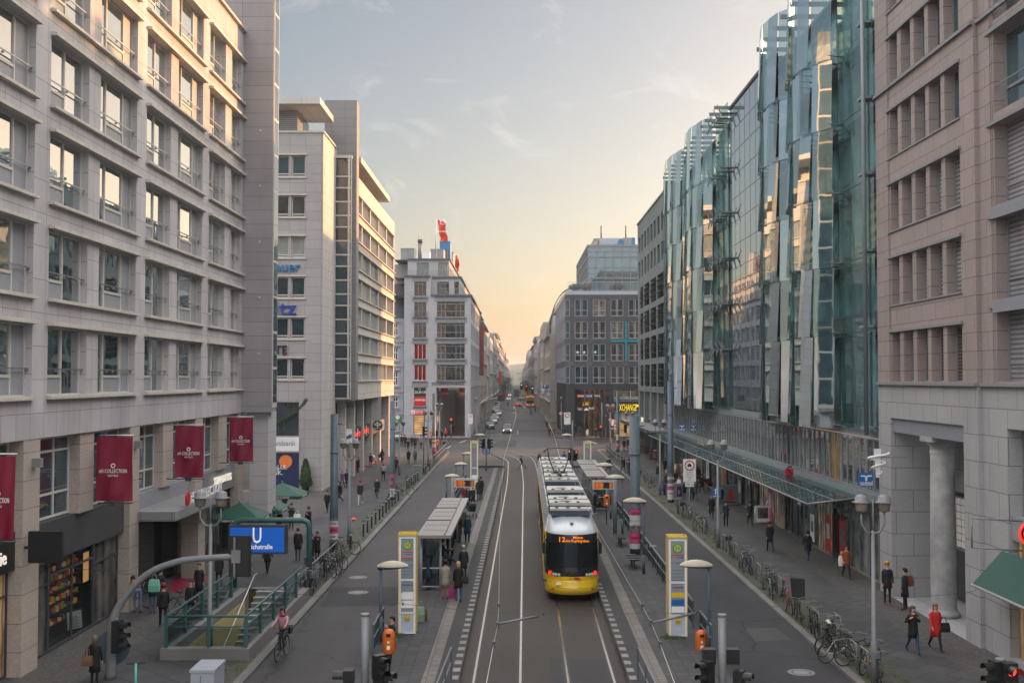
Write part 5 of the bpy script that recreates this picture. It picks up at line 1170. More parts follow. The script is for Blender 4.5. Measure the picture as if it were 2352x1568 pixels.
def wing(arcs,flat):
 for a0,a1,b,npan in arcs:
  for f in range(6):
   z0=Zs[f]-.28;z1=Zs[f+1]-.02 if f<5 else 31.0
   for i in range(npan):
    t0,t1=i/npan,(i+1)/npan;y0=a0+(a1-a0)*t0+.02;y1=a0+(a1-a0)*t1-.02
    bx=lambda t:XG-.25-b*math.sin(math.pi*min(max(t,0.0),1.0))**.8
    x0,x1=bx(t0),bx(t1);k=.2 if i%2 else.08
    m=MB();th=.02
    P=[(x0-k,y0,z0),(x1-k-.06,y1,z0),(x1-.06,y1,z1),(x0,y0,z1)]
    if i%2:P=[(P[0][0]-.12,*P[0][1:]),P[1],P[2],(P[3][0]-.12,*P[3][1:])]
    Q=[(x+th,y,z)for x,y,z in P]
    m.quad(P,0);m.quad(Q[::-1],0)
    for q in range(4):m.quad([P[q],P[(q+1)%4],Q[(q+1)%4],Q[q]],1)
    G_.part(m,'glass_pane',[('glass_scale','glass_thin')[(i+f)%2]if f>0 else 'glass_scale_dark','fin_teal'])
  for f in range(6):
   m=MB()
   for i in range(0,npan+1):
    t=i/npan;y=a0+(a1-a0)*t;x=XG-.25-b*math.sin(math.pi*min(max(t,0),1))**.8
    z=Zs[f]-.15;m.tube([(XI-.9,y,z-.06),(x-.2,y,z+.08)],[.06,.025],5);m.tube([(x-.05,y,z-.18),(x-.05,y,z+.22)],.03,5)
   G_.part(m,'bracket',['fin_dark'])
wing([(57.4,64.8,1.1,6),(64.9,72.2,1.05,6)],None)
wing([(92.6,104.4,1.15,9),(104.5,118.4,1.2,10)],None)
for(y0,y1)in((51.7,57.3),(87.2,92.5)):
 for f in range(6):
  m=MB();z0=Zs[f]-.2;z1=Zs[f+1]-.25 if f<5 else 30.9
  RG_.box(m,y0,y1,z0,z1,-.02,0,0);G_.part(m,'glass_pane',['glass_thin'])
m=MB()
for y in(52.0,):m.tube([(XG-.35,y,7.0),(XG-.35,y,32)],.1,8);m.tube([(XG-.1,y+.7,7.0),(XG-.1,y+.7,32)],.05,8)
for z in Zs:m.box(XG-.4,XI,y-.05,y+.8,z-.1,z+.02)
G_.part(m,'steel_mast',['fin_teal'])
for f in range(1,7):
 z=Zs[f]-.3
 for y in(87.5,89.2,91,92.4):
  m=MB();m.tube([(XI-.5,y,z),(XG-.5,y,z+.1),(XG-.75,y,z+.75)],[.1,.09,.03],5);m.tube([(XG-.5,y,z+.1),(XG-.7,y,z-.6)],[.08,.03],5)
  G_.part(m,'bracket',['fin_dark'])
m=MB();XW=XG+.15;RW=Pl('R',XW);RW.quad(m,72.3,87.1,7.35,30.2,0,0);m.quad([(XW,72.3,30.2),(XW,87.1,30.2),(30,87.1,30.2),(30,72.3,30.2)],0);G_.part(m,'curtain_wall',['curtain_wall'])
m=MB();ny=8;
for i in range(1,ny):y=72.3+14.8*i/ny;RW.box(m,y-.012,y+.012,7.4,30.15,.002,.012)
z=7.35;zz=[]
while z<30.1:zz.append(z);z+=1.75
for z in zz[1:]:RW.box(m,72.32,87.08,z-.015,z+.015,.013,.02)
G_.part(m,'glazing_joint',['fin_dark'])
m=MB()
for i in range(1,ny):
 for z in zz[1:]:
  y=72.3+14.8*i/ny
  for a,b in((-.12,-.12),(.12,.12)):m.box(XW-.03,XW-.021,y+a-.025,y+a+.025,z+b-.025,z+b+.025)
o=G_.part(m,'glass_fixing',['aluminium']);o['kind']='stuff'
m=MB();m.box(XW-.1,XW+.3,72.2,87.2,30.2,30.4);G_.part(m,'roof_edge',['frame_dark'])
for w0,w1 in wings:
 y=w0+.4
 while y<w1:
  m=MB();m.box(XG-1.0,XI+.5,y,y+.12,30.35,30.6);G_.part(m,'roof_fin',['fin_dark']);y+=2.2
m=MB();RG_.box(m,yA,yB,6.85,7.28,-1.4,-.15,0);RG_.box(m,yA,yB,3.95,4.3,-1.4,.08,0);G_.part(m,'floor_edge',['fin_teal','aluminium'])
WST['gb']=dict(frame='frame_grey',glass='band_glass',us=(.5,),t=.08);WST['gbl']=dict(frame='frame_grey',glass='glass_warm',us=(.5,),t=.08)
n=32;st=(yB-yA)/n
for i in range(n):G_.win(Pl('R',XG+.05),yA+i*st,yA+(i+1)*st-.02,4.32,6.83,.1,'gbl' if i in(3,)else 'gb')
RS_=Pl('R',XG+.35)
WST['gs']=dict(frame='frame_grey',glass='glass_store',us=(.5,),t=.09,zs=(.8,));WST['gsl']=dict(frame='frame_grey',glass='glass_store_lit',us=(.5,),t=.09,zs=(.8,));WST['gsd']=dict(frame='frame_dark',glass='glass_dark',us=(.5,),t=.12,zs=(.72,))
n=22;st=(yB-yA)/n
for i in range(n):G_.win(RS_,yA+i*st,yA+(i+1)*st-.03,.14,3.9,.15,'gsd' if i in(2,5,9)else('gsl' if i in(3,7,8,11,13,17,18)else 'gs'))
m=MB();RG_.box(m,yA,yB,3.3,3.93,-.33,-.22,0);G_.part(m,'fascia',['frame_dark'])
for i,(y,z0,w,h,mt,w_)in enumerate(((57.5,.4,1.1,2.0,'sign_red','red'),(60.2,.4,1.0,2.0,'sign_red','second red'),(63.5,.5,.9,1.5,'white','white'),(66.5,2.2,.7,1.1,'letter_white','small white'),(70.5,.3,1.3,2.3,'gift_tan','tan'),(74,.3,1.1,2.4,'poster_pink','pink'),(78.5,.4,1.2,2.2,'awning_green','green'),(84,.4,1.4,2.1,'poster_grey','grey'),(90,.4,1.2,2.2,'bright_orange','orange'),(98,.4,1.5,2.2,'white','far white'))):
 m=MB();Pl('R',XG+.24).box(m,y,y+w,z0,z0+h,0,.012,0);Pl('R',XG+.24).box(m,y+w*.2,y+w*.8,z0+h*.35,z0+h*.75,.013,.017,1);m.build('shop_poster',[mt,'poster_white' if i%2 else 'poster_grey'],og=(XG+.2,y,z0),lb=w_+' poster with a printed panel on the glass store shop windows',cat='poster',gp7='posters on the glass store windows')
c0,c1=54.0,118.0
m=MB();xw=XG-.05;xo=XG-2.6
y=c0
while y<c1-.1:
 m.quad([(xw,y+.04,4.02),(xw,y+1.96,4.02),(xo,y+1.96,3.72),(xo,y+.04,3.72)],0);y+=2.0
G_.part(m,'canopy_glass',['glass_scale_dark'])
m=MB();y=c0
while y<=c1:
 m.tube([(xw,y,3.96),(xo,y,3.66)],.045,5);y+=2.0
for x,z in((xo,3.68),((xo+xw)/2,3.83)):m.tube([(x,c0,z),(x,c1,z)],.05,6)
G_.part(m,'canopy_frame',['frame_grey'])
G3=CR(2500,1650,2.24)
def rsign(name,p0,p1,X,bg,txts,lab,faceF=True,em=None):
 """sign board perpendicular to the street (faces camera): corners in px on plane Y found from X"""
 a=oX(*p0,X);Y=a[1];A=oY(*p0,Y);B=oY(*p1,Y);m=MB();m.box(A[0],B[0],Y-.06,Y+.06,A[2],B[2],0)
 for(t_,fx,fz,w,s_,mi)in txts:TX(m,t_,s_,'F',(A[0]+(B[0]-A[0])*fx,Y-.07),A[2]+(B[2]-A[2])*fz,0,mi,.005,fit=(B[0]-A[0])*w)
 if em:em(m,A,B,Y)
 return m.build(name,[bg,'letter_white','sign_red','black'],og=(A[0],Y,A[2]),lb=lab,cat='sign')
def tee(m,A,B,Y):
 w=B[0]-A[0];cx=(A[0]+B[0])/2;cz=A[2]+(B[2]-A[2])*.62;h=(B[2]-A[2])
 m.box(cx-.07*w,cx+.07*w,Y-.075,Y-.065,cz-.2*h,cz+.08*h,1)
 m.prism([(cx-.38*w,cz+.2*h),(cx-.38*w,cz+.1*h),(cx-.12*w,cz+.1*h),(cx-.07*w,cz-.0*h),(cx-.0*w,cz+.12*h),(cx-.1*w,cz+.2*h)],Y-.085,Y-.076,'y',1);m.prism([(cx+.38*w,cz+.2*h),(cx+.38*w,cz+.1*h),(cx+.12*w,cz+.1*h),(cx+.07*w,cz),(cx,cz+.12*h),(cx+.1*w,cz+.2*h)],Y-.085,Y-.076,'y',1)
rsign('blue_sign',G3(478,160),G3(540,103),XG-2.0,'sign_blue',[('randstad',.5,.2,.8,.3,1)],'blue square sign with white arms emblem at the far end of the glass store canopy',em=tee)
rsign('blue_sign',G3(583,160),G3(640,103),XG-.6,'sign_blue',[('randstad',.5,.2,.8,.3,1)],'second blue square sign, against the glass just right of the far one',em=tee)
P6=CR(3350,1650,1.4505)
rsign('blue_sign',P6(122,425),P6(206,348),XG-1.1,'sign_blue',[('randstad',.5,.22,.85,.3,1)],'blue square sign with white arms emblem near the pink building, below the snake staff',em=tee)
def shopsign(c,x0,y0,x1,y1,X,txt,mat,lab,size=.5,em=None,back=[]):
 a=oX(*c(x0,y0),X);b=oX(*c(x1,y1),X);m=MB();TX(m,txt,size,'R',(X,(a[1]+b[1])/2),(a[2]+b[2])/2,0,0,.03,fit=abs(a[1]-b[1]))
 if em:em(m,a,b)
 m.build('shop_sign',[mat]+back,og=(X,(a[1]+b[1])/2,a[2]),lb=lab,cat='sign')
shopsign(G3,1048,388,1125,410,XG+.1,'hunkemöller','lit_white','small white lit shop lettering on the glass store, left of the green sign',.5)
shopsign(G3,1610,575,1730,625,XG+.1,'Sparkasse','sign_red','red savings bank lettering on the dark fascia of the glass store',.65)
shopsign(G3,645,262,705,278,XG+.1,'BUTLERS','shop_multi','orange and green shop lettering under the far part of the glass canopy',.5)if False else None
shopsign(G3,645,262,705,278,XG+.1,'BUTLERS','lit_mango','orange shop lettering under the far part of the glass canopy',.5)
rsign('savings_bank_sign',G3(1435,560),G3(1507,500),XG-.8,'sign_red',[('S',.5,.5,.6,.9,3)],'bold red box sign with an S emblem hanging from the canopy')
a=oX(*G3(1255,490),XG-.3);b=oX(*G3(1387,500),XG-.3);m=MB();m.box(XG-.35,XG-.25,b[1],a[1],2.75,3.75,0);TX(m,'HUMANA',.42,'R',(XG-.36,(a[1]+b[1])/2),3.4,0,1,.005,fit=(a[1]-b[1])*.75);TX(m,'SECONDHAND & Vintage',.25,'R',(XG-.36,(a[1]+b[1])/2),3.0,0,1,.005,fit=(a[1]-b[1])*.8)
m.build('shop_sign',['lime','letter_white'],og=(XG-.3,(a[1]+b[1])/2,2.75),lb='lime green shop board hanging under the glass canopy',cat='sign')
H_=Bld('granite_building',(20,42,0),'pink granite building on a pale granite base at the right edge of the photo')
XH=16.3;P4=CR(3350,0,1.7426);P5=CR(3350,850,1.7426);RH=Pl('R',XH);XH2=XH+.16;RH2=Pl('R',XH2)
h4=lambda x,y:RH.U(*P4(x,y));h5=lambda x,y:RH.U(*P5(x,y));h6=lambda x,y:RH.U(*P6(x,y))
yS=h4(950,800)[0];yL=51.35
zc=h5(350,1180)[1]
zt=[h5(350,840)[1],h5(345,330)[1],h4(345,1305)[1],h4(345,795)[1],h4(345,285)[1]];sp=(zt[-1]-zt[0])/4;zt=[zt[0]+sp*i for i in range(7)]
H_W=2.02
op5=[(365,420),(445,512),(537,612),(637,720),(747,850)]
xo=[tuple(sorted((h4(a,850)[0],h4(b,850)[0])))for a,b in op5]
wz=[(t-H_W if i else zc+.03,t)for i,t in enumerate(zt)]
m=MB();RH.wall(m,yS,yL,zc,zt[-1]+2.5,[(a,b,c,d)for a,b in xo for c,d in wz],.42,0,1)
m.quad([(XH,yS,zc),(XH2,yS,zc),(XH2,yS,33),(XH,yS,33)],0)
yw=h4(1060,900)[0];wide=[(yw-4.6,yw),(yw-12.5,yw-7.5)]
wz2=[(zt[0]-1.55 if i==0 else zt[i]-2.35,zt[i]+.25)for i in range(7)]
m2=RH2.wall(m,18,yS,zc,zt[-1]+2.5,[(a,b,c,d)for a,b in wide for c,d in[(zc+.05,zt[0]+.42)]+[(zt[i]-2.5,zt[i]+.3)for i in range(1,7)]],.5,0,1)
m.quad([(XH,yL,0),(XH+20,yL,0),(XH+20,yL,36),(XH,yL,36)],0);m.box(XH+.2,40,18,yL,33,33.1,0)
H_.part(m,'wall',['pink_granite','pink_pier'])
WST['hn']=dict(frame='frame_grey',glass='glass_blue',t=.07,us=(.3,));WST['hb']=dict(frame='frame_grey',glass='blinds',t=.05);WST['hbd']=dict(frame='frame_grey',glass='blinds_dark',t=.05);WST['hw']=dict(frame='frame_grey',glass='glass_blue',us=(.3,),zs=(.3,),t=.1,rail=.95);WST['hwb']=dict(frame='frame_grey',glass='blinds',us=(.3,),zs=(.25,),t=.08)
for i,(c,d)in enumerate(wz):
 for j,(a,b)in enumerate(xo):H_.win(RH,a,b,c,d,.4,'hbd' if i==0 else('hb' if i in(1,2)else 'hn'))
 m=MB();RH.box(m,xo[-1][0]-.1 if False else min(x[0]for x in xo)-.1,max(x[1]for x in xo)+.35,d,d+.12,.003,.1);H_.part(m,'window_head',['grey_cap'])
 if i:m=MB();RH.box(m,min(x[0]for x in xo)-.05,max(x[1]for x in xo)+.35,c-.07,c-.01,.003,.06);H_.part(m,'sill',['grey_cap'])
for a,b in wide:
 for i in range(7):
  c,d=(zc+.05,zt[0]+.42)if i==0 else(zt[i]-2.5,zt[i]+.3)
  H_.win(RH2,a,b,c,d,.45,'hwb' if i<=2 else 'hw')
  m=MB();RH2.box(m,a-.15,b+.5,d,d+.14,.003,.12);H_.part(m,'window_head',['grey_cap'])
  if i in(1,2):m=MB();RH2.box(m,a,b,c-.45,c-.02,.003,.15);H_.part(m,'sill',['grey_lintel'])
for pl,yy in((RH,max(x[1]for x in xo)+.12),(RH2,yw+.12)):
 for k in(0,.14):
  m=MB();pl.box(m,yy+k,yy+k+.05,zc+.02,33,.003,.03);H_.part(m,'reed',['pink_pier'])
m=MB();RH.box(m,yS-.02,yL,zc-.12,zc,-.1,.14);RH2.box(m,18,yS-.03,zc-.12,zc,-.1,.14);H_.part(m,'cornice',['grey_cap'])
z_s=zt[4]-H_W-.08;m=MB();RH.box(m,yS-.02,yL,z_s-.1,z_s+.03,.004,.12);RH2.box(m,18,yS-.03,z_s-.1+.0,z_s+.03,.004,.12);H_.part(m,'string_course',['grey_cap'])
pa,pb=sorted((h6(312,400)[0],h6(735,400)[0]));zp=h6(312,30)[1];zl=h6(330,115)[1]
ys2=h6(960,900)[0];sa=(20,ys2,.35,h6(930,90)[1])
m=MB();RH.wall(m,yS,yL,0,zc-.12,[(pa,pb,.13,zp,2.6)],2.6,0)
RH2.wall(m,18,yS,0,zc-.12,[(22,ys2-.1,.3,sa[3],.6)],.6,0);m.quad([(XH,yS,0),(XH2,yS,0),(XH2,yS,zc),(XH,yS,zc)],0)
H_.part(m,'base_wall',['pale_granite'])
m=MB();RH.box(m,pa,pb,zl,zp-.01,-1.0,-.12);H_.part(m,'lintel',['grey_lintel'])
RD=Pl('R',XH+2.6)
m=MB();RD.quad(m,pa,pb,.1,zl,.01,0);H_.part(m,'portal_back',['pale_granite'])
WST['door']=dict(frame='frame_grey',glass='glass_dark',us=(.5,),zs=(.42,),t=.1)
H_.win(RD,pa+.25,pa+2.3,.15,zl-.1,-.08,'door')
m=MB();RD.box(m,pb-2.0,pb-.2,.2,2.3,.02,.08,0);H_.part(m,'side_door',['dark_wood'])
m=MB()
for r in range(7):
 for cc in range(3):m.box(XH+2.5,XH+2.52,pb-.35-cc*.5-.44,pb-.35-cc*.5,2.45+r*.3,2.45+r*.3+.26,0)
m.box(XH+2.49,XH+2.515,pb-1.8,pb-.3,4.6,4.75,1)
m.build('name_board',['letter_white','black'],og=(XH+2.5,pb-1,2.4),lb='white and grey name boards stacked beside the portal column',cat='sign')
cc=oZ(*P6(585,1180),.12);cy=cc[1];cxx=XH+.75
pz=oX(*P6(545,150),cxx)[2]
m=MB();zcap=zl;m.lathe(cxx,cy,[(.62,.12),(.62,.3),(.52,.34),(.5,.5),(.5,2.5),(.46,zcap-.75),(.44,zcap-.72),(.5,zcap-.62),(.47,zcap-.6),(.47,zcap-.4),(.62,zcap-.2)],26);m.box(cxx-.66,cxx+.66,cy-.66,cy+.66,zcap-.2,zcap-.002);H_.part(m,'column',['column_stone'])
H_.win(RH2,22,ys2-.1,5.0,sa[3],.55,'hwb')
m=MB();Pl('R',XH2+.3).quad(m,22,ys2-.1,.3,4.2,0,0);H_.part(m,'shop_window',['glass_warm'])
m=MB();RH2.box(m,22,ys2-.1,4.2,5.0,-.4,-.1);H_.part(m,'fascia',['panel_grey'])
at=oX(*P6(955,800),XH2-.05);ab=oY(*P6(795,998),at[1]-.2)
m=MB();m.quad([(XH2-.05,at[1],at[2]),(XH2-.05,20,at[2]),(ab[0],20,ab[2]),(ab[0],at[1],ab[2])],0);m.quad([(XH2-.05,at[1],at[2]-.03),(ab[0],at[1],ab[2]-.03),(ab[0],20,ab[2]-.03),(XH2-.05,20,at[2]-.03)],0)
m.tube([(ab[0],at[1]+.03,ab[2]-.03),(ab[0],20,ab[2]-.03)],.05,6,1)
m.build('awning',['awning_green','aluminium'],og=(XH2,at[1],at[2]),lb='dark green sloping shop awning at the right edge of the photo',cat='awning')
c=oY(*P6(1122,702),at[1]-1.5);m=MB();m.torus((c[0],c[1],c[2]),.36,.045,'y',28,6,0);m.lathe(c[0],c[1],[(.02,c[2]-.0),(.02,c[2]+.01)],4,0);m.disc((c[0],c[1]+.1,c[2]),.33,'y',.06,24,1)
m.prism([(c[0]-.2,c[2]-.18),(c[0]-.15,c[2]-.18),(c[0]-.12,c[2]-.05),(c[0]+.1,c[2]-.05),(c[0]+.12,c[2]-.2),(c[0]+.18,c[2]-.2),(c[0]+.2,c[2]+.1),(c[0]-.1,c[2]+.13),(c[0]-.22,c[2]+.05)],c[1]-.02,c[1]+.05,'y',0)
for z in(.5,-.45):m.tube([(c[0]-1.9,c[1]+.05,c[2]+z),(XH2,c[1]+.05,c[2]+z-.1)],.03,6,2)
m.tube([(c[0]-1.9,c[1]+.05,c[2]+.5),(c[0]-1.9,c[1]+.05,c[2]-.45)],.03,6,2)
m.build('round_sign',['lit_red','black','galv'],og=c,lb='round red steakhouse sign on a metal bracket above the green awning',cat='sign')
c0=oX(*P6(232,375),XH-1.2);Y=c0[1];m=MB();top=oY(*P6(232,210),Y);m.prism([(c0[0]-.05,c0[2]),(c0[0]+.08,c0[2]),(top[0]+.14,top[2]),(top[0]-.14,top[2])],Y-.05,Y+.05,'y',0)
n=40;pts=[]
for i in range(n+1):
 t=i/n;z=c0[2]+(top[2]-c0[2])*(.1+.75*t);w=.12+.36*t;pts.append((c0[0]+.02+w*math.sin(t*4.6*math.pi),Y-.08*math.cos(t*4.6*math.pi)-.0,z))
m.tube(pts,[.03+.03*i/n for i in range(n+1)],7,0);m.tube([(top[0],Y,top[2]-.35),(XH,Y,top[2]-.35)],.02,5,1)
m.build('snake_staff_sign',['white','galv'],og=c0,lb='white staff with a coiled snake sign on the right pavement corner',cat='sign')
FARL=[]
def far(side,y0,y1,z,mat,lab,floors=6,bays=6,x=None,roof=None,style='far',ledge=True,name='street_building'):
 s=-1 if side=='l' else 1;X=x if x is not None else(-7.4 if s<0 else 7.4)
 B=Bld(name,(X,y0,0),lab);pl=Pl('L' if s<0 else 'R',X);gh=4.2;fh=(z-gh-.6)/floors;bw=(y1-y0)/bays
 ops=[(y0+bw*(i+.2),y0+bw*(i+.8),gh+fh*j+.7,gh+fh*(j+1)-.5)for i in range(bays)for j in range(floors)]
 m=MB();pl.wall(m,y0,y1,0,z,ops+[(y0+bw*i+.5,y0+bw*(i+1)-.5,.3,3.4,1.0)for i in range(bays)],.3,0)
 m.quad([(X,y0,0),(X+s*20,y0,0),(X+s*20,y0,z),(X,y0,z)],0);m.quad([(X,y1,0),(X+s*20,y1,0),(X+s*20,y1,z),(X,y1,z)],0);m.quad([(X,y0,z),(X+s*20,y0,z),(X+s*20,y1,z),(X,y1,z)],1)
 B.part(m,'wall',[mat,'roof_grey'])
 for o in ops:B.win(pl,*o,.28,style)
 m=MB();Pl(pl.t,X+s*.9).quad(m,y0,y1,.1,3.5);B.part(m,'shopfront',['glass_shop'])
 if ledge:
  for j in range(0,floors+1,2):
   m=MB();zz=gh+fh*j+.1 if j<floors else z-.3;pl.box(m,y0+.05,y1-.05,zz,zz+.25,.003,.35 if j<floors else.7);B.part(m,'cornice',[mat])
 if roof:
  rh,setb=roof;m=MB();a=X+s*setb;m.box(a,X+s*20,y0+.5,y1-.5,z+.01,z+rh);B.part(m,'roof_storey',['ff'])
 return B
WST['far']=dict(frame='frame_grey',glass='glass_blue',t=.1,us=(.5,));WST['farc']=dict(frame='white',glass='glass_dark',t=.12,us=(.5,),zs=(.6,))
far('l',234.2,292,21.5,'far_tan','tan stone facade behind the tall red-lettered sign, left of the far street',4,9,x=-7.55)
far('l',292.5,315,19,'fc','cream facade next beyond the tan stone one, left of the far street',5,4,x=-7.8)
far('l',315.5,352,21,'fa','pale facade with a roof storey, third beyond the corner store',5,6,x=-7.3,roof=(2.5,1))
far('l',352.5,400,23.5,'fb','grey facade with a red banner, left of the far street',6,8,x=-6.9)
far('l',400.5,470,25.5,'fa','tall pale facade with stacked ledges, left of the far street',8,9,x=-7.2)
far('l',471,560,24,'fe','warm beige facade halfway down the far street, left side',6,10)
far('l',561,690,27,'fb','grey block with a taller roof, deep in the left row',7,10,roof=(3,2))
far('l',691,860,26,'fc','pale block deep in the left row of the far street',7,10)
far('l',861,1080,24,'fa','last but one pale block at the far left end of the street',6,10)
far('l',1081,1400,21,'fe','farthest beige block at the left end of the street',5,10)
B=far('r',226.5,246,22,'dark_granite','narrow dark granite extension beside the glass-topped office',5,7,x=ex0+.9,style='far')
B=far('r',246.5,292,19.0,'far_tan','old stone bank with a curved mansard roof, right of the far street',4,7,x=7.3,style='farc')
m=MB();s=1;n=10;rows=[]
for i in range(n+1):
 t=i/n*math.pi/2;rows.append([(7.6+5*(1-math.cos(t)),y,19.4+9.5*math.sin(t))for y in(247,252,258,266,275,284,291.5)])
m.grid(rows,0);m.quad([(7.6,247,19)]+[(7.6+5*(1-math.cos(i/n*math.pi/2)),247,19.4+9.5*math.sin(i/n*math.pi/2))for i in range(n+1)]+[(20,247,28.9),(20,247,19)],1);m.quad([(12.6,247,28.9),(20,247,28.9),(20,291,28.9),(12.6,291,28.9)],0)
B.part(m,'mansard_roof',['slate','fa'])
m=MB();
for i in range(n):
 t=i/n*math.pi/2;p=(7.4+5*(1-math.cos(t)),248,19.6+9.7*math.sin(t));t2=(i+1)/n*math.pi/2;q=(7.4+5*(1-math.cos(t2)),248,19.6+9.7*math.sin(t2));m.tube([p,q],.1,5);m.tube([p,(p[0],252,p[2])],.07,4)
m.tube([(7.4+5*(1-math.cos(i/n*math.pi/2)),252,19.6+9.7*math.sin(i/n*math.pi/2))for i in range(n+1)],.1,5)
B.part(m,'roof_ladder',['frame_dark'])
far('r',292.5,330,24,'fe','warm stone facade beyond the old bank, right of the far street',5,6,x=6.9,style='farc')
far('r',330.5,372,21,'fd','reddish facade in the right row of the far street',5,6,x=7.6)
far('r',372.5,420,22.5,'fa','pale facade in the right row beyond the reddish one',6,7,x=6.8,roof=(2.5,1.5))
far('r',420.5,480,25,'fb','grey facade with dark top, right row of the far street',6,8)
far('r',481,560,23.5,'fd','brown facade halfway down the far street, right side',6,9)
far('r',561,690,22,'ff','dark blue-grey block deep in the right row',5,10)
far('r',691,860,27,'fa','tall pale block deep in the right row of the far street',7,10)
far('r',861,1080,22,'fe','last but one beige block at the far right end of the street',5,10)
far('r',1081,1400,20,'fb','farthest grey block at the right end of the street',5,10)
p=oY(*D3(295,1045),352);q=oY(*D3(327,895),352);m=MB();m.box(p[0],q[0],351.7,352,p[2],q[2]);m.build('banner',['sign_red'],og=(p[0],352,p[2]),lb='upright red banner on the grey facade down the far street',cat='banner')
m=MB();n=30;prof=[(x,10+16*math.exp(-((x+20)/140)**2)+3*math.sin(x*.05)+1.5*math.sin(x*.17))for x in range(-400,401,20)]
rows=[[(x,1900,0)for x,h in prof],[(x,1960,h*.8)for x,h in prof],[(x,2050,h*1.35)for x,h in prof]];m.grid(rows,0)
m.build('hill',['far_wood'],kind='structure')
m=MB();p=oY(*D3(382,655),620);m.tube([(p[0],620,20),(p[0],620,p[2])],.3,5);m.build('mast',['frame_grey'],og=(p[0],620,20),lb='thin mast standing above the left row of distant roofs',cat='mast')
def tree(name,x,y,h,r,lab,seed,gp7=None,z0=.1):
 o=em_(name,(x,y,z0),lb=lab,cat='tree',gp7=gp7);rg=random.Random(seed);m=MB()
 m.tube([(0,0,0),(.1,0,h*.3),(0,.1,h*.55)],[.22,.16,.1],7)
 for k in range(7):
  a=k*.9;b=h*(.3+.06*k);m.tube([(0,0,b),(r*.6*math.cos(a),r*.6*math.sin(a),b+h*.25)],[.07,.03],5)
 m.build('trunk',['bark'],pa7=o);m=MB()
 for c in range(16):
  ca,cz,cr=rg.random()*6.28,h*(.42+.5*rg.random()),r*(.2+.65*rg.random());cx,cy=cr*math.cos(ca),cr*math.sin(ca)
  for k in range(60):
   q=Ve((cx+rg.gauss(0,r*.2),cy+rg.gauss(0,r*.2),cz+rg.gauss(0,h*.07)));t=rg.random()*6.28;s_=.12+.14*rg.random()
   m.quad([q,q+Ve((s_*math.cos(t),s_*math.sin(t),s_*.6)),q+Ve((-s_*math.sin(t),s_*math.cos(t)*.4,s_*.5))],0)
 m.build('crown',['far_leaf'],pa7=o)
for i,(x,y,h)in enumerate(((-5.4,470,8),(-5.2,520,9),(-5.6,600,10),(-5,700,10),(5.2,520,8),(5.5,590,9),(5.2,680,9),(-4.5,860,11),(4.5,900,11))):
 tree('street_tree',x,y,h,3.2,'bare-looking dark street tree on the %s kerb, number %s into the distance'%(('left','right')[x>0],('one','two','three','four','one','two','three','five','four')[i]),i,gp7='small trees along the far street')
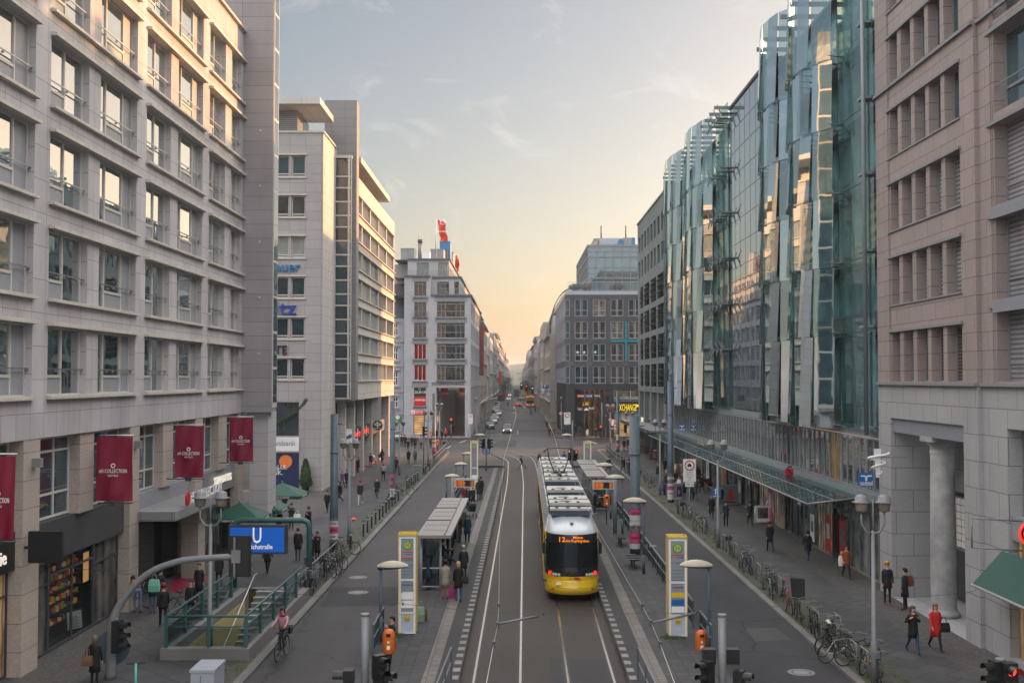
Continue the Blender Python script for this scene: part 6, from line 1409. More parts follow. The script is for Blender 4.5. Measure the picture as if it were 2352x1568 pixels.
def tram():
 Y0=48.9;X0=2.42;ang=math.atan(.0082)
 o=em_('tram',(X0,Y0,0),lb='yellow and white articulated tram, orange number 12 display over its dark windscreen',cat='tram');o.rotation_euler=(0,0,-ang)
 W=1.17;segs=[(0,8.2),(8.7,14.2),(14.7,21.2),(21.7,27.2),(27.7,35.6)]
 def sec(t,z):
  w=W if z<1.4 else W-.03*(z-1.4)
  if z>2.85:w-=(z-2.85)*.3
  x=w*math.sin(t*math.pi/2)*1.0;bul=1.55*(1-abs(math.cos(t*math.pi/2))**.75)
  back=0 if z<1.3 else(z-1.3)*.16
  if z>2.85:back+=((z-2.85)/.55)**1.7*2.0
  if z<.6:back+=.12*(.6-z)/.3
  return(x,bul+back,z)
 zs=[.28,.34,.6,1.0,1.12,1.32,1.62,2.0,2.45,2.58,2.84,2.87,3.0,3.12,3.22,3.3,3.36,3.4]
 ts=[-1,-.93,-.85,-.75,-.62,-.45,-.25,0,.25,.45,.62,.75,.85,.93,1]
 def mf(i,k):
  z=(zs[i]+zs[i+1])/2
  if z<.34:return 2
  if z<1.12:return 0
  if z<2.86:return 2
  return 1
 m=MB();m.grid([[sec(t,z)for t in ts]for z in zs],0,True,mf)
 m.build('nose',['tram_yellow','tram_white','tram_black'],pa7=o)
 m=MB();m.grid([[tuple(Ve(sec(t,z))+Ve((0,-.012,0)))for t in ts if abs(t)<=.76]for z in(1.5,1.7,2.0,2.3,2.5)],0);m.build('windscreen',['tram_glass'],pa7=o)
 m=MB()
 for s in(-1,1):m.grid([[tuple(Ve(sec(s*t,z))+Ve((s*.008,-.008,0)))for t in((.8,.87,.94)if s>0 else(.94,.87,.8))]for z in(1.5,1.9,2.3,2.5)],0)
 for s in(-1,1):
  g=MB();g.grid([[tuple(Ve(sec(s*t,z))+Ve((s*.008,-.008,0)))for t in((.8,.87,.94)if s>0 else(.94,.87,.8))]for z in(1.45,1.9,2.3,2.5)],0);g.build('corner_window',['glass_teal'],pa7=o)
 m=MB();rows=[[tuple(Ve(sec(t,z))*1+Ve((0,-b,0)))for t in ts if abs(t)<=.76]for z,b in((.36,.01),(.42,.05),(.62,.06),(.64,.04),(.88,.04),(.95,.0))];m.grid(rows,0);m.build('bumper',['tram_yellow'],pa7=o)
 m=MB();m.grid([[tuple(Ve(sec(t,z))+Ve((0,-.055,0)))for t in ts if abs(t)<=.76]for z in(.615,.64)],0);m.build('bumper_seam',['dark_wood'],pa7=o)
 m=MB();d=Ve(sec(0,2.7));TX(m,'12',.3,'F',(-.48,d.y-.06),2.68,0,0,.006,fit=.26);TX(m,'Mitte',.15,'F',(.22,d.y-.06),2.765,0,0,.006,fit=.42);TX(m,'Am Kupfergraben',.16,'F',(.2,d.y-.06),2.625,0,0,.006,fit=1.0);m.build('destination_display',['lit_orange'],pa7=o)
 for s in(-1,1):
  c=Ve(sec(s*.62,1.22));m=MB();m.disc((c.x,c.y-.03,c.z),.085,'y',.08,16,0);h=m.build('tail_light',['lit_red'],pa7=o)
  m=MB();
  for k,t in enumerate((.5,.42,.34)):c=Ve(sec(s*t,1.2));m.disc((c.x,c.y-.03,c.z),.055,'y',.08,14,0)
  m.build('headlight',['lamp_clear'],pa7=o)
  c=Ve(sec(s*.9,2.2));m=MB();m.box(c.x+s*.1-.07,c.x+s*.1+.07,c.y-.25,c.y-.1,1.95,2.4);m.tube([(c.x+s*.1,c.y-.15,2.4),(c.x,c.y,2.55)],.03,6);m.build('mirror',['tram_black'],pa7=o)
  c=Ve(sec(s*.5,.68));m=MB();m.box(c.x-.1,c.x+.1,c.y-.08,c.y,.55,.59);m.build('reflector',['reflector_red'],pa7=o)
 c=Ve(sec(-.3,.85));m=MB();m.box(c.x-.2,c.x+.17,c.y-.05,c.y+.03,.76,.86,0);m.box(c.x+.06,c.x+.14,c.y-.054,c.y-.05,.77,.85,1);m.build('front_badge',['letter_white','sign_green'],pa7=o)
 m=MB();c=Ve(sec(0,1.06));m.box(.03,.3,c.y-.03,c.y+.03,1.02,1.1,0);TX(m,'be',.12,'F',(-.1,c.y-.03),1.06,0,0,.004);m.build('city_badge',['sign_red'],pa7=o)
 for s in(-1,1):
  c=Ve(sec(s*.84,.8));mm=MB();t=text_mb('B-4029' if s<0 else '4029',.15,.004);add_mb(mm,t,Mx.Translation(c+Ve((s*.03,-.03,0)))@Mx.Rotation(s*R_(52),4,'Z'),0);mm.build('fleet_number',['black'],pa7=o)
 m=MB();m.tube([(.25,Ve(sec(.1,1.5)).y-.04,1.42),(.5,Ve(sec(.3,1.9)).y-.05,1.95)],.012,5);m.build('wiper',['rubber'],pa7=o)
 m=MB();c=Ve(sec(0,3.2));m.box(-.08,.08,c.y-.05,c.y+.15,3.12,3.3,0);m.disc((0,c.y-.06,3.2),.05,'y',.04,12,1);m.build('camera_housing',['roof_box','tram_black'],pa7=o)
 for i,(a,b)in enumerate(segs):
  ya=a if i else 3.05;
  if i==0:ya=1.55
  m=MB();prof=[(-W,.28),(-W,1.05),(-W,2.84),(-W+.04,3.0),(-W+.17,3.38),(-W+.22,3.42),(W-.22,3.42),(W-.17,3.38),(W-.04,3.0),(W,2.84),(W,1.05),(W,.28)]
  ys=[ya,b]if i else[1.55,3.4,b]
  rings=[]
  for j,y in enumerate(ys):
   if i==0 and j==0:rings.append([(x,y,min(z,2.86))for x,z in prof])
   elif i==0 and j==1:rings.append([(x,y+.2 if z>3 else y,z-.0)for x,z in prof])
   else:rings.append([(x,y,z)for x,z in prof])
  cm=[0,2,1,1,1,3,1,1,1,2,0,2]
  m.loft(rings,0,False,True,lambda ii,k:cm[k])
  sct=m.build('body_section',['tram_yellow','tram_white','tram_black','roof_blue'],pa7=o)
  n=int((b-ya)/1.9)
  for s in(-1,1):
   g=MB();bb=MB()
   for k in range(n):
    y0=ya+.35+(b-ya-.5)*k/n;y1=ya+.35+(b-ya-.5)*(k+1)/n-.18
    g.box(s*W,s*(W+.01),y0,y1,1.25 if k%2==0 else.45,2.7)
   g.build('side_windows' if False else 'window_band',['tram_glass'],pa7=sct)
   g=MB();g.box(s*(W+.001),s*(W+.015),ya+.1,b-.1,2.72,2.84,0);g.build('yellow_rail',['tram_yellow'],pa7=sct)
  if i==0 or i==4:
   for s in(-1,1):
    g=MB();y0=ya+2.2;g.box(s*(W+.011),s*(W+.03),y0,y0+.05,.4,2.7);g.box(s*(W+.011),s*(W+.03),y0+1.3,y0+1.35,.4,2.7);g.box(s*(W+.011),s*(W+.03),y0+.65,y0+.69,.4,2.7);g.build('door_frame',['tram_yellow'],pa7=sct)
  g=MB();
  for s in(-1,1):g.prism([(s*(W-.16),3.38),(s*(W-.06),3.38),(s*(W-.14),3.72),(s*(W-.2),3.72)],ya+(2.0 if i==0 else.1),b-.08,'y',0)
  for s in(-1,1):
   g=MB();g.prism([(s*(W-.2),3.37),(s*(W-.04),3.3),(s*(W-.15),3.72),(s*(W-.2),3.72)],ya+(2.1 if i==0 else.1),b-.08,'y',0);g.build('roof_skirt',['tram_white'],pa7=sct)
  g=MB()
  for yy in(ya+1.6,ya+3.2):
   for s in(-1,1):g.disc((s*.74,yy,.3),.29,'x',.12,16)
  if i in(0,2,4):g.build('wheelset',['rubber'],pa7=sct)
 for i in range(4):
  a,b=segs[i][1],segs[i+1][0];m=MB();
  for k in range(5):yy=a+(b-a)*k/5;m.box(-W+.08+.03*(k%2),W-.08-.03*(k%2),yy,yy+(b-a)/5,.4,3.3)
  m.build('gangway_bellows',['rubber'],pa7=o)
 rb=random.Random(4);y=2.55
 eq=[(2.4,.55,.34,0,.95),(3.3,1.2,.5,0,.95),(4.9,.35,.42,1,1.0),(5.6,1.5,.44,0,.95),(9.3,1.4,.5,0,.95),(11.2,1.6,.36,0,.9),(15.3,1.2,.5,0,.95),(17.0,1.0,.3,1,.9),(18.3,1.8,.46,0,.95),(22.4,1.3,.4,0,.9),(24.3,1.9,.5,0,.95),(28.5,1.8,.44,0,.95),(31,1.2,.34,1,.9),(33,1.6,.4,0,.9)]
 for y,l,h,k,w in eq:
  m=MB();z=3.42;m.box(-w*.93,w*.93,y,y+l,z,z+h*.72,1);m.box(-w*.98,w*.98,y-.04,y+l+.04,z+h*.72,z+h,0 if not k else 1)
  if l>1:m.disc((-.2,y+l/2,z+h+.005),.3,'z',.01,18,2)
  for q in range(3):m.box(-.7+q*.5,-.55+q*.5,y+.06,y+.2,z+h,z+h+.05,1)
  m.build('roof_unit',['roof_box','roof_blue','frame_dark'],pa7=o)
 m=MB();py=20.;m.tube([(-.35,py,3.95),(.35,py,3.95)],.05,6);m.tube([(0,py-1.2,3.75),(0,py+.2,4.1),(0,py+.2,4.1)],.06,6)
 m.box(-.5,.5,py-.3,py+.5,3.75,3.9)
 for s in(-1,1):m.tube([(s*.3,py,3.95),(s*.62,py+1.2,4.75),(s*.7,py-.3,5.35)],[.045,.035,.03],6)
 m.tube([(0,py-2.6,3.95),(0,py-.1,3.98)],.08,6)
 for yy in(-.3,.05):m.tube([(-.95,py+yy,5.12),(-.72,py+yy,5.36),(0,py+yy,5.4),(.72,py+yy,5.36),(.95,py+yy,5.12)],.03,6)
 m.build('pantograph',['tram_black'],pa7=o)
 return o
tram()
def car(body,x,y,rz,lb,front=None,rear=None,L_=4.1,Wd=1.75,Ht=1.5,van=0,gp7=None,z=.0,cat='car'):
 o=em_('car' if cat=='car' else cat,(x,y,z),rz,lb=lb,cat=cat,gp7=gp7);w=Wd/2
 def ring(yy,zb,zt,ww,tt):return[(-ww,yy,zb),(-ww,yy,(zb+zt)*.5),(-ww*.97,yy,zt-.06),(-ww*.85,yy,zt),(ww*.85,yy,zt),(ww*.97,yy,zt-.06),(ww,yy,(zb+zt)*.5),(ww,yy,zb)]
 f=-L_/2;r=L_/2
 hood=.78 if not van else 1.0;belt=.92 if not van else 1.15
 m=MB();m.loft([ring(f+.0,.32,.62,w*.8,0),ring(f+.12,.22,.72,w*.94,0),ring(f+.5,.2,hood,w,0),ring(f+L_*.27,.2,belt,w,0),ring(r-.5,.2,belt+.03,w,0),ring(r-.12,.24,belt,w*.95,0),ring(r,.34,belt-.14,w*.84,0)],0)
 m.build('body',[body],pa7=o)
 a0,a1,a2,a3=(f+L_*.24,f+L_*.42,r-.75,r-.16)if not van else(f+.5,f+1.15,r-.25,r-.1)
 def ring2(yy,z0,z1,ww,wt):return[(-ww,yy,z0),(-wt,yy,z1),(wt,yy,z1),(ww,yy,z0)]
 m=MB();zb=belt-.04
 P=[(-w*.93,a0,zb),(w*.93,a0,zb),(w*.95,a3,zb),(-w*.95,a3,zb)];T=[(-w*.74,a1,Ht-.05),(w*.74,a1,Ht-.05),(w*.76,a2,Ht-.05),(-w*.76,a2,Ht-.05)]
 for i in range(4):m.quad([P[i],P[(i+1)%4],T[(i+1)%4],T[i]],0)
 m.build('windows',['car_glass'],pa7=o)
 m=MB();m.loft([[(p[0]*1.01,p[1]-.02,Ht-.06)if i<2 else(p[0]*1.01,p[1]+.02,Ht-.06)for i,p in enumerate(T)],[(p[0]*.94,p[1]*.97+.02,Ht)for p in T]],0,False)
 for i in range(4):m.tube([P[i],T[i]],.035,5,0)
 for s in(-1,1):m.tube([(s*w*.945,(a0+a3)/2,zb),(s*w*.76,(a1+a2)/2,Ht-.05)],.035,5,0)
 m.build('roof',[body],pa7=o)
 for s in(-1,1):
  for yy in(f+.78,r-.72):
   m=MB();m.torus((s*(w-.1),yy,.31),.235,.085,'x',16,6);wh=m.build('wheel',['rubber'],pa7=o);m=MB();m.disc((s*(w-.06),yy,.31),.19,'x',.06,12);m.build('rim',['aluminium'],pa7=wh)
  m=MB();m.box(s*w,s*(w+.16),a0+.1,a0+.2,belt-.02,belt+.12);m.build('mirror',[body],pa7=o)
  m=MB();m.disc((s*w*.7,f+.06,.6),.1 if front else.11,'y',.12,12);m.build('headlight',[front or 'lamp_off'],pa7=o)
  m=MB();m.box(s*w*.62,s*w*.88,r-.06,r+.02,.62,.85);m.build('tail_light',[rear or 'reflector_red'],pa7=o)
 m=MB();m.box(-.26,.26,f-.03,f+.02,.4,.5);m.box(-w*.6,w*.6,f+.02,f+.03,.3,.38,1);m.build('number_plate',['plate','black'],pa7=o)
 return o
q=oZ(*A(700,722),0)
car('car_blue',q[0],q[1]+2.05,0,'dark small car driving towards the camera with yellow headlights on',front='headlamp',Ht=1.55)
pk=[((430,655),'car_black','dark compact car, nearest in the left parked row'),((478,572),'car_silver','silver car parked second in the left row'),((505,520),'car_silver','silver car parked third in the left row'),((560,448),'car_silver','silver car standing out of line, fourth in the left parked row'),((505,396),'car_grey','grey car parked fifth in the left row'),((520,372),'car_silver','silver estate parked sixth in the left row'),((530,340),'car_silver','silver car parked seventh in the left row'),((535,318),'car_white','white van at the far end of the left parked row')]
for i,(p,mt,lab)in enumerate(pk):
 q=oZ(*A(*p),0);car(mt,q[0]+(.1 if i else 0),q[1]+2.05,0,lab,gp7='cars parked along the left kerb of the far street',van=1 if i==7 else 0,Ht=1.9 if i==7 else 1.5)
for p,mt,lab,fr,re,van in(((895,303),'car_blue','dark blue car braking in the middle of the far street',None,'brake_red',0),((860,290),'car_red','red car braking just ahead of the dark blue one',None,'brake_red',0),((722,197),'car_white','white car with lit headlights coming down the far street','headlamp_white',None,0),((738,132),'car_white','white car with headlights, behind the nearer oncoming one','headlamp_white',None,0),((700,88),'car_silver','silver van farthest in the oncoming lane','headlamp',None,1),((900,98),'car_black','black van with orange lights beyond the yellow bus',None,'indicator',1)):
 q=oZ(*A(*p),0);car(mt,q[0],q[1]+2.05*(1 if fr else 1),0 if fr or not re else 0,lab,front=fr,rear=None,van=van,Ht=1.9 if van else 1.45)if fr else car(mt,q[0],q[1]+2.05,math.pi,lab,rear=re,van=van,Ht=1.9 if van else 1.45)
q=oZ(*A(940,198),0);car('car_grey',q[0],q[1],R_(90),'dark car crossing the far street sideways beside the yellow bus')
q=oZ(*CR(1400,1550,4.48)(850,950),0);car('car_silver',q[0]-1.2,q[1],R_(-75),'silver car parked in the side street behind the blue post')
def boxvan(x,y,w,l,h,mat,lab,cat,wind='car_glass',lights=None,stripe=None,name='delivery_truck'):
 o=em_(name,(x,y,0),lb=lab,cat=cat);m=MB();m.loft([[(-w/2,0,.45),(w/2,0,.45),(w/2,0,h-.12),(w/2-.12,0,h),(-w/2+.12,0,h),(-w/2,0,h-.12)],[(-w/2,l,.45),(w/2,l,.45),(w/2,l,h-.12),(w/2-.12,l,h),(-w/2+.12,l,h),(-w/2,l,h-.12)]],0,False);m.build('body',[mat],pa7=o)
 for s in(-1,1):
  for yy in(1.2,l-1.2):m=MB();m.disc((s*(w/2-.15),yy,.48),.48,'x',.3,14);m.build('wheel',['rubber'],pa7=o)
 return o
q=oZ(*A(1060,308),0);wb_=2.5
o=boxvan(q[0],q[1],2.5,11.5,3.75,'tram_yellow','yellow double-deck bus seen from behind with red tail lights on','bus',name='bus')
m=MB();m.box(-1.15,1.15,-.03,-.003,2.45,3.2);m.build('rear_window',['tram_glass'],pa7=o);m=MB();m.box(-1.2,1.2,-.03,-.003,1.25,2.3);m.build('engine_panel',['tram_black'],pa7=o)
m=MB();m.box(-1.0,1.0,-.05,-.031,2.75,2.95);m.build('destination_display',['lamp_off'],pa7=o)
for s in(-1,1):
 for z in(.9,3.3):m=MB();m.disc((s*.95,-.05,z),.16,'y',.08,12);m.build('tail_light',['brake_red'],pa7=o)
for s in(-1,1):
 for z0,z1 in((1.4,2.1),(2.6,3.3)):m=MB();m.box(s*1.25,s*1.26,.4,11,z0,z1);m.build('side_window',['tram_glass'],pa7=o)
q=oZ(*A(838,122),0);o=boxvan(q[0],q[1],2.4,6,3.1+.5,'tram_yellow','yellow parcel truck seen from behind in the middle of the far street','truck');m=MB();TX(m,'DHL',.8,'F',(0,-.02),2.3,0,0,.01);m.build('lettering',['sign_red'],pa7=o)
q=oZ(*A(985,130),0);o=boxvan(q[0]+.4,q[1]+20,3.6,6,2.9,'tram_yellow','yellow parcel truck half hidden by the bus','truck')
q=oZ(*A(640,165),0);o=boxvan(q[0],q[1],4.5,2.5,2.4,'flag_red','red and white builders container at the left kerb of the far street','container',name='container')
q=oZ(*A(835,60),0);o=boxvan(q[0]+.5,560,2.6,8,4.2,'pole_blue','tall blue vehicle far away in the middle of the street','truck')
def make_bike(basket=None,seatm='black',fr='bike_black'):
 o=em_('bicycle');R=.34
 for yy,nm in((-.53,'wheel'),(.53,'wheel')):
  m=MB();m.torus((0,yy,R),R-.02,.02,'x',22,5);w=m.build('wheel',['rubber'],pa7=o)
  m=MB();m.torus((0,yy,R),R-.045,.01,'x',22,4);m.disc((0,yy,R),.03,'x',.09,8)
  for k in range(9):a=k*math.pi*2/9;m.tube([(0,yy,R),(0,yy+(R-.05)*math.cos(a),R+(R-.05)*math.sin(a))],.003,3,cap=False)
  m.build('rim',['galv'],pa7=w)
 bb=(0,.08,.3);st=(0,.25,.74);hd=(0,-.36,.78);hl=(0,-.41,.62)
 m=MB()
 for a,b in((bb,st),(st,hd),(bb,hl),((0,.53,R),bb),((0,.53,R),st),(hd,hl)):m.tube([a,b],.017,6)
 m.tube([hl,(0,-.47,.5),(0,-.53,R)],.015,5);m.tube([st,(0,.28,.88)],.012,5)
 m.build('frame',[fr],pa7=o)
 m=MB();m.loft([[(-.025,.12,.9),(.025,.12,.9),(.02,.12,.93),(-.02,.12,.93)],[(-.06,.3,.9),(.06,.3,.9),(.055,.3,.95),(-.055,.3,.95)],[(-.07,.4,.91),(.07,.4,.91),(.06,.4,.96),(-.06,.4,.96)]],0);m.build('saddle',[seatm],pa7=o)
 m=MB();m.tube([(0,-.36,.78),(0,-.34,.98)],.013,5);m.tube([(-.29,-.18,1.0),(-.2,-.33,1.03),(0,-.36,.98),(.2,-.33,1.03),(.29,-.18,1.0)],.012,5)
 m.tube([(-.29,-.18,1.0),(-.29,-.08,.99)],.018,5,1);m.tube([(.29,-.18,1.0),(.29,-.08,.99)],.018,5,1);m.build('handlebar',['galv','black'],pa7=o)
 m=MB();
 for s in(-1,1):m.tube([(s*.05,.3,.72),(s*.06,.72,.72),(s*.03,.53,R)],.006,4)
 m.torus((.045,.08,.3),.08,.008,'x',14,4);m.tube([(.08,.08,.3),(.09,.08,.14)],.01,4);m.box(.06,.15,.03,.13,.12,.15);m.tube([(-.08,.08,.3),(-.09,.08,.46)],.01,4);m.box(-.15,-.06,.03,.13,.45,.48);m.tube([(0,.75,.62),(0,.86,.5),(0,.89,.35)],.016,4);m.build('carrier',['black'],pa7=o)
 if basket:
  m=MB();y0,y1,z0,z1=(-.72,-.42,.75,.98)if basket[0]=='f' else(.42,.78,.74,.98);t=.006
  if basket[1]=='solid':
   m.box(-.17,.17,y0,y1,z0,z0+.01);m.box(-.18,-.17,y0,y1,z0,z1);m.box(.17,.18,y0,y1,z0,z1);m.box(-.17,.17,y0-.01,y0,z0,z1);m.box(-.17,.17,y1,y1+.01,z0,z1)
  else:
   for k in range(4):z=z0+(z1-z0)*k/3;m.tube([(-.18,y0,z),(.18,y0,z),(.18,y1,z),(-.18,y1,z)],t,4,closed=True)
   for k in range(6):
    x=-.18+.36*k/5;m.tube([(x,y0,z0),(x,y0,z1)],t*.7,3);m.tube([(x,y1,z0),(x,y1,z1)],t*.7,3);m.tube([(x,y0,z0),(x,y1,z0)],t*.7,3)
  m.build('basket',[basket[2]],pa7=o)
 return o
BP={'plain':make_bike(),'fwire':make_bike(('f','wire','galv')),'rsolid':make_bike(('r','solid','bike_black')),'fcrate':make_bike(('f','solid','bike_black')),'rwire':make_bike(('r','wire','bike_black'))}
used_b=set()
def bike(kind,x,y,rz,lb,color='bike_black',seat=None,z=.12,lean=.06,gp7='bicycles parked along the kerbs'):
 P=BP[kind];rm={'bike_black':color}
 if seat:rm['black']='black'
 if kind not in used_b and color=='bike_black':
  used_b.add(kind);o=P
 else:o=copy_tree(P,remap={'bike_black':color}if color!='bike_black' else None)
 o.location=(x,y,z);o.rotation_euler=(0,lean,R_(rz));tag(o,lb,'bicycle',gp7)
 if seat:
  for c in CHD[o]:
   if c.name.startswith('saddle'):
    c.material_slots[0].link='OBJECT';c.material_slots[0].material=M_(seat)
 return o
def subway():
 x0,x1,y0,y1=PIT;org=((x0+x1)/2,y0,.12)
 o=em_('subway_entrance',org,lb='railed subway stair with teal posts, glass panels and concrete kerb',cat='stairway')
 m=MB();t=.3
 m.box(x0-.05,x0+t-.0,y0,y1-2.2,-5,.5,0);m.box(x1-t,x1+.05,y0,y1-2.2,-5,.5,0);m.box(x0-.05,x1+.05,y0-.35,y0,-5,.5,0)
 m.build('plinth',['step_stone'],pa7=o,og=org)
 m=MB();n=26;sy=(y1-y0-1)/n
 for i in range(n):
  yy=y1-.4-i*sy;z=.1-i*.17;m.box(x0+t+.01,x1-t-.01,yy-sy,yy,z-.6,z-.02,0);m.box(x0+t+.01,x1-t-.01,yy-sy-.02,yy-sy+.05,z-.04,z-.01,1)
 m.quad([(x0,y1-.4,.1),(x1,y1-.4,.1),(x1,y1,.12),(x0,y1,.12)],0)
 m.build('steps',['step_stone','white_paint'],pa7=o,og=org)
 m=MB();m.box(x0+t,x0+t+.02,y0,y1-3,-5,.1);m.build('tiled_wall',['tile_cream'],pa7=o,og=org)
 m=MB();m.disc((x0+t+.15,y0+3.2,-.8),.16,'x',.1,14);m.build('stair_lamp',['lit_amber'],pa7=o,og=org)
 m=MB()
 posts=[(x0+.1,y0-.15),(x1-.1,y0-.15),((x0+x1)/2+.1,y0-.15)]+[(x0+.1,y0-.15+k*2.2)for k in range(1,5)]+[(x1-.1,y0-.15+k*2.2)for k in range(1,5)]
 for x,y in posts:
  g=MB();w=.055;g.box(x-w,x+w,y-w,y+w,.5,1.55);g.build('post',['teal_paint'],pa7=o,og=org)
 g=MB();ye=y1-3.2
 for z in(1.55,1.2):
  g.tube([(x0+.1,ye,z),(x0+.1,y0-.15,z),(x1-.1,y0-.15,z),(x1-.1,ye,z)],.045 if z>1.3 else.03,8)
 g.build('handrail',['teal_paint'],pa7=o,og=org)
 g=MB()
 for(xa,xb)in((x0+.16,(x0+x1)/2+.05),((x0+x1)/2+.16,x1-.16)):g.box(xa,xb,y0-.16,y0-.14,.55,1.15)
 g.build('glass_panel',['glass_clear'],pa7=o,og=org)
 for x in(x0+.1,x1-.1):
  g=MB()
  for k in range(4):g.box(x-.01,x+.01,y0-.05+k*2.2,y0+1.95+k*2.2,.55,1.15)
  g.build('glass_panel',['glass_clear'],pa7=o,og=org)
 for x in(x0+.5,x1-.5):
  g=MB();g.tube([(x,y1-1.5,1.0),(x,y1-2.0,1.0),(x,y0+4,-1.6)],.025,6);g.build('inner_handrail',['aluminium'],pa7=o,og=org)
 Y=51.9;xa,xb=x0+.0,x1+.0;zt=3.15
 fo=em_('subway_sign',((xa+xb)/2,Y,.12),lb='blue lit subway sign with a white U hanging in a teal frame',cat='sign');fg=((xa+xb)/2,Y,.12)
 g=MB();r=.3;g.tube([(xa-.85,Y,.1),(xa-.85,Y,zt-r),(xa-.85+r*.3,Y,zt-r*.3),(xa-.85+r,Y,zt),(xb-.35-r,Y,zt),(xb-.35-r*.3,Y,zt-r*.3),(xb-.35,Y,zt-r),(xb-.35,Y,.1)],.13,10);g.build('frame',['teal_paint'],pa7=fo,og=fg)
 a=oY(*L3(1335,808),Y-.2);b=oY(*L3(1650,665),Y-.2)
 g=MB();g.box(a[0]-.08,b[0]+.1,Y-.22,Y+.2,a[2]-.08,b[2]+.1);g.build('sign_box',['frame_dark'],pa7=fo,og=fg)
 g=MB();g.box(a[0],b[0],Y-.24,Y-.221,a[2],b[2]);g.build('sign_face',['u_blue'],pa7=fo,og=fg)
 g=MB();c=(a[0]+b[0])/2;k=(b[0]-a[0])/315;TX(g,'U',1.0,'F',(c,Y-.25),b[2]-50*k,0,0,.004,xs=1.1,fit=50*k);TX(g,'Friedrichstraße',.3,'F',(c-.1,Y-.25),b[2]-112*k,0,0,.004,fit=205*k);g.build('lettering',['lit_white'],pa7=fo,og=fg)
subway()
def mushroom(p,h,lab,rz=0,s=1.0):
 o=em_('platform_lamp',p,R_(rz),lb=lab,cat='street lamp',gp7='platform lamps with shell-shaped heads');m=MB();m.tube([(0,0,0),(0,0,h-.12)],.055*s,10);m.tube([(0,0,0),(0,0,.9)],.075*s,10);m.build('pole',['pole_blue'],pa7=o)
 m=MB();rows=[]
 for i in range(7):
  u_=i/6;yy=-.12+1.1*u_-.1;w=.22*math.sin(math.pi*min(1,max(0.08,u_*.92+.06)))**.6;rows.append([(w*math.cos(t),yy+.1,h+.0+.21*math.sin(t)*math.sin(math.pi*(u_*.9+.05))**.7)for t in[math.pi*k/8 for k in range(9)]])
 m.grid(rows,0);m.build('lamp_shade',['shade_cream'],pa7=o)
 m=MB();m.loft([[(-.1,-.12,h-.02),(.1,-.12,h-.02),(.25,.4,h-.02),(.1,.98,h-.02),(-.1,.98,h-.02),(-.25,.4,h-.02)],[(-.08,-.1,h-.1),(.08,-.1,h-.1),(.18,.4,h-.08),(.08,.8,h-.05),(-.08,.8,h-.05),(-.18,.4,h-.08)]],0);m.build('lamp_base',['pole_blue'],pa7=o);o.rotation_euler=(0,0,R_(90 if rz==180 else-90));return o
Bq=CR(1500,1750,2.6133);K=CR(2400,2000,2.145);C5=CR(950,1900,1.887);C22=CR(1500,2200,2.953)
def ground(v,z):return oZ(*v,z)
def lampfrom(headpx,c,basepx,lab,rz,z=.25):
 b=oZ(*c(*basepx),z);t=oY(*c(*headpx),b[1]);mushroom(b,t[2]-z-.0,lab,rz)
lampfrom((75,190),C22,(65,1080),'lamp with cream shell head left of the nearest left pylon',0)
lampfrom((925,560),K,(935,1300),'lamp with cream shell head right of the nearest right pylon, beside the orange bin',180)
lampfrom((372,12),K,(375,630),'lamp on the right platform fence behind the near pylon and bench',180)
T2=CR(2050,1750,2.24)
lampfrom((983,360),T2,(985,860),'lamp beside the right bench nearer the display board',180)
lampfrom((880,250),T2,(880,725),'lamp at the near corner of the right tram shelter',180)
lampfrom((747,405),Bq,(747,640),'lamp standing left of the orange departure board',0)
lampfrom((845,280),Bq,(845,520),'lamp just beyond the orange departure board on the left platform',0)
lampfrom((925,170),Bq,(925,430),'lamp close to the far left pylon',0)
A=CR(1850,1550,3.92);E5=CR(2200,1550,3.92)
p=oZ(*A(180,1250),.25);t=oY(*A(185,800),p[1]);mushroom((p[0]+.15,121,.12),3.4,'lamp whose head shows above the far left pylon',0)
mushroom((5.75,121,.12),3.4,'lamp whose head shows above the far right pylon',180)
def post(c,bx,tp,r,lab,z=.12,sticker=None,name='catenary_post'):
 b=oZ(*c(*bx),z);t=oY(*c(*tp),b[1]);o=em_(name,b,lb=lab,cat='post',gp7='tall blue-grey catenary posts');h=t[2]-z
 m=MB();m.tube([(0,0,0),(0,0,h*.35),(0,0,h*.355),(0,0,h)],[r*1.08,r*1.08,r,r],18);m.disc((0,0,h+.02),r*.9,'z',.04,16);m.build('shaft',['pole_blue'],pa7=o)
 m=MB();m.tube([(0,0,h*.72),(0,0,h*.725)],r*1.15,16);m.tube([(r,-.1,h-.5),(r+.25,-.1,h-.5)],.03,5);m.build('clamp',['frame_dark'],pa7=o)
 if sticker:
  m=MB();z0,z1=sticker;k=8;
  for i in range(k):m.tube([(0,0,z0+(z1-z0)*i/k),(0,0,z0+(z1-z0)*(i+.93)/k)],r*1.1+.006,18,rp.randint(0,3),cap=False)
  for i in range(3):TX(m,('nation','gro','ina')[i],.22,'F',(0,-r*1.1-.012),z0+(z1-z0)*(.25+.27*i),0,4,.003,fit=r*1.3)
  m.build('poster_wrap',['poster_white','poster_pink','poster_white','poster_grey','black'],pa7=o)
 return o
rp=random.Random(9)
post(L6,(700,1270),(707,122),.21,'thick blue post with pink poster wrap beside the near left bicycles',sticker=(.55,1.9))
post(L6,(1190,830),(1190,15),.19,'blue post with white poster wrap on the left pavement, second from the camera',sticker=(.2,2.0))
post(CR(1400,1550,4.48),(1500,1180),(1495,110),.2,'blue post in front of the corner department store',sticker=(.3,2.2))
post(T2,(1100,1040),(1105,-190),.26,'thickest blue post, white and pink posters, on the right platform edge',z=.25,sticker=(.3,2.7))
post(G3,(410,800),(410,-280),.22,'blue post with torn posters on the right pavement near the glass store',sticker=(.2,2.2))
post(E5,(1065,1010),(1068,65),.2,'blue post with posters before the yellow exchange sign',sticker=(.3,2.3))
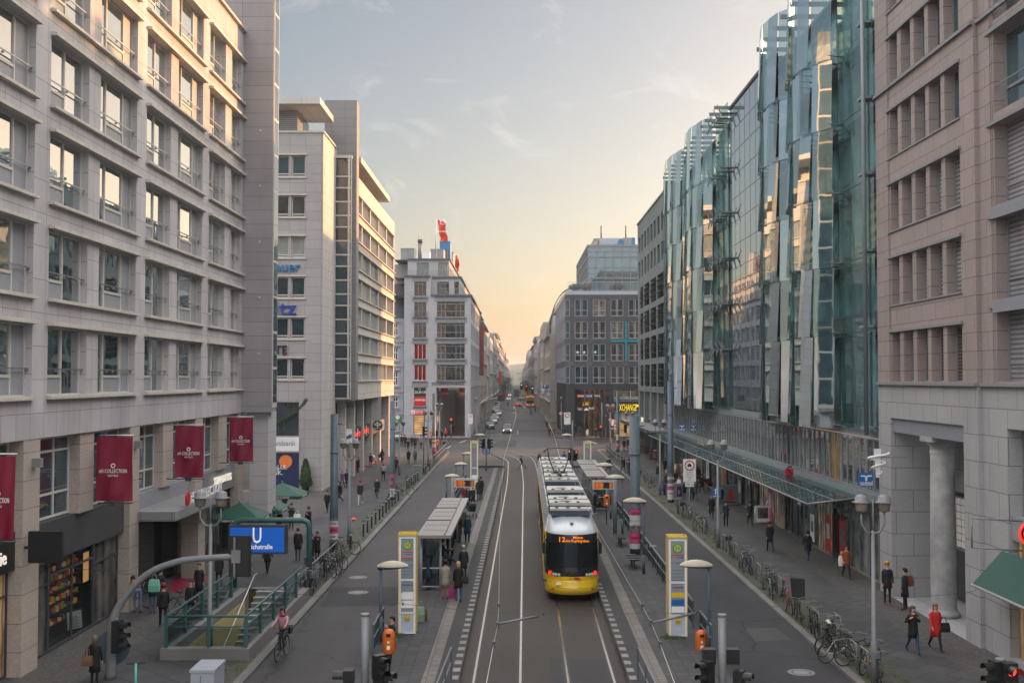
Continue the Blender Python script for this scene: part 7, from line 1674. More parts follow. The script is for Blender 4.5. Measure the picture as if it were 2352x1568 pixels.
def twl(c,bx,tp,lab,z=.12,gr='old street lamps with paired glass lanterns',single=False):
 b=oZ(*c(*bx),z);t=oY(*c(*tp),b[1]);h=t[2]-z;o=em_('street_lamp',b,lb=lab,cat='street lamp',gp7=gr)
 m=MB();m.tube([(0,0,0),(0,0,1.2),(0,0,1.25),(0,0,h-.9)],[.11,.11,.08,.055],12);m.tube([(0,0,h-1.0),(0,0,h+.05)],.03,8)
 sd=(0,)if single else(-1,1)
 for s in sd:m.tube([(0,0,h-1.0),(s*.22,0,h-.95),(s*.36,0,h-.7),(s*.36,0,h-.3)],.035,8)
 m.build('pole',['galv'],pa7=o)
 for s in sd:
  x=s*.36;m=MB();m.lathe(x,0,[(.12,h-.32),(.17,h-.28),(.2,h-.05),(.21,h+.0)],14,0);l=m.build('lantern',['lantern_glass'],pa7=o)
  m=MB();m.lathe(x,0,[(.29,h-.03),(.29,h-.01),(.2,h+.0),(.2,h+.14),(.12,h+.2),(.03,h+.23)],16,0);m.build('lamp_cap',['galv'],pa7=l)
 return o
twl(L3,(1215,1400),(1232,490),'tall twin-lantern lamp rising in front of the subway railing')
twl(L6,(828,1200),(835,355),'twin-lantern lamp beside the orange bin on the left pavement')
twl(P6,(215,1560),(190,515),'tall twin-lantern lamp in the right foreground covered in stickers')
twl(G3,(835,1205),(825,280),'twin-lantern lamp on the right pavement beside the parking sign')
twl(G3,(315,735),(312,85),'twin-lantern lamp farther along the right pavement')
c4=CR(1400,1550,4.48)
twl(c4,(885,1568),(900,620),'twin-lantern lamp on the left pavement before the side street')
twl(c4,(1400,1410),(1405,440),'twin-lantern lamp near the end of the left pavement')
twl(c4,(1600,975),(1605,300),'twin-lantern lamp at the department store arcade')
twl(E5,(1255,1180),(1250,400),'twin-lantern lamp before the grey office canopy')
twl(E5,(945,970),(950,285),'twin-lantern lamp at the end of the right pavement')
twl(A,(205,770),(208,180),'single lantern lamp at the far left kerb, nearest of the row',gr='single lantern lamps down the far street',single=True)
for i,(x,y,yt)in enumerate(((290,560,110),(347,480,80),(405,380,35),(430,340,25))):twl(A,(x,y),(x,yt),('second','third','fourth','fifth')[i]+' single lantern lamp down the far left kerb',gr='single lantern lamps down the far street',single=True)
twl(A,(1550,745),(1545,165),'single lantern lamp at the far right corner beside the 30 sign',gr='single lantern lamps down the far street',single=True)
def pylon(xa,xb,y,h,z,lab,left):
 w=xb-xa;d=w*.95;o=em_('stop_pylon',((xa+xb)/2,y,z),lb=lab,cat='sign',gp7='yellow-edged tram stop pylons')
 m=MB();m.box(-w/2+.028,w/2-.028,.051,d-.052,.02,h-.07);m.build('casing',['pylon_white'],pa7=o)
 m=MB();
 for sx in(-1,1):
  for yy in(0,d-.06):m.box(sx*(w/2-.025),sx*w/2,yy,yy+.05,0,h)
 m.box(-w/2+.025,w/2-.025,0,.06,h-.06,h);m.box(-w/2+.06,w/2-.06,d-.06,d,h-.12,h);m.box(-w/2,-w/2+.03,.06,d-.06,h-.06,h);m.box(w/2-.03,w/2,.06,d-.06,h-.06,h)
 m.build('yellow_frame',['pylon_yellow'],pa7=o)
 m=MB();zz=[(h*.55,h-.17),(h*.22,h*.53)]
 for a,b in zz:m.box(-w/2+.1,w/2-.1,.025,.05,a,b)
 m.build('display_window',['pylon_grey'],pa7=o)
 m=MB();
 for a,b in zz+[(.05,h*.2)]:
  for q in((-w/2+.027,-w/2+.1,a-.03,b+.03),(w/2-.1,w/2-.027,a-.03,b+.03)):m.box(q[0],q[1],.005,.049,q[2],q[3])
  m.box(-w/2+.1,w/2-.1,.005,.049,a-.03,a);m.box(-w/2+.1,w/2-.1,.005,.049,b,b+.03)
 m.build('trim',['white'],pa7=o)
 r=w*.24;zc=h-.2-r-.06;m=MB();m.disc((0,.018,zc),r,'y',.012,28,0);m.disc((0,.008,zc),r*.8,'y',.006,28,1);m.torus((0,.01,zc),r*.96,.012,'y',28,4,0);TX(m,'H',r*1.3,'F',(0,.0),zc,0,0,.003,fit=r*.75);m.build('stop_emblem',['sign_green','emblem_yellow'],pa7=o)
 m=MB();m.box(-w/2+.12,w/2-.12,.018,.024,zc-r-.1,zc-r-.07,0)
 if left:m.box(-w/2+.12,w/2-.12,.018,.024,zc-r-.33,zc-r-.3,0)
 L2_=[('M1','Rosenthal, Nord'),('M1','Niederschönhausen'),('12','Weißensee')]if left else[('M1','Mitte Am Kupfergraben'),('12','Mitte Am Kupfergraben')]
 for i,(a_,b_)in enumerate(L2_):
  z2=zc-r-.17-.2*i;TX(m,a_,.07,'F',(-w*.28,.018),z2,0,0,.002);TX(m,b_,.055,'F',(w*.12,.018),z2,0,1,.002,fit=w*.4)
 for i in range(4):m.box(-w/2+.11,w/2-.11,.018,.024,h*.56+.12*i,h*.56+.12*i+.008,1)
 TX(m,'S+U Bahnhof Friedrichstraße',.07,'F',(0,.018),h*.49,0,1,.002,fit=w*.55)
 if left:
  for k in(.26,.345):m.box(-w*.33,w*.33,.018,.023,h*k,h*k+h*.075,3);m.box(-w*.33,-w*.25,.014,.018,h*(k+.066),h*(k+.073),0)
 else:m.box(-w*.33,w*.33,.018,.023,h*.39,h*.44,2);m.box(-w*.33,w*.33,.018,.023,h*.31,h*.37,4);m.box(-w*.33,w*.33,.018,.023,h*.24,h*.3,3)
 m.box(-.1,.1,.0,.004,h*.135,h*.19,2);TX(m,'BVG',.09,'F',(0,-.003),h*.15,0,1,.002,fit=.15);m.build('timetable_print',['sign_red','black','pylon_yellow','letter_white','sign_blue'],pa7=o)
 return o
pylon(-4.33,-3.67,41.9,3.65,.25,'nearest left tram stop pylon with green H, two papers in its window',True)
pylon(5.5,6.2,41.5,3.62,.25,'nearest right tram stop pylon with green H and yellow posters',False)
q0=oZ(*Bq(995,600),.25)
f=lambda c,x0,x1,yt,Y:(oY(*c(x0,yt),Y)[0],oY(*c(x1,yt),Y)[0],oY(*c(x0,yt),Y)[2])
YP=88;a=f(Bq,995,1078,35,YP);pylon(a[0],a[1],YP,a[2]-.25,.25,'far left tram stop pylon beyond the departure board',True)
YP=97;a=f(E5,527,648,845,YP);pylon(a[0],a[1],YP,a[2]-.25,.25,'far right tram stop pylon behind the right shelter',False)
def shelter(xa,xb,y0,y1,zr,lab,nside):
 o=em_('tram_shelter',((xa+xb)/2,(y0+y1)/2,.25),lb=lab,cat='shelter',gp7='tram shelters with flat grey roofs');org=tuple(o.location)
 m=MB();dx=lambda Y:.0075*(Y-y0);n=3;L_=(y1-y0)/n
 m.loft([[(xa,y0,zr-.14),(xb,y0,zr-.14),(xb,y0,zr),(xa,y0,zr)],[(xa+dx(y1),y1,zr-.14),(xb+dx(y1),y1,zr-.14),(xb+dx(y1),y1,zr),(xa+dx(y1),y1,zr)]],0,False)
 m.build('roof',['roof_metal'],pa7=o,og=org)
 m=MB()
 for k in range(n):
  for j in range(1,3):yy=y0+L_*(k+j/3);m.box(xa+.15,xb-.35,yy-.012,yy+.012,zr,zr+.012)
  yy=y0+L_*k;
  if k:m.box(xa,xb-.28,yy-.06,yy+.06,zr,zr+.045)
 for x in[xa+.15+(xb-xa-.5)*j/14 for j in range(15)]:m.box(x,x+.008,y0+.2,y1-.2,zr+.0,zr+.006)
 m.box(xb-.3,xb-.26,y0,y1,zr,zr+.05);m.build('roof_seam',['roof_seam'],pa7=o,og=org)
 bx=xa+.15 if nside<0 else xb-.15;fx=xa+.75 if nside<0 else xb-.75
 for yy in(y0+.6,y0+.6+(y1-y0-1.2)/2,y1-.6):
  for x in(bx,bx-nside*.85):
   m=MB();m.tube([(x,yy,.25),(x,yy,zr-.14)],.05,8);m.build('post',['shelter_post'],pa7=o,og=org)
 m=MB();m.box(bx-.01,bx+.01,y0+.65,y1-.65,.45,zr-.35);m.build('back_glass',['glass_clear'],pa7=o,og=org)
 for yy in(y0+.6,y1-.6):
  m=MB();a_,b_=sorted((bx,bx-nside*.85));m.box(a_+.06,b_-.06,yy-.01,yy+.01,.45,zr-.35);m.build('side_glass',['glass_clear'],pa7=o,og=org)
  m=MB();m.box(a_+.05,b_-.05,yy-.025,yy+.025,1.2,1.26);m.box(a_+.05,b_-.05,yy-.025,yy+.025,.4,.45);m.build('side_rail',['aluminium'],pa7=o,og=org)
 a_,b_=sorted((bx-nside*.12,bx-nside*.55));m=MB();m.box(a_,b_,y0+2.5,y1-3,.66,.72);
 for yy in(y0+3,(y0+y1)/2,y1-3.5):m.box(a_+.1,b_-.1,yy,yy+.15,.25,.66)
 m.build('bench',['galv'],pa7=o,og=org);return o
shelter(-4.35,-2.85,49.9,65.4,2.75,'left tram shelter with a long ribbed grey roof over waiting people',-1)
shelter(4.95,6.5,79.9,96.0,2.75,'right tram shelter behind the departure board and orange bin',1)
def board(c,x0,y0,x1,y1,Y,px,lab,lines):
 a=oY(*c(x0,y1),Y);b=oY(*c(x1,y0),Y);o=em_('departure_board',(px,Y,.25),lb=lab,cat='display',gp7='orange departure boards');org=tuple(o.location)
 m=MB();m.box(a[0],b[0],Y-.12,Y+.12,a[2],b[2]);m.build('housing',['aluminium'],pa7=o,og=org)
 w=b[0]-a[0];h=b[2]-a[2];m=MB();m.box(a[0]+.06*w,b[0]-.06*w,Y-.13,Y-.121,a[2]+.12*h,b[2]-.2*h);m.build('screen',['black'],pa7=o,og=org)
 m=MB();n=len(lines)
 for i,(p_,q_,r_)in enumerate(lines):
  z=b[2]-.27*h-i*.52*h/(n-1);TX(m,p_,h*.16,'F',(a[0]+.1*w,Y-.135),z,0,0,.003,fit=w*.06);TX(m,q_,h*.16,'F',(a[0]+.34*w,Y-.135),z,0,0,.003,fit=w*(.3+.04*(i%3)));TX(m,r_,h*.16,'F',(a[0]+.85*w,Y-.135),z,0,0,.003,fit=w*.13)
 m.build('lettering',['lit_orange'],pa7=o,og=org)
 m=MB();m.tube([(px,Y+.02,.25),(px,Y+.02,b[2]+.05)],.12,12);m.build('post',['galv'],pa7=o,og=org)
YB1=71;board(Bq,828,425,1048,518,YB1,oY(*Bq(817,520),YB1)[0],'orange departure board over the left platform queue',[('M1','Rosenthal Nord','2 min'),('12','Weißensee','5 min'),('M1','Schillerstraße','9 min'),('12','Weißensee','15min'),('M1','Rosenthal','19min')])
YB2=68.5;board(T2,715,382,908,462,YB2,oY(*T2(918,462),YB2)[0],'orange departure board in front of the right tram shelter',[('M1','Mitte Am Kupfergraben','7 min'),('12','Mitte Am Kupfergraben','9 min'),('M1','Mitte Am Kupfergraben','14min'),('12','Mitte Am Kupferg.','19min'),('M1','Mitte Am Kupfergraben','25min')])
def bin_(c,bx,tp,lab,z=.25,r=.2,pole=None):
 b=oZ(*c(*bx),z)if pole is None else(pole[0],pole[1],z);h=.78
 t=oY(*c(*tp),b[1]);zt=t[2];o=em_('litter_bin',(t[0],b[1],z),lb=lab,cat='bin',gp7='orange litter bins');org=tuple(o.location)
 m=MB();m.lathe(0,0,[(r*.86,zt-z-h),(r,zt-z-h+.06),(r,zt-z-.24),(r*.93,zt-z-.12),(r*.62,zt-z-.03),(r*.2,zt-z)],18,0,1,.85);m.build('bin_body',['bin_orange'],pa7=o)
 m=MB();m.box(-.07,.07,-r*.95,-r*.6,zt-z-.22,zt-z-.12,0);m.build('bin_opening',['black'],pa7=o);m=MB();m.box(-.05,.05,-r*.87,-r*.84,zt-z-.62,zt-z-.5,0);m.box(-.03,.03,-r*.87,-r*.84,zt-z-.42,zt-z-.36,0);m.build('sticker',['letter_white'],pa7=o)
 m=MB();m.tube([(0,r*.9,0),(0,r*.9,zt-z-.2)],.035,8);m.build('bin_pole',['frame_dark'],pa7=o)
bin_(C22,(155,1230),(165,925),'orange litter bin in the foreground beside the near left pylon',pole=(-4.05,36.4))
bin_(K,(870,1330),(868,1110),'orange litter bin in the foreground beside the near right pylon',pole=(6.25,39.6))
bin_(T2,(848,640),(843,508),'orange litter bin under the right departure board',pole=(5.9,73))
bin_(L6,(870,1190),(868,980),'orange litter bin on the left pavement lamp post',z=.12,pole=(-9.65,76.0))
bin_(c4,(1470,870),(1462,770),'orange litter bin at the corner department store',z=.12,pole=(-10.6,179.2),r=.3)
bin_(c4,(1570,1010),(1568,930),'orange litter bin behind the far left bicycles',z=.12,pole=(-9.1,150),r=.28)
bp=[(948,1140),(982,1105),(1017,1070),(1050,1035),(1082,1000),(1110,972),(1137,940),(1163,915),(1188,888),(1213,865),(1240,840),(842,1245)]
proto=None
def bollard(p,lab):
 global proto
 if proto is None:
  o=em_('bollard',p);m=MB();m.lathe(0,0,[(.055,0),(.055,.85),(.07,.87),(.07,.9),(.045,.93),(.05,.98),(.02,1.03)],12);m.build('bollard_body',['pole_blue'],pa7=o);m=MB();m.lathe(0,0,[(.058,.78),(.058,.84)],12);m.build('band',['white'],pa7=o);proto=o
 else:o=copy_tree(proto)
 o.location=p;tag(o,lab,'bollard','short bollards along the left kerb');return o
for i,(x,y)in enumerate(bp):
 bollard(oZ(*L6(x,y),.12),('bollard on the left kerb, %s counting from the orange bin'%('first','second','third','fourth','fifth','sixth','seventh','eighth','ninth','tenth','eleventh')[i])if i<11 else 'bollard under the orange bin on the left pavement')
for i,(x,y)in enumerate(((335,540),(357,520),(380,500),(403,480),(423,470),(447,450),(512,385),(530,375),(572,338))):bollard(oZ(*Bq(x,y),.12),'bollard farther along the left kerb, %s in the group past the white-wheeled bicycle'%('first','second','third','fourth','fifth','sixth','seventh','eighth','ninth')[i])
def fence(pts,z,lab,h=1.05,panel=True,mat='pole_blue',step=1.9,rails=(1.0,.55),name='railing',top='galv',cat='railing'):
 o=em_(name,(pts[0][0],pts[0][1],z),lb=lab,cat=cat);org=tuple(o.location)
 P=[Ve((p[0],p[1],z))for p in pts]
 for i in range(len(P)-1):
  a,b=P[i],P[i+1];n=max(1,round((b-a).length/step))
  for k in range(n+(1 if i==len(P)-2 else 0)):
   q=a.lerp(b,k/n);m=MB();m.box(q.x-.03,q.x+.03,q.y-.03,q.y+.03,z,z+h-.03);m.build('post',[mat],pa7=o,og=org)
 for j,r in enumerate(rails):
  m=MB();m.tube([tuple(p+Ve((0,0,r)))for p in P],.03,8);m.build('rail',[top],pa7=o,og=org)
 if panel:
  m=MB()
  for i in range(len(P)-1):
   a,b=P[i],P[i+1];m.quad([a+Ve((0,0,.12)),b+Ve((0,0,.12)),b+Ve((0,0,.9)),a+Ve((0,0,.9))])
  m.build('panel',['fence_mesh'],pa7=o,og=org)
 return o
fence([(gx(6.58,43),43),(gx(6.58,78),78)],.25,'long fence with mesh panels along the outer edge of the right platform')
fence([(6.6,38.8),(6.6,41.2)],.25,'short fence between the near right pylon and orange bin')
fence([(-4.85,38.8),(-4.85,41.8)],.25,'short fence beside the near left pylon where a person leans')
fence([(gx(-4.9,66.5),66.5),(gx(-4.9,100),100)],.25,'fence along the outer edge of the left platform beyond the shelter')
fence([(gx(-1.78-.55,20),24),(gx(-2.0,33),35.6)],.25,'steel handrail at the bottom edge of the left platform',panel=False)
fence([(gx(3.95,24),24),(gx(3.8,33),35.6)],.25,'steel handrail at the bottom edge of the right platform',panel=False)
p1,p2=oZ(*c4(1490,1400),.12),oZ(*c4(1720,1150),.12);fence([p1,p2],.12,'two-bar railing at the far left kerb corner full of bicycles',panel=False)
p1,p2,p3=oZ(*E5(880,990),.12),oZ(*E5(1000,1130),.12),oZ(*E5(1150,1230),.12);fence([p1,p2,p3],.12,'two-bar railing at the far right kerb corner beside bicycles',panel=False)
for c,bx,lab in((T2,(985,980),'black steel bench on the right platform, farther one'),(T2,(1105,1185),'black steel bench on the right platform, nearer one')):
 b=oZ(*c(*bx),.25);o=em_('platform_bench',(b[0],b[1]+1,.25),lb=lab,cat='bench',gp7='black steel benches on the right platform')
 for k in range(4):m=MB();m.box(-.3,.2,-.95+k*.5,-.52+k*.5,.44,.48);m.tube([(-.3,-.95+k*.5,.5),(.2,-.95+k*.5,.5)],.02,5);m.build('seat',['frame_dark'],pa7=o)
 for yy in(-.6,.6):m=MB();m.box(-.08,-.0,yy-.05,yy+.05,0,.44);m.build('leg',['frame_dark'],pa7=o)
 m=MB();m.box(-.09,.0,-.8,.95,.38,.43);m.build('beam',['frame_dark'],pa7=o)
def head(pa7,x,y,z,face,n=3,lit=None,org=(0,0,0),mats=('black',),s=1.0,arrow=None):
 """signal head; face in degrees, 0 = lenses towards the camera (-Y)"""
 h=.3*n*s;M=Mx.Translation(Ve((x,y,z)))@Mx.Rotation(R_(face),4,'Z')
 m=MB();m.box(-.15*s,.15*s,-.1*s,.12*s,0,h);m.xf(M);hd=m.build('signal_head',['signal_black'],pa7=pa7,og=org)
 for k in range(n):
  m=MB();zc=h-.15*s-.3*s*k;R=.12*s;pts=[]
  rows=[]
  for yy in(-.1*s,-.34*s):rows.append([(R*math.cos(a),yy,zc+R*math.sin(a))for a in[R_(-20+220*i/10)for i in range(11)]])
  m.grid(rows,0);rows=[[(p[0]*.94,p[1],zc+(p[2]-zc)*.94)for p in r]for r in rows];m.grid([r[::-1]for r in rows],0)
  m.xf(M);m.build('visor',['signal_black'],pa7=hd,og=org)
 for k in range(n):
  zc=h-.15*s-.3*s*k;m=MB();m.disc((0,-.105*s,zc),.1*s,'y',.02,14);m.xf(M);m.build('lens',[lit[k]if lit and lit[k]else 'lens_off'],pa7=hd,og=org)
 return hd
def tl(base,h,heads,lab,r=.06,mat='galv',cat='traffic light',name='traffic_light',xt=None):
 o=em_(name,base,lb=lab,cat=cat);org=tuple(base);m=MB();m.tube([(0,0,0),(0,0,h)],r,14);m.disc((0,0,h+.02),r*1.1,'z',.06,14);m.build('pole',[mat],pa7=o)
 for x,y,z,f_,n,l,s in heads:head(o,x,y,z,f_,n,l,s=s)
 if xt:xt(o)
 return o
p=oZ(*C5(965,1640),.25);tp=oY(*C5(963,1055),36);X=tp[0]
Yn=31.5
def fgtl(c,top,lab,heads):
 t=oY(*c(*top),Yn);tl((t[0],Yn,.25),t[2]-.25,heads,lab,r=.11)
t=oY(*C5(963,1055),Yn)[2]-.25
fgtl(C5,(963,1055),'signal mast with four black heads at the bottom edge, left platform',[(-.45,0,t-2.6,-90,3,None,1.25),(.45,-.05,t-2.6,70,3,None,1.25),(.42,-.15,t-1.7,40,2,None,1.1)])
def exb(o):
 m=MB();m.box(.15,.5,.1,.4,t2-1.35,t2-.95);m.box(-.5,-.15,.1,.4,t2-1.35,t2-.95);m.build('control_box',['signal_black'],pa7=o)
t2=oY(*K(1047,990),Yn)[2]-.25
t_=oY(*K(1047,990),Yn);tl((t_[0],Yn,.25),t_[2]-.25,[(-.42,-.1,t2-2.45,-60,4,[None,None,None,'light_white'],1.05),(.45,-.1,t2-2.45,60,3,[None,'light_red',None],1.1)],'signal mast with black heads at the bottom edge, right platform',r=.11,xt=exb)
t_=oY(*P6(943,1435),27.5);tl((t_[0],27.5,.12),t_[2]-.12,[(-.15,-.1,t_[2]-1.0,-75,3,None,1.0),(.1,-.25,t_[2]-1.15,8,3,['light_red',None,None],1.15)],'signal mast with a glowing red light in the bottom right corner',r=.1)
def cant():
 Y=36.2;pts=[oY(*L3(x,y),Y)for x,y in((640,1480),(648,1330),(652,1240),(672,1160),(720,1075),(790,990),(880,920),(990,875),(1110,850),(1390,832))]
 o=em_('cantilever_signal',(pts[0][0],Y,.12),lb='curved grey signal arm reaching over the left pavement to a black signal head',cat='traffic light');org=tuple(o.location)
 m=MB();P=smooth([(pts[0][0],Y,.12)]+pts[1:],5);m.tube(P,[.17-.07*min(1,i/30)for i in range(len(P))],14);m.build('arm',['galv'],pa7=o,og=org)
 a=oY(*L3(1380,950),Y);b=oY(*L3(1380,712),Y);h=b[2]-a[2];m=MB();m.box(a[0]-.28,a[0]+.42,Y-.05,Y+.0,a[2],b[2]);m.build('backboard',['signal_black'],pa7=o,og=org)
 head(o,a[0]+.17,Y+.08,a[2]+.08,180,3,None,org=(0,0,0),s=(h-.1)/.9).parent=o
 for c in CHD[o]:
  if c.name.startswith('signal_head'):c.location=Ve((0,0,0))-Ve(org)
 m=MB();m.box(a[0]-.12,a[0]-.06,Y-.12,Y-.06,a[2]+.02,b[2]-.05);m.box(a[0]-.18,a[0]+.1,Y-.14,Y-.05,(a[2]+b[2])/2-.2,(a[2]+b[2])/2+.2);m.build('bracket',['galv'],pa7=o,og=org)
 c=oY(*L3(652,1362),Y+.25);m=MB();m.disc(c,.55,'y',.03,28);m.build('back_of_round_sign',['pole_blue'],pa7=o,og=org)
 head(o,0,0,0,80,3,None,s=1.1).location=oY(*L3(680,1568),Y-.3)[0]-org[0],-.3,.9
 m=MB();c=oY(*L3(688,1258),Y);m.box(c[0]-.07,c[0]+.07,Y-.22,Y-.1,c[2]-.12,c[2]+.12);m.tube([(c[0],Y-.16,c[2]+.12),(c[0],Y-.16,c[2]+.4)],.012,5);m.build('sensor_box',['white'],pa7=o,og=org)
cant()
def sm(c,bx,tops,lab,z,heads,xt=None,r=.07):
 b=oZ(*c(*bx),z);t=oY(*c(*tops),b[1]);tl(b,t[2]-z,[(x,y,(t[2]-z)+dz,f_,n,l,s)for x,y,dz,f_,n,l,s in heads],lab,r=r,xt=xt)
def wheelex(o):
 m=MB();m.torus((0,-.1,2.0),.36,.05,'y',20,6)
 for k in range(6):m.tube([(0,-.1,2.0),(.34*math.cos(k*1.05),-.1,2+.34*math.sin(k*1.05))],.025,4)
 m.build('round_mirror_frame',['sign_blue'],pa7=o)
sm(A,(372,1300),(375,790),'slim signal pole with two black heads at the far end of the left platform',.25,[(-.3,0,-1.05,-60,3,None,1.1),(.3,0,-1.05,60,3,None,1.1)],wheelex)
def sgn(o):m=MB();m.box(-.85,-.2,-.05,0,4.7,5.9,0);m.torus((-.52,-.07,5.6),.2,.035,'y',18,4,1);m.build('traffic_sign',['letter_white','sign_red'],pa7=o)
sm(A,(1725,1310),(1725,520),'signal pole with a red tram signal and white sign, far right platform',.25,[(-.28,0,-3.95,0,3,['light_white',None,None],1.2),(.3,0,-4.0,20,3,['light_red',None,None],1.2)],sgn)
sm(c4,(1812,920),(1812,560),'pedestrian signal showing red before the department store arcade',.12,[(0,0,-.8,0,2,['light_red',None],1.6)])
sm(E5,(815,800),(830,240),'bent pole with a red pedestrian light before the dark arcade',.12,[(-.2,0,-4.4,0,2,['light_red',None],1.6),(.9,0,.0,0,3,None,1.1)])
sm(E5,(1205,960),(1215,540),'dark signal pole before the pharmacy window',.12,[(-.2,0,-1.4,0,3,None,1.2)])
sm(c4,(1320,1500),(1325,640),'signal pole near the end of the left pavement',.12,[(0,0,-1.3,90,3,None,1.1)])
o=em_('cantilever_signal',oZ(*A(225,800),.12),lb='curved signal arm over the far left kerb with one black head',cat='traffic light');Y=o.location.y;org=tuple(o.location)
pts=[oY(*A(x,y),Y)for x,y in((225,500),(228,400),(240,310),(300,240),(400,190),(600,158))];m=MB();m.tube(smooth([org]+pts,4),.09,8);m.build('arm',['galv'],pa7=o,og=org);a=oY(*A(610,210),Y);b=oY(*A(610,118),Y);m=MB();m.box(a[0]-.6,a[0]+.5,Y-.1,Y+.1,a[2],b[2]);m.build('backboard',['signal_black'],pa7=o,og=org)
for x,y,mt,r,nm,lab in((1583,698 if 0 else 700,'light_red',.0,'',''),):
 pass
o=em_('gantry_signals',(0,430,0),lb='red and green signals hanging over the far street',cat='traffic light')
for px,py,mt in((1583,698,'light_red'),(1655,720,'light_green'),(1528,680,'light_green')):
 q=oY(*D2(px,py),430);m=MB();m.disc(q,.22,'y',.2,12);m.build('lens',[mt],pa7=o,og=(0,430,0));m=MB();m.box(q[0]-.5,q[0]+.5,430.1,430.4,q[2]-2,q[2]+.7);m.tube([(q[0],430.2,q[2]+.7),(q[0]+1,430.2,q[2]+1.2)],.08,4);m.build('signal_head',['signal_black'],pa7=o,og=(0,430,0))
m=MB();m.tube([(6.5,430.2,0),(6.5,430.2,11.2),(0,430.2,11.4)],.12,6);m.build('pole',['galv'],pa7=o,og=(0,430,0))
def sign(c,bx,parts,lab,z=.12,r=.04,top=None,Y=None):
 b=oZ(*c(*bx),z);Y=b[1];o=em_('traffic_sign',b,lb=lab,cat='sign');org=tuple(b);t=oY(*c(*top),Y)[2]
 m=MB();m.tube([(b[0],Y,z),(b[0],Y,t)],r,8);m.build('pole',['galv'],pa7=o,og=org)
 for kind,x0,y0,x1,y1,txt in parts:
  a=oY(*c(x0,y1),Y-.08);e_=oY(*c(x1,y0),Y-.08);cx,cz=(a[0]+e_[0])/2,(a[2]+e_[2])/2;w,h=e_[0]-a[0],e_[2]-a[2];y=Y-.08
  m=MB()
  if kind=='car':
   m.box(a[0],e_[0],y,y+.03,a[2],e_[2],0);m.box(a[0]-.01,e_[0]+.01,y+.005,y+.025,a[2]-.01,e_[2]+.01,3);R=w*.36;zz=e_[2]-w*.5;m.torus((cx,y-.005,zz),R,R*.13,'y',26,5,1);m.box(cx-R*.45,cx+R*.45,y-.01,y,zz-R*.25,zz+R*.1,3);m.prism([(cx-R*.32,zz+R*.1),(cx+R*.32,zz+R*.1),(cx+R*.22,zz+R*.38),(cx-R*.22,zz+R*.38)],y-.01,y,'y',3)
   for s in(-1,1):m.box(cx+s*R*.2,cx+s*R*.42,y-.012,y,zz-R*.4,zz-R*.2,3)
   if txt:
    TX(m,'Diesel bis',h*.085,'F',(cx,y-.003),a[2]+h*.42,0,3,.002,fit=w*.55);TX(m,'Euro 5/V',h*.085,'F',(cx,y-.003),a[2]+h*.34,0,3,.002,fit=w*.45);TX(m,'Anlieger',h*.085,'F',(cx,y-.003),a[2]+h*.19,0,3,.002,fit=w*.45);TX(m,'frei',h*.085,'F',(cx,y-.003),a[2]+h*.1,0,3,.002,fit=w*.2)
    for z0_,z1_ in((.28,.5),(.05,.25)):
     for q in((a[0]+w*.12,e_[0]-w*.12,z0_,z0_+.008),(a[0]+w*.12,e_[0]-w*.12,z1_,z1_+.008)):m.box(q[0],q[1],y-.003,y,a[2]+h*q[2],a[2]+h*q[3],3)
  elif kind=='text':m.box(a[0],e_[0],y,y+.03,a[2],e_[2],0);TX(m,txt,h*.8,'F',(cx,y-.003),cz,0,3,.002,fit=w*.85)
  elif kind=='P':m.box(a[0],e_[0],y,y+.03,a[2],e_[2],2);TX(m,'P',h*.75,'F',(cx,y-.003),cz+.02,0,0,.002);m.tube([(a[0]+w*.15,y-.01,a[2]+h*.17),(e_[0]-w*.15,y-.01,a[2]+h*.17)],.02,4,0);m.tube([(cx-w*.25,y-.01,e_[2]-h*.22),(cx,y-.01,e_[2]-h*.08),(cx+w*.25,y-.01,e_[2]-h*.22)],.02,4,0)
  elif kind=='30':m.disc((cx,y,cz),w/2,'y',.03,24,0);m.torus((cx,y-.02,cz),w*.44,w*.06,'y',24,5,1);TX(m,'30',h*.5,'F',(cx,y-.03),cz,0,3,.002,fit=w*.5)
  elif kind=='noent':m.disc((cx,y,cz),w/2,'y',.03,20,1);m.box(cx-w*.3,cx+w*.3,y-.03,y-.015,cz-h*.1,cz+h*.1,0)
  elif kind=='dia':m.prism([(cx,a[2]),(e_[0],cz),(cx,e_[2]),(a[0],cz)],y,y+.03,'y',0);m.prism([(cx,a[2]+h*.2),(e_[0]-w*.2,cz),(cx,e_[2]-h*.2),(a[0]+w*.2,cz)],y-.01,y-.001,'y',4)
  elif kind=='street':m.box(a[0],e_[0],y,y+.03,a[2],e_[2],0);TX(m,txt,h*.6,'F',(cx,y-.003),cz,0,3,.002,fit=w*.85)
  m.build('sign_plate',['letter_white','sign_red','sign_blue','black','pylon_yellow'],pa7=o,og=org)
sign(G3,(580,905),[('car',522,415,634,618,1),('text',540,622,618,662,'100 m')],'white no-cars sign with two text plates above the right bicycles',top=(580,640))
sign(G3,(828,1190),[('P',780,672,860,765,'')],'blue parking sign with arrows on the right lamp post',top=(822,700),r=.03)
sign(c4,(2125,915),[('car',2120,475,2198,648,1)],'white no-cars sign at the department store corner',top=(2125,640))
sign(E5,(170,770),[('30',142,372,200,432,'')],'round 30 speed limit sign at the far right corner',top=(170,430))
sign(E5,(940,975),[('dia',915,472,975,532,''),('street',955,628,1045,648,'Friedrichstraße')],'yellow diamond priority sign near the pharmacy sign',top=(943,530))
sign(E5,(835,760),[('street',832,425,922,450,'Dorotheenstraße')],'white street name sign beside the dark arcade',top=(835,450),r=.03)
sign(E5,(1255,1160),[('noent',1225,900,1272,950,'')],'small round no-parking sign on the pole before the toy stall',top=(1250,900),r=.03)
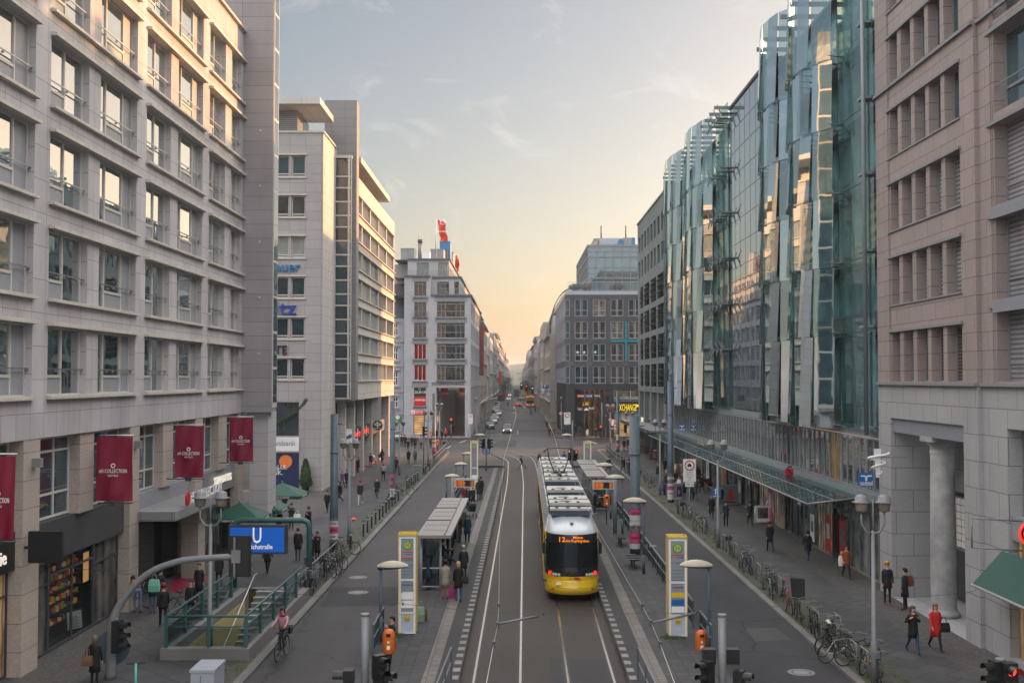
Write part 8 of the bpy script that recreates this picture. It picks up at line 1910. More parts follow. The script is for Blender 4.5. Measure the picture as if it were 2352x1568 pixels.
def bx_(name,c,bx,w,d,h,mat,lab,cat,rz=0,z=.12,xt=None,Y=None):
 b=oZ(*c(*bx),z);o=em_(name,b,R_(rz),lb=lab,cat=cat);m=MB();m.box(-w/2,w/2,0,d,.05,h-.06);m.box(-w/2-.03,w/2+.03,-.03,d+.03,h-.06,h);m.box(-w/2-.02,w/2+.02,-.02,d+.02,0,.05);m.build('cabinet_body',[mat],pa7=o)
 m=MB();m.box(-.004,.004,-.012,-.001,.1,h-.12);m.box(w*.1,w*.14,-.02,-.001,h*.5,h*.6);m.build('cabinet_door_seam',['frame_dark'],pa7=o)
 if xt:xt(o)
b=oY(*L3(1165,1568),33.5);o=em_('switch_cabinet',(b[0],33.5,.12),R_(0),lb='pale grey street cabinet at the bottom edge beside the subway railing',cat='cabinet');t=oY(*L3(1165,1490),33.5)[2]
m=MB();m.box(-.3,.38,0,1.2,0,t-.2);m.box(-.33,.41,-.03,1.23,t-.2,t-.12);m.build('cabinet_body',['pale_metal'],pa7=o);m=MB();m.box(-.01,.0,-.015,-.003,.1,t-.3);m.build('cabinet_door_seam',['frame_dark'],pa7=o)
bx_('switch_cabinet',Bq,(448,430),.75,.5,1.25,'galv','grey street cabinet covered in notes beside the left kerb bicycles','cabinet',rz=8)
bx_('switch_cabinet',c4,(1215,1568),.9,.6,1.5,'galv','taller grey cabinet behind the noted one on the left pavement','cabinet',rz=8)if 0 else None
bx_('switch_cabinet',G3,(465,785),.9,.45,1.3,'galv','grey cabinet with a dark poster on the right pavement','cabinet',xt=lambda o:(lambda m:(m.box(0,.4,-.02,-.003,.3,1.1,0),m.box(.1,.2,-.025,-.02,.5,.8,1),m.build('poster',['poster_blue','bright_orange'],pa7=o)))(MB()))
def afr(c,bx,tp,w,lab,face,z=.12,arch=False,base=True,frame='white',rz=0):
 b=oZ(*c(*bx),z);t=oY(*c(*tp),b[1]);h=t[2]-z;o=em_('pavement_sign',b,R_(rz),lb=lab,cat='advertising board');m=MB()
 lean=.12
 def P(x,zz,d=0):return(x,-.0+zz*lean-d-.1,zz)
 W=w/2;m.quad([P(-W,.1),P(W,.1),P(W,h),P(-W,h)]);m.quad([(-W,.35,.1),(W,.35,.1),P(W,h,-.02),P(-W,h,-.02)])
 for x in(-W,W):m.tube([P(x,0,.01),P(x,h,.01)],.025,5);m.tube([(x,.38,0),P(x,h,.01)],.02,5)
 m.tube([P(-W,h,.01),P(W,h,.01)],.025,5);m.tube([P(-W,.1,.01),P(W,.1,.01)],.025,5);m.build('board_frame',[frame],pa7=o)
 m=MB();m.quad([P(-W+.05,.16,.02),P(W-.05,.16,.02),P(W-.05,h-.06,.02),P(-W+.05,h-.06,.02)],0);face(m,P,W,h);m.build('board_face',FACE,pa7=o);return o
FACE=['letter_white','sign_red','black','tapas_red','poster_pink','starbucks_green','poster_grey']
def bars_face(base,bits):
 def f(m,P,W,h):
  if base:m.quad([P(-W+.06,.17,.024),P(W-.06,.17,.024),P(W-.06,h-.07,.024),P(-W+.06,h-.07,.024)],base)
  for x0,x1,z0,z1,k in bits:m.quad([P(-W+2*W*x0,h*z0,.03),P(-W+2*W*x1,h*z0,.03),P(-W+2*W*x1,h*z1,.03),P(-W+2*W*x0,h*z1,.03)],k)
 return f
txt=lambda n,k=2:[(.2,.8-.15*(i%2),.25+i*.5/n,.27+i*.5/n,k)for i in range(n)]
afr(L3,(425,1275),(400,1140),.75,'chalkboard-style white notice board outside the sweet shop',bars_face(0,txt(8)),frame='black',rz=60)
afr(L6,(858,600),(862,505),.95,'red and white sale board reading 50 percent outside the shoe shops',bars_face(1,[(.15,.85,.72,.8,0),(.15,.85,.62,.68,0),(.2,.55,.3,.5,0),(.6,.8,.35,.45,0)]),frame='galv')
afr(G3,(945,830),(945,645),1.3,'large framed poster of a red dress on the right pavement',bars_face(6,[(.35,.65,.25,.6,1),(.42,.58,.6,.75,1),(.2,.8,.12,.2,3)]),frame='galv')
afr(G3,(1235,990),(1235,835),1.0,'white photo board beside the rack of scarves',bars_face(0,[(.15,.85,.3,.9,6),(.3,.5,.4,.75,4),(.55,.8,.35,.6,2)]),frame='white')
afr(E5,(1645,1135),(1645,955),1.05,'arched wine red menu board before the grey office',bars_face(3,[(.3,.7,.8,.9,0)]+txt(5,0)),frame='tapas_red')
afr(G3,(490,580),(490,510),.75,'small white notice board near the clothes stall',bars_face(0,txt(5)),frame='black')
afr(E5,(668,715),(668,608),1.1,'yellow food poster board inside the dark arcade',bars_face(0,[(.15,.85,.35,.8,1),(.3,.7,.45,.65,4)]),frame='galv')
def table(c,bx,w,d,h,lab,items,mat='frame_grey',z=.12,name='sales_table',cat='table'):
 b=oZ(*c(*bx),z);o=em_(name,b,lb=lab,cat=cat);m=MB();m.box(-w/2,w/2,0,d,h-.05,h);m.build('table_top',[mat],pa7=o)
 for x in(-w/2+.05,w/2-.05):
  for y in(.05,d-.05):m=MB();m.tube([(x,y,0),(x,y,h-.05)],.025,6);m.build('leg',[mat],pa7=o)
 for i,(nm,lab2,x0,x1,y0,y1,hh,mm,k)in enumerate(items):
  m=MB();rg=random.Random(i+int(b[1]));
  for q in range(k):
   x=x0+(x1-x0)*(q+.5)/k;w2=(x1-x0)/k*.42;m.prism([(x-w2,h),(x+w2,h),(x+w2*.8,h+hh*(.7+.3*rg.random())),(x-w2*.7,h+hh)],y0,y1,'y',0)
  m.xf(Mx.Translation(Ve(b)));m.build(nm,[mm],og=(b[0],b[1],b[2]+h),lb=lab2,cat=nm.replace('_',' '),kind='stuff')
table(L6,(975,540),1.9,.8,.85,'small outdoor table with shoes on it before the shoe shops',[('shoes','white and dark shoes heaped on the outdoor sales table',-.8,.8,.1,.6,.18,'poster_white',6)])
table(E5,(1510,1020),2.6,.9,.95,'brown wooden stall table with gift baskets before the grey office',[('gift_baskets','wrapped gift baskets and toys on the brown stall',-1.2,1.2,.1,.7,.75,'gift_tan',6)],mat='tan_leather')
p=oZ(*E5(1430,1025),.12);m=MB();m.box(p[0]-.9,p[0]+.5,p[1],p[1]+.7,.12,.7);m.build('wooden_crate',['tan_leather'],og=p,lb='low wooden crate stall left of the gift basket table',cat='crate')
o=topiary('christmas_tree',oZ(*E5(1410,900),.12),2.6,.6,'small dark decorated tree beside the gift stall',cat='tree')
for c,pts,lab in((L6,((945,520),(1000,530),(1060,522),(1030,512)),'thin red carpet beyond the shoe table'),(L6,((905,565),(955,575),(978,562),(930,557)),'red carpet before the shoe table'),(L3,((975,1035),(1035,1035),(1245,945),(1010,943)),'dark red carpet in front of the hotel entrance')):
 q=[oZ(*c(*p),.128)for p in pts];m=MB();m.quad(q);m.quad([(x,y,.1225)for x,y,z in q]);
 for i in range(4):a,b=q[i],q[(i+1)%4];m.quad([(a[0],a[1],.1225),(b[0],b[1],.1225),b,a])
 m.build('carpet',['flag_red' if c is L6 else 'garnet'],og=q[0],lb=lab,cat='carpet')
def rack(c,bx,w,h,cols,lab,lab2,z=.12,rz=0):
 b=oZ(*c(*bx),z);o=em_('clothes_rack',b,R_(rz),lb=lab,cat='clothes rack');m=MB();m.tube([(-w/2,0,0),(-w/2,0,h),(w/2,0,h),(w/2,0,0)],.02,6)
 for x in(-w/2,w/2):m.tube([(x,-.25,.02),(x,.25,.02)],.02,6)
 m.build('rack_frame',['galv'],pa7=o);n=12;rg=random.Random(3)
 g=em_('hanging_clothes',b,R_(rz),lb=lab2,cat='clothes')
 for k in range(n):
  x=-w/2+.06+(w-.12)*k/(n-1);m=MB();L_=h*(.55+.3*rg.random());m.loft([[(x-.05,-.03,h-.02),(x+.05,-.03,h-.02),(x+.05,.03,h-.02),(x-.05,.03,h-.02)],[(x-.07,-.16,h-.3),(x+.06,-.16,h-.3),(x+.06,.16,h-.3),(x-.07,.16,h-.3)],[(x-.06,-.13,h-L_),(x+.05,-.13,h-L_),(x+.05,.13,h-L_),(x-.06,.13,h-L_)]],0);m.build('garment',[cols[k%len(cols)]],pa7=g)
rack(G3,(1330,985),1.9,1.5,['sign_red','poster_grey','letter_white','tapas_red'],'rack of red, black and white scarves outside the glass store','red, black and white scarves hanging outside the glass store',rz=-70)
rack(G3,(520,600),1.7,1.5,['poster_white','poster_grey','flag_red','gift_tan'],'clothes rack on the pavement at the far end of the glass store','pale and red clothes hanging at the far end of the glass store',rz=20)
def parasol(c,tx,hw,Y,lab):
 t=oY(*c(*tx),Y);o=em_('parasol',(t[0],Y,.12),lb=lab,cat='parasol',gp7='green coffee shop parasols');zt=t[2]-.12;w=hw;zb=zt-.75
 m=MB();C=[(-w,-w),(w,-w),(w,w),(-w,w)];M2=[((C[i][0]+C[(i+1)%4][0])/2,(C[i][1]+C[(i+1)%4][1])/2)for i in range(4)];ring=[]
 for i in range(4):ring+=[C[i],M2[i]]
 for i in range(8):a,b=ring[i],ring[(i+1)%8];m.quad([(a[0],a[1],zb),(b[0],b[1],zb),(0,0,zt)])
 for i in range(8):a,b=ring[i],ring[(i+1)%8];m.quad([(a[0],a[1],zb-.2),(b[0],b[1],zb-.2),(b[0],b[1],zb),(a[0],a[1],zb)])
 m.build('canopy',['starbucks_green'],pa7=o)
 m=MB();TX(m,'STARBUCKS COFFEE',.15,'F',(0,-w-.01),zb-.1,0,0,.003,fit=w*1.05);TX(m,'STARBUCKS COFFEE',.15,'L',(w+.01,0),zb-.1,0,0,.003,fit=w*1.05);m.build('lettering',['letter_white'],pa7=o)
 m=MB();m.tube([(0,0,0),(0,0,zt+.08)],.03,8);m.disc((0,0,.04),.3,'z',.08,14);m.disc((0,0,zt+.05),.06,'z',.08,8);m.build('pole',['galv'],pa7=o)
parasol(L3,(1390,520),1.45,63.0,'nearest green square parasol of the coffee shop')
parasol(L3,(1510,477),1.45,68.0,'middle green square parasol of the coffee shop')
parasol(L6,(268,688),1.5,76.0,'farthest green square parasol, before the bank corner')
def wire(pts,r,lab,clamps=(),mat='wire_grey',cat='wire',sag=0):
 m=MB();m.tube(pts,r,5);o=m.build('overhead_wire',[mat],og=pts[0],lb=lab,cat=cat)
 for c in clamps:
  g=MB();g.box(c[0]-.025,c[0]+.025,c[1]-.04,c[1]+.04,c[2]-.05,c[2]+.05);g.build('insulator',['frame_dark'],pa7=o,og=pts[0])
 return o
ZW=5.45
q=lambda c,x,y,z=ZW:oZ(*c(x,y),z)
R1=CR(1700,2100,2.484)
wl=[oZ(*R1(610,1568),ZW),oZ(*R1(683,1180),ZW),oZ(*R1(722,990),ZW),oZ(*R1(733,800),ZW),oZ(*R1(745,0),ZW),oZ(*A(632,1300),ZW),oZ(*A(650,1110),ZW)]
wire(wl,.006,'bright tram wire over the left track',clamps=wl[1:4],mat='wire_bright')
wr=[oZ(*K(640,1568),ZW),oZ(*K(517,1235),ZW),oZ(*K(440,1050),ZW),oZ(*K(365,910),ZW),oZ(*K(0,285),ZW),oZ(*T2(525,340),ZW),oZ(*A(1520,1090),ZW)]
wire(wr,.006,'bright tram wire slanting over the right platform',clamps=wr[1:4],mat='wire_bright')
Yc=40
sp=[oY(*L3(0,912),Yc),oY(*C5(540,905),Yc),oY(*C22(330,632),Yc),oY(*C22(1450,740),Yc),oY(*C22(1990,752),Yc),oY(*K(0,975),Yc),oY(*K(830,962),Yc),oY(*K(1450,912),Yc),oY(*K(2145,868),Yc),oY(*P6(740,1047),Yc),oY(*P6(1082,1020),Yc)]
wire([(-15.7,Yc,sp[0][2]+.1)]+sp[1:-1]+[(16.2,Yc,sp[-1][2])],.007,'thin span wire crossing the whole street near the bottom of the photo',clamps=[sp[2],sp[4],sp[6]])
for(a,b,lab)in(((1445,868),(1920,775),'grey steady arm over the left track near the bottom of the photo'),):
 wire([oY(*C22(*a),Yc-.3),oY(*C22(*b),Yc)],.045,lab,mat='galv',clamps=[oY(*C22(*a),Yc-.3),oY(*C22(*b),Yc)])
wire([oY(*K(440,1050),Yc-.3),oY(*K(830,962),Yc)],.045,'grey steady arm over the near right platform',mat='galv',clamps=[oY(*K(440,1050),Yc-.3)])
for i,(a,b,c_,Y1,Y2)in enumerate((((0,930),(120,958),A,128,124),((245,985),(1560,1130),A,122,88),((590,1030),(1000,1060),A,105,105))):pass
far_w=[((840,445),(650,1110),140,112),((840,445),(820,290),140,250),((1290,440),(1420,700),150,130),((1420,700),(1530,1100),130,92)]
for i,(a,b,Y1,Y2)in enumerate(far_w):wire([oY(*A(*a),Y1),oY(*A(*b),Y2)],.022,'bright contact wire over the crossing, '+('left near part','left far part','right far part','right near part')[i],mat='wire_bright')
for i,(a,b,Y1,Y2)in enumerate((((780,678),(1400,672),125,125),((0,935),(120,960),125,120),((400,715),(780,678),125,125),((550,490),(1290,520),150,150),((590,350),(1060,385),185,185),((1460,710),(1960,800),125,128),((1300,1065),(1550,1130),95,90),((405,1015),(640,1130),120,112))):
 wire([oY(*A(*a),Y1),oY(*A(*b),Y2)],.02 if i<6 else.05,'dark cross wire over the crossing, piece '+('before the oncoming car','by the left pylon','left of the oncoming car','beyond the oncoming car','near the parked cars','towards the right corner','with a thick insulator beside the pantograph','with a thick insulator beside the left rail curve')[i])
wire([oY(*E5(370,1040),95),oY(*E5(900,925),120),oY(*E5(1300,860),125)],.015,'thin wire rising to the right over the far right pylon')
wire([oY(*E5(180,640),150),oY(*E5(400,480),150),oY(*E5(1060,370),150)],.02,'thin wire crossing before the dark granite arcade')
import numpy as np
def cm(h,r=.75):
 n='cl_'+h
 if n not in MATS:pln(n,'#'+h,r,nse=.15,scale=9)
 return n
SK='b98a72'
POSE={'stand':dict(l=((2,3),(-2,3)),a=((4,8,12),(4,8,12))),'walk':dict(l=((24,6),(-20,22)),a=((-18,7,12),(20,7,18))),'walk2':dict(l=((-22,26),(22,4)),a=((20,7,20),(-18,7,12))),'stride':dict(l=((34,8),(-30,20)),a=((-30,8,20),(30,8,25)),lean=14),'phone':dict(l=((3,3),(-3,4)),a=((22,6,105),(6,8,20)),hd=15),'hold':dict(l=((2,2),(-2,3)),a=((30,4,95),(28,4,95)),hd=12),'straps':dict(l=((20,6),(-16,24)),a=((-10,22,148),(-10,22,148))),'bend':dict(l=((16,22),(-4,14)),a=((60,10,30),(55,10,40)),lean=62),'sit':dict(l=((84,70),(80,25)),a=((30,5,80),(30,5,80)),hz=.52,lean=6),'ride':dict(l=((70,82),(35,40)),a=((58,10,18),(58,10,18)),hz=.93,lean=16),'lean':dict(l=((6,2),(14,6)),a=((35,5,120),(8,8,15)),lean=-4)}
def skel(pose,h):
 P=POSE[pose];k=h/1.75;lean=R_(P.get('lean',0));V=[];Ed=[];Rd=[];Tg=[]
 def add(p,r,t,par):
  V.append(p);Rd.append(r);Tg.append(t);i=len(V)-1
  if par is not None:Ed.append((par,i))
  return i
 hz=.92;hip=Ve((0,0,hz));sp=Ve((0,math.sin(lean),math.cos(lean)));fw=Ve((0,math.cos(lean),-math.sin(lean)))
 r0=add(hip+Ve((0,0,.03)),(.135,.105),'t',None);r1=add(hip+sp*.17,(.125,.095),'c',r0);r2=add(hip+sp*.36,(.145,.105),'c',r1);r3=add(hip+sp*.49,(.12,.085),'c',r2)
 r4=add(hip+sp*.57,(.055,.055),'s',r3);hd=R_(P.get('hd',0))+lean*.4;hs=Ve((0,math.sin(hd),math.cos(hd)));hf=Ve((0,math.cos(hd),-math.sin(hd)))
 nk=hip+sp*.6;h1=add(nk+hs*.06+hf*.01,(.072,.082),'s',r4);h2=add(nk+hs*.14+hf*.01,(.08,.096),'s',h1);h3=add(nk+hs*.2,(.06,.07),'s',h2)
 hands=[]
 for s,(la,lk),(aa,ao,ae)in zip((-1,1),P['l'],P['a']):
  a=R_(la);b=R_(la-lk);H0=hip+Ve((s*.09,0,-.03));K0=H0+Ve((s*.01,math.sin(a),-math.cos(a)))*.43;A0=K0+Ve((0,math.sin(b),-math.cos(b)))*.41
  i=add(H0,(.085,.085),'t',r0);i=add(H0.lerp(K0,.5),(.075,.078),'t',i);i=add(K0,(.055,.058),'t',i);i=add(K0.lerp(A0,.4),(.052,.055),'t',i);i=add(A0,(.038,.042),'t',i)
  ft=R_((la-lk)*.6);i=add(A0+Ve((0,.05*math.cos(ft),-.04)),(.04,.038),'b',i);add(A0+Ve((0,.17*math.cos(ft),-.05+.17*math.sin(ft)*.6)),(.035,.026),'b',i)
  S0=hip+sp*.47+Ve((s*.17,0,0));a=R_(aa)+0;o=R_(ao);e=R_(aa+ae)
  if pose=='bend':a=R_(20);e=R_(60)
  U=Ve((s*math.sin(o),math.sin(a)*math.cos(o),-math.cos(a)*math.cos(o)));E0=S0+U*.28;o2=o*(.3 if ae<60 else-1.2);D=Ve((s*math.sin(o2),math.sin(e)*math.cos(o2),-math.cos(e)*math.cos(o2)));W0=E0+D*.25
  i=add(S0,(.062,.062),'c',r3);i=add(E0,(.047,.047),'c',i);i=add(W0,(.036,.036),'c',i);hi=add(W0+D*.05,(.024,.034),'s',i);pm=add(W0+D*.085,(.02,.036),'s',hi);hands.append(W0+D*.1)
  pd=Ve((0,1,0))if abs(D.y)<.7 else Ve((0,0,1));inn=Ve((-s,0,0))
  for f,ln in zip((-1.5,-.5,.5,1.5),(.055,.07,.068,.06)):j=add(W0+D*(.09+ln*.45)+pd*f*.016+inn*.008,(.0085,.0085),'s',pm);add(W0+D*(.09+ln*.8)+pd*f*.017+inn*.03,(.007,.007),'s',j)
  j=add(W0+D*.07+pd*.04+inn*.015,(.01,.01),'s',hi);add(W0+D*.1+pd*.052+inn*.02,(.008,.008),'s',j)
 zmin=min(v.z-r[1]for v,r,t in zip(V,Rd,Tg)if t=='b');dz=-zmin if 'hz' not in P else P['hz']-.92
 off=Ve((0,0,dz));V=[(v+off)*k for v in V];Rd=[(a*k,b*k)for a,b in Rd]
 return dict(V=V,E=Ed,R=Rd,T=Tg,hip=(hip+off)*k,sp=sp,head=(nk+off+hs*.12)*k,hs=hs,hf=hf,k=k,hands=[(q+off)*k for q in hands])
PPL=[]
def psn(c,fx,fy,hy,face,pose,coat,clen,trou,hair,lab,hat=None,z=.12,shoe='15151a',long=False,skin=SK,mask=None,pos=None,h=None,scarf=None,g=None):
 if pos is None:pos=oZ(*c(fx,fy),z);
 if h is None:h=min(1.9,max(1.55,oY(*c(fx,hy),pos[1])[2]-z))if pose not in('bend','sit','ride')else 1.72
 PPL.append(dict(pos=pos,h=h,face=face,pose=pose,coat=coat,clen=clen,trou=trou,hair=hair,lab=lab,hat=hat,shoe=shoe,long=long,skin=skin,mask=mask,scarf=scarf));return pos
BK='0d0e11';NV='10141d';DK='1a1a1e';JN='1c2c42'
_a=(L6,c4,Bq,T2,E5,A,G3,P6,L3,C22)
for a in[(L6,345,1085,860,190,'hold','22281f',.62,NV,'3a2c22','man in an open dark green parka walking with a white shopping bag'),(L6,245,1130,912,180,'walk',BK,.6,DK,'7d7466','grey-haired person in black half hidden behind the subway sign'),(L6,490,1130,890,150,'phone',BK,.55,JN,'3a2a20','man in a long black open coat crossing the left pavement'),(L6,400,1340,1068,0,'stand','111114',.6,'3a414a','4a3a2a','person in a long black coat and grey jeans seen from behind'),(L6,510,1375,1155,20,'stand',BK,.5,DK,'3a2416','short person in black with a backpack beside the kerb bicycles'),(L6,562,1350,1120,170,'hold',BK,.5,DK,'3a2416','person in black with a pale scarf eating, facing the camera'),(L6,645,940,750,175,'walk',BK,.8,BK,'2a1a12','long-haired woman in black walking towards the camera'),(L6,745,865,618,150,'stride',BK,.7,JN,'1a1410','person in black half hidden by the blue post'),(L6,770,735,585,40,'walk','5a3a6a',.85,DK,'8a7a50','person in a purple quilted coat beyond the blue post'),(L6,808,728,580,175,'walk',BK,.8,JN,'1a1410','person in black jacket and blue jeans near the bank'),(L6,905,605,482,160,'phone','262d26',.6,DK,'3a2c22','person in dark green coat beside the sale board'),(L6,1105,528,403,0,'walk',BK,.4,BK,'15110e','woman in a long black coat with a brown handbag, seen from behind'),(L6,1115,675,530,0,'walk2',BK,.75,DK,'3a1a1a','person in black with a white-striped backpack seen from behind'),(L6,1222,605,468,0,'walk','3a0f1c',.6,DK,'15110e','person in a maroon coat walking away on the left pavement'),(L6,290,930,790,180,'walk',BK,.7,JN,'2a1a12','dark-clothed person walking between the parasols and the bank'),(L6,1010,560,440,0,'walk2','2a2f38',.7,DK,'15110e','person in slate grey near the shoe shop table'),(L6,1060,820,640,180,'walk','15171c',.55,JN,'6a5a40','person in a dark coat on the open left pavement'),(L3,1270,1010,840,20,'walk','1d2024',.7,JN,'15110e','person walking between hotel entrance and subway sign'),(G3,1120,1010,800,180,'walk','22262c',.6,BK,'2a1a12','person in charcoal walking near the scarf rack'),(G3,1640,1330,1050,0,'walk2','1a1d22',.62,'2b3d50','15110e','person in black walking away past the savings bank'),(L6,145,1450,1235,0,'walk',BK,.7,BK,'15110e','person in black walking away directly below the subway sign'),(c4,1050,1360,1095,0,'walk','1c1712',.6,BK,'8f8168','fair-haired woman in a dark brown coat seen from behind'),(c4,1165,1375,1120,0,'walk2','5b6670',.7,'4a5560','5a4030','person in a grey coat with a teal backpack seen from behind'),(c4,925,1060,840,0,'stand',BK,.75,BK,'5a1a12','person in black with a red hat waiting to cross'),(c4,985,1075,845,0,'stand',BK,.75,DK,'15110e','dark figure second from the left at the crossing'),(c4,1040,1120,915,180,'stride',NV,.75,BK,'15110e','masked person in black striding from the crossing'),(c4,1110,1060,865,0,'stand','1c211c',.75,NV,'15110e','person in dark green waiting at the crossing'),(c4,1165,1095,865,0,'stand','16202e',.5,NV,'7d7466','grey-haired person in navy waiting at the crossing'),(c4,1270,1090,855,0,'stand','7d7c78',.7,JN,'15110e','tall person in a pale grey jacket waiting at the crossing'),(c4,1445,1085,875,0,'stand','34303a',.7,DK,'8f8168','person in grey-brown waiting beside the far signal pole'),(c4,1250,885,740,180,'stand',BK,.6,BK,'2a1a12','person in black before the red lit shop door'),(c4,1555,925,740,180,'hold',BK,.6,BK,'5a1a22','person in a long dark coat at the arcade, left of the red jacket'),(c4,1645,920,725,180,'phone',DK,.8,BK,'15110e','person in dark clothes between two others at the arcade'),(c4,1715,925,722,180,'stand','a3161a',.75,DK,'a09a90','person in a bright red jacket at the department store arcade'),(c4,1865,785,630,180,'walk',BK,.7,BK,'15110e','person in black with a white shirt coming out of the arcade'),(c4,1925,650,505,0,'walk','44434a',.7,DK,'15110e','grey-coated person deep inside the arcade'),(c4,1975,640,500,0,'stand',BK,.7,BK,'15110e','dark figure deep inside the arcade, right of the grey coat'),(T2,85,283,155,90,'stride',BK,.78,'39404a','7d7466','person in black with a hood striding over the rails'),(T2,240,262,155,150,'phone',BK,.78,BK,'8f8168','person in black at the rails just behind the tram'),(T2,462,250,168,0,'walk','163f8c',.78,BK,'15110e','person in bright blue behind the right end of the tram'),(T2,855,320,155,300,'stride','10131d',.78,BK,'4a3a2a','man in navy jacket striding across the right road'),(T2,992,320,165,200,'walk',BK,.72,'2b3d50','7a5a40','woman in black with blue jeans stepping off the right kerb'),(T2,1000,120,8,0,'stand',BK,.75,BK,'15110e','man in black standing near the gift stall'),(E5,585,800,640,180,'stand','c9c9cc',.45,'5a6a80','7a6a5a','woman in a long white coat before the dark arcade'),(E5,725,805,632,180,'stand',BK,.55,JN,'6a6a5a','person in a dark coat beside the yellow food poster'),(E5,210,765,612,0,'stand','2c3c52',.6,NV,'4a3a2a','person in blue at the far right corner column'),(E5,1228,970,785,20,'stand','2a2a30',.7,DK,'a09a90','grey-haired person near the gift stall'),(E5,1690,1450,1182,180,'hold','17181e',.6,'5a6a80','6a4a30','long-haired woman handing out white leaflets'),(E5,1805,1345,1160,180,'stand','14130f',.6,BK,'15110e','person in a dark scarf and hat behind the leaflet woman'),(E5,400,735,570,180,'stand','23252a',.7,DK,'15110e','grey figure inside the dark arcade, left of the white coat'),(E5,580,690,552,180,'stand',BK,.7,BK,'15110e','dark figure deep in the arcade behind the white coat'),(A,1430,765,610,180,'stride','6e1216',.75,'5a1a1a','15110e','person in a red jacket crossing at the far right corner'),(A,1365,770,628,180,'stand','1a1f1a',.7,BK,'15110e','person in dark green next to the red jacket'),(A,1325,630,497,180,'walk',BK,.7,BK,'15110e','person in black on the far right kerb'),(G3,370,690,520,180,'hold','2c2520',.7,BK,'b9ad98','woman with a patterned scarf near the blue moped'),(G3,455,670,515,190,'walk',BK,.72,BK,'7a5a40','smiling woman in black with a beige scarf'),(G3,530,780,640,180,'stand','1d231b',.62,JN,'15110e','person in dark green by the poster cabinet'),(G3,598,780,600,0,'stand','17191f',.62,BK,'15110e','dark figure walking behind the no-cars sign'),(G3,632,780,618,0,'walk','454a50',.55,'3a4a5a','5a4a3a','person in a grey coat carrying a pale bag'),(G3,690,720,545,20,'walk','2a1420',.62,JN,'15110e','person in a plum coat beside the pushchair'),(G3,657,640,478,0,'stand',BK,.5,BK,'7a2a10','red-haired woman in black seen from behind'),(G3,700,620,488,0,'stand','3d6670',.62,BK,'7a5a40','person in a teal jacket by the clothes stall'),(G3,862,840,650,180,'walk',NV,.72,'3a414a','4a3a2a','man in navy walking just behind the parking sign'),(G3,775,950,728,170,'walk',BK,.5,BK,'5a3c26','woman in black with a brown scarf on the right pavement'),(G3,905,1022,790,180,'phone','13213f',.78,BK,BK,'man in a blue puffer jacket and black cap looking at his phone'),(G3,1300,1245,965,0,'walk',NV,.6,'22252c','120e0c','man in a dark coat walking away past the scarf rack'),(G3,1985,1485,1178,180,'walk','8a4616',.72,'171b24','3a2016','woman in an orange-brown jacket carrying a white bag'),(P6,290,1115,868,180,'stand','14161a',.68,BK,'c08a1c','man with a yellow beanie and red shoes by the granite building'),(P6,392,1145,905,60,'stand','14161b',.55,BK,BK,'person in a black coat with a brown bag beside the yellow beanie'),(P6,440,1397,1118,185,'straps','0b0c0e',.6,'1d3e66','5a3c26','woman with a pale blue mask and black coat, left of the red coat'),(P6,570,1378,1100,180,'walk','b3141a',.55,BK,'7a5a3a','woman in a bright red coat carrying a black bag'),(L3,800,1162,990,40,'bend','8a3f18',.72,'52667e','2a1a12','person in an orange jacket bending over a parked bicycle'),(L3,885,1165,940,10,'stand','22343c',.78,'45617e','2a1a12','person in jeans with a green and white backpack, seen from behind'),(L3,930,1132,905,330,'stand','1a1f26',.75,JN,'15110e','dark-clothed person behind the green backpack'),(L3,945,1245,985,20,'walk','0c0c0e',.78,NV,'7a1218','person in a red cap walking away before the hotel'),(L3,1155,1092,875,180,'stand','0f1422',.45,NV,'4a3a2a','man in a long navy coat with a white mask at the hotel entrance'),(L3,1105,1205,985,185,'stand','0b0b0d',.7,'3a5270','2a1a12','masked person in black pushing a bicycle behind the railing'),(L3,548,1590,1335,0,'stand','0b0b0d',.5,BK,'6a5c48','woman in a black coat with a fur collar at the bottom left')]:
 c,fx,fy,hy,fc,po,co_,cl,tr,ha,lab=a
 kw={}
 if 'beanie and red' in lab:kw=dict(hat='b8861a',shoe='8f1420');a=a;ha='3a2c22'
 elif 'cap' in lab:kw=dict(hat=ha)
 elif 'red hat' in lab:kw=dict(hat='8a1a16')
 if 'woman' in lab or 'long-haired' in lab:kw['long']=True
 if 'mask' in lab:kw['mask']='8aa6b8'
 if 'red cap' in lab:kw['shoe']='7a3514'
 if 'scarf' in lab:kw['scarf']='6a5a48'
 psn(c,fx,fy,hy,fc,po,co_,cl,tr,ha,lab,**kw)
for a in[(L6,922,878,668,180,'walk2','101314',.8,'a8a498','8f1a16','man with a red beanie, mask and white trousers','8f1a16'),(C22,190,1352,790,120,'lean','120f16',.62,'1a2038','15100e','person in dark clothes leaning on the fence behind the bin',None)]:
 psn(*a[:11],hat=a[11],z=.12 if a[0]is L6 else.25,shoe='6a1420' if a[0]is C22 else 'a0a0a0',mask='1a1a1a' if a[0]is L6 else None)
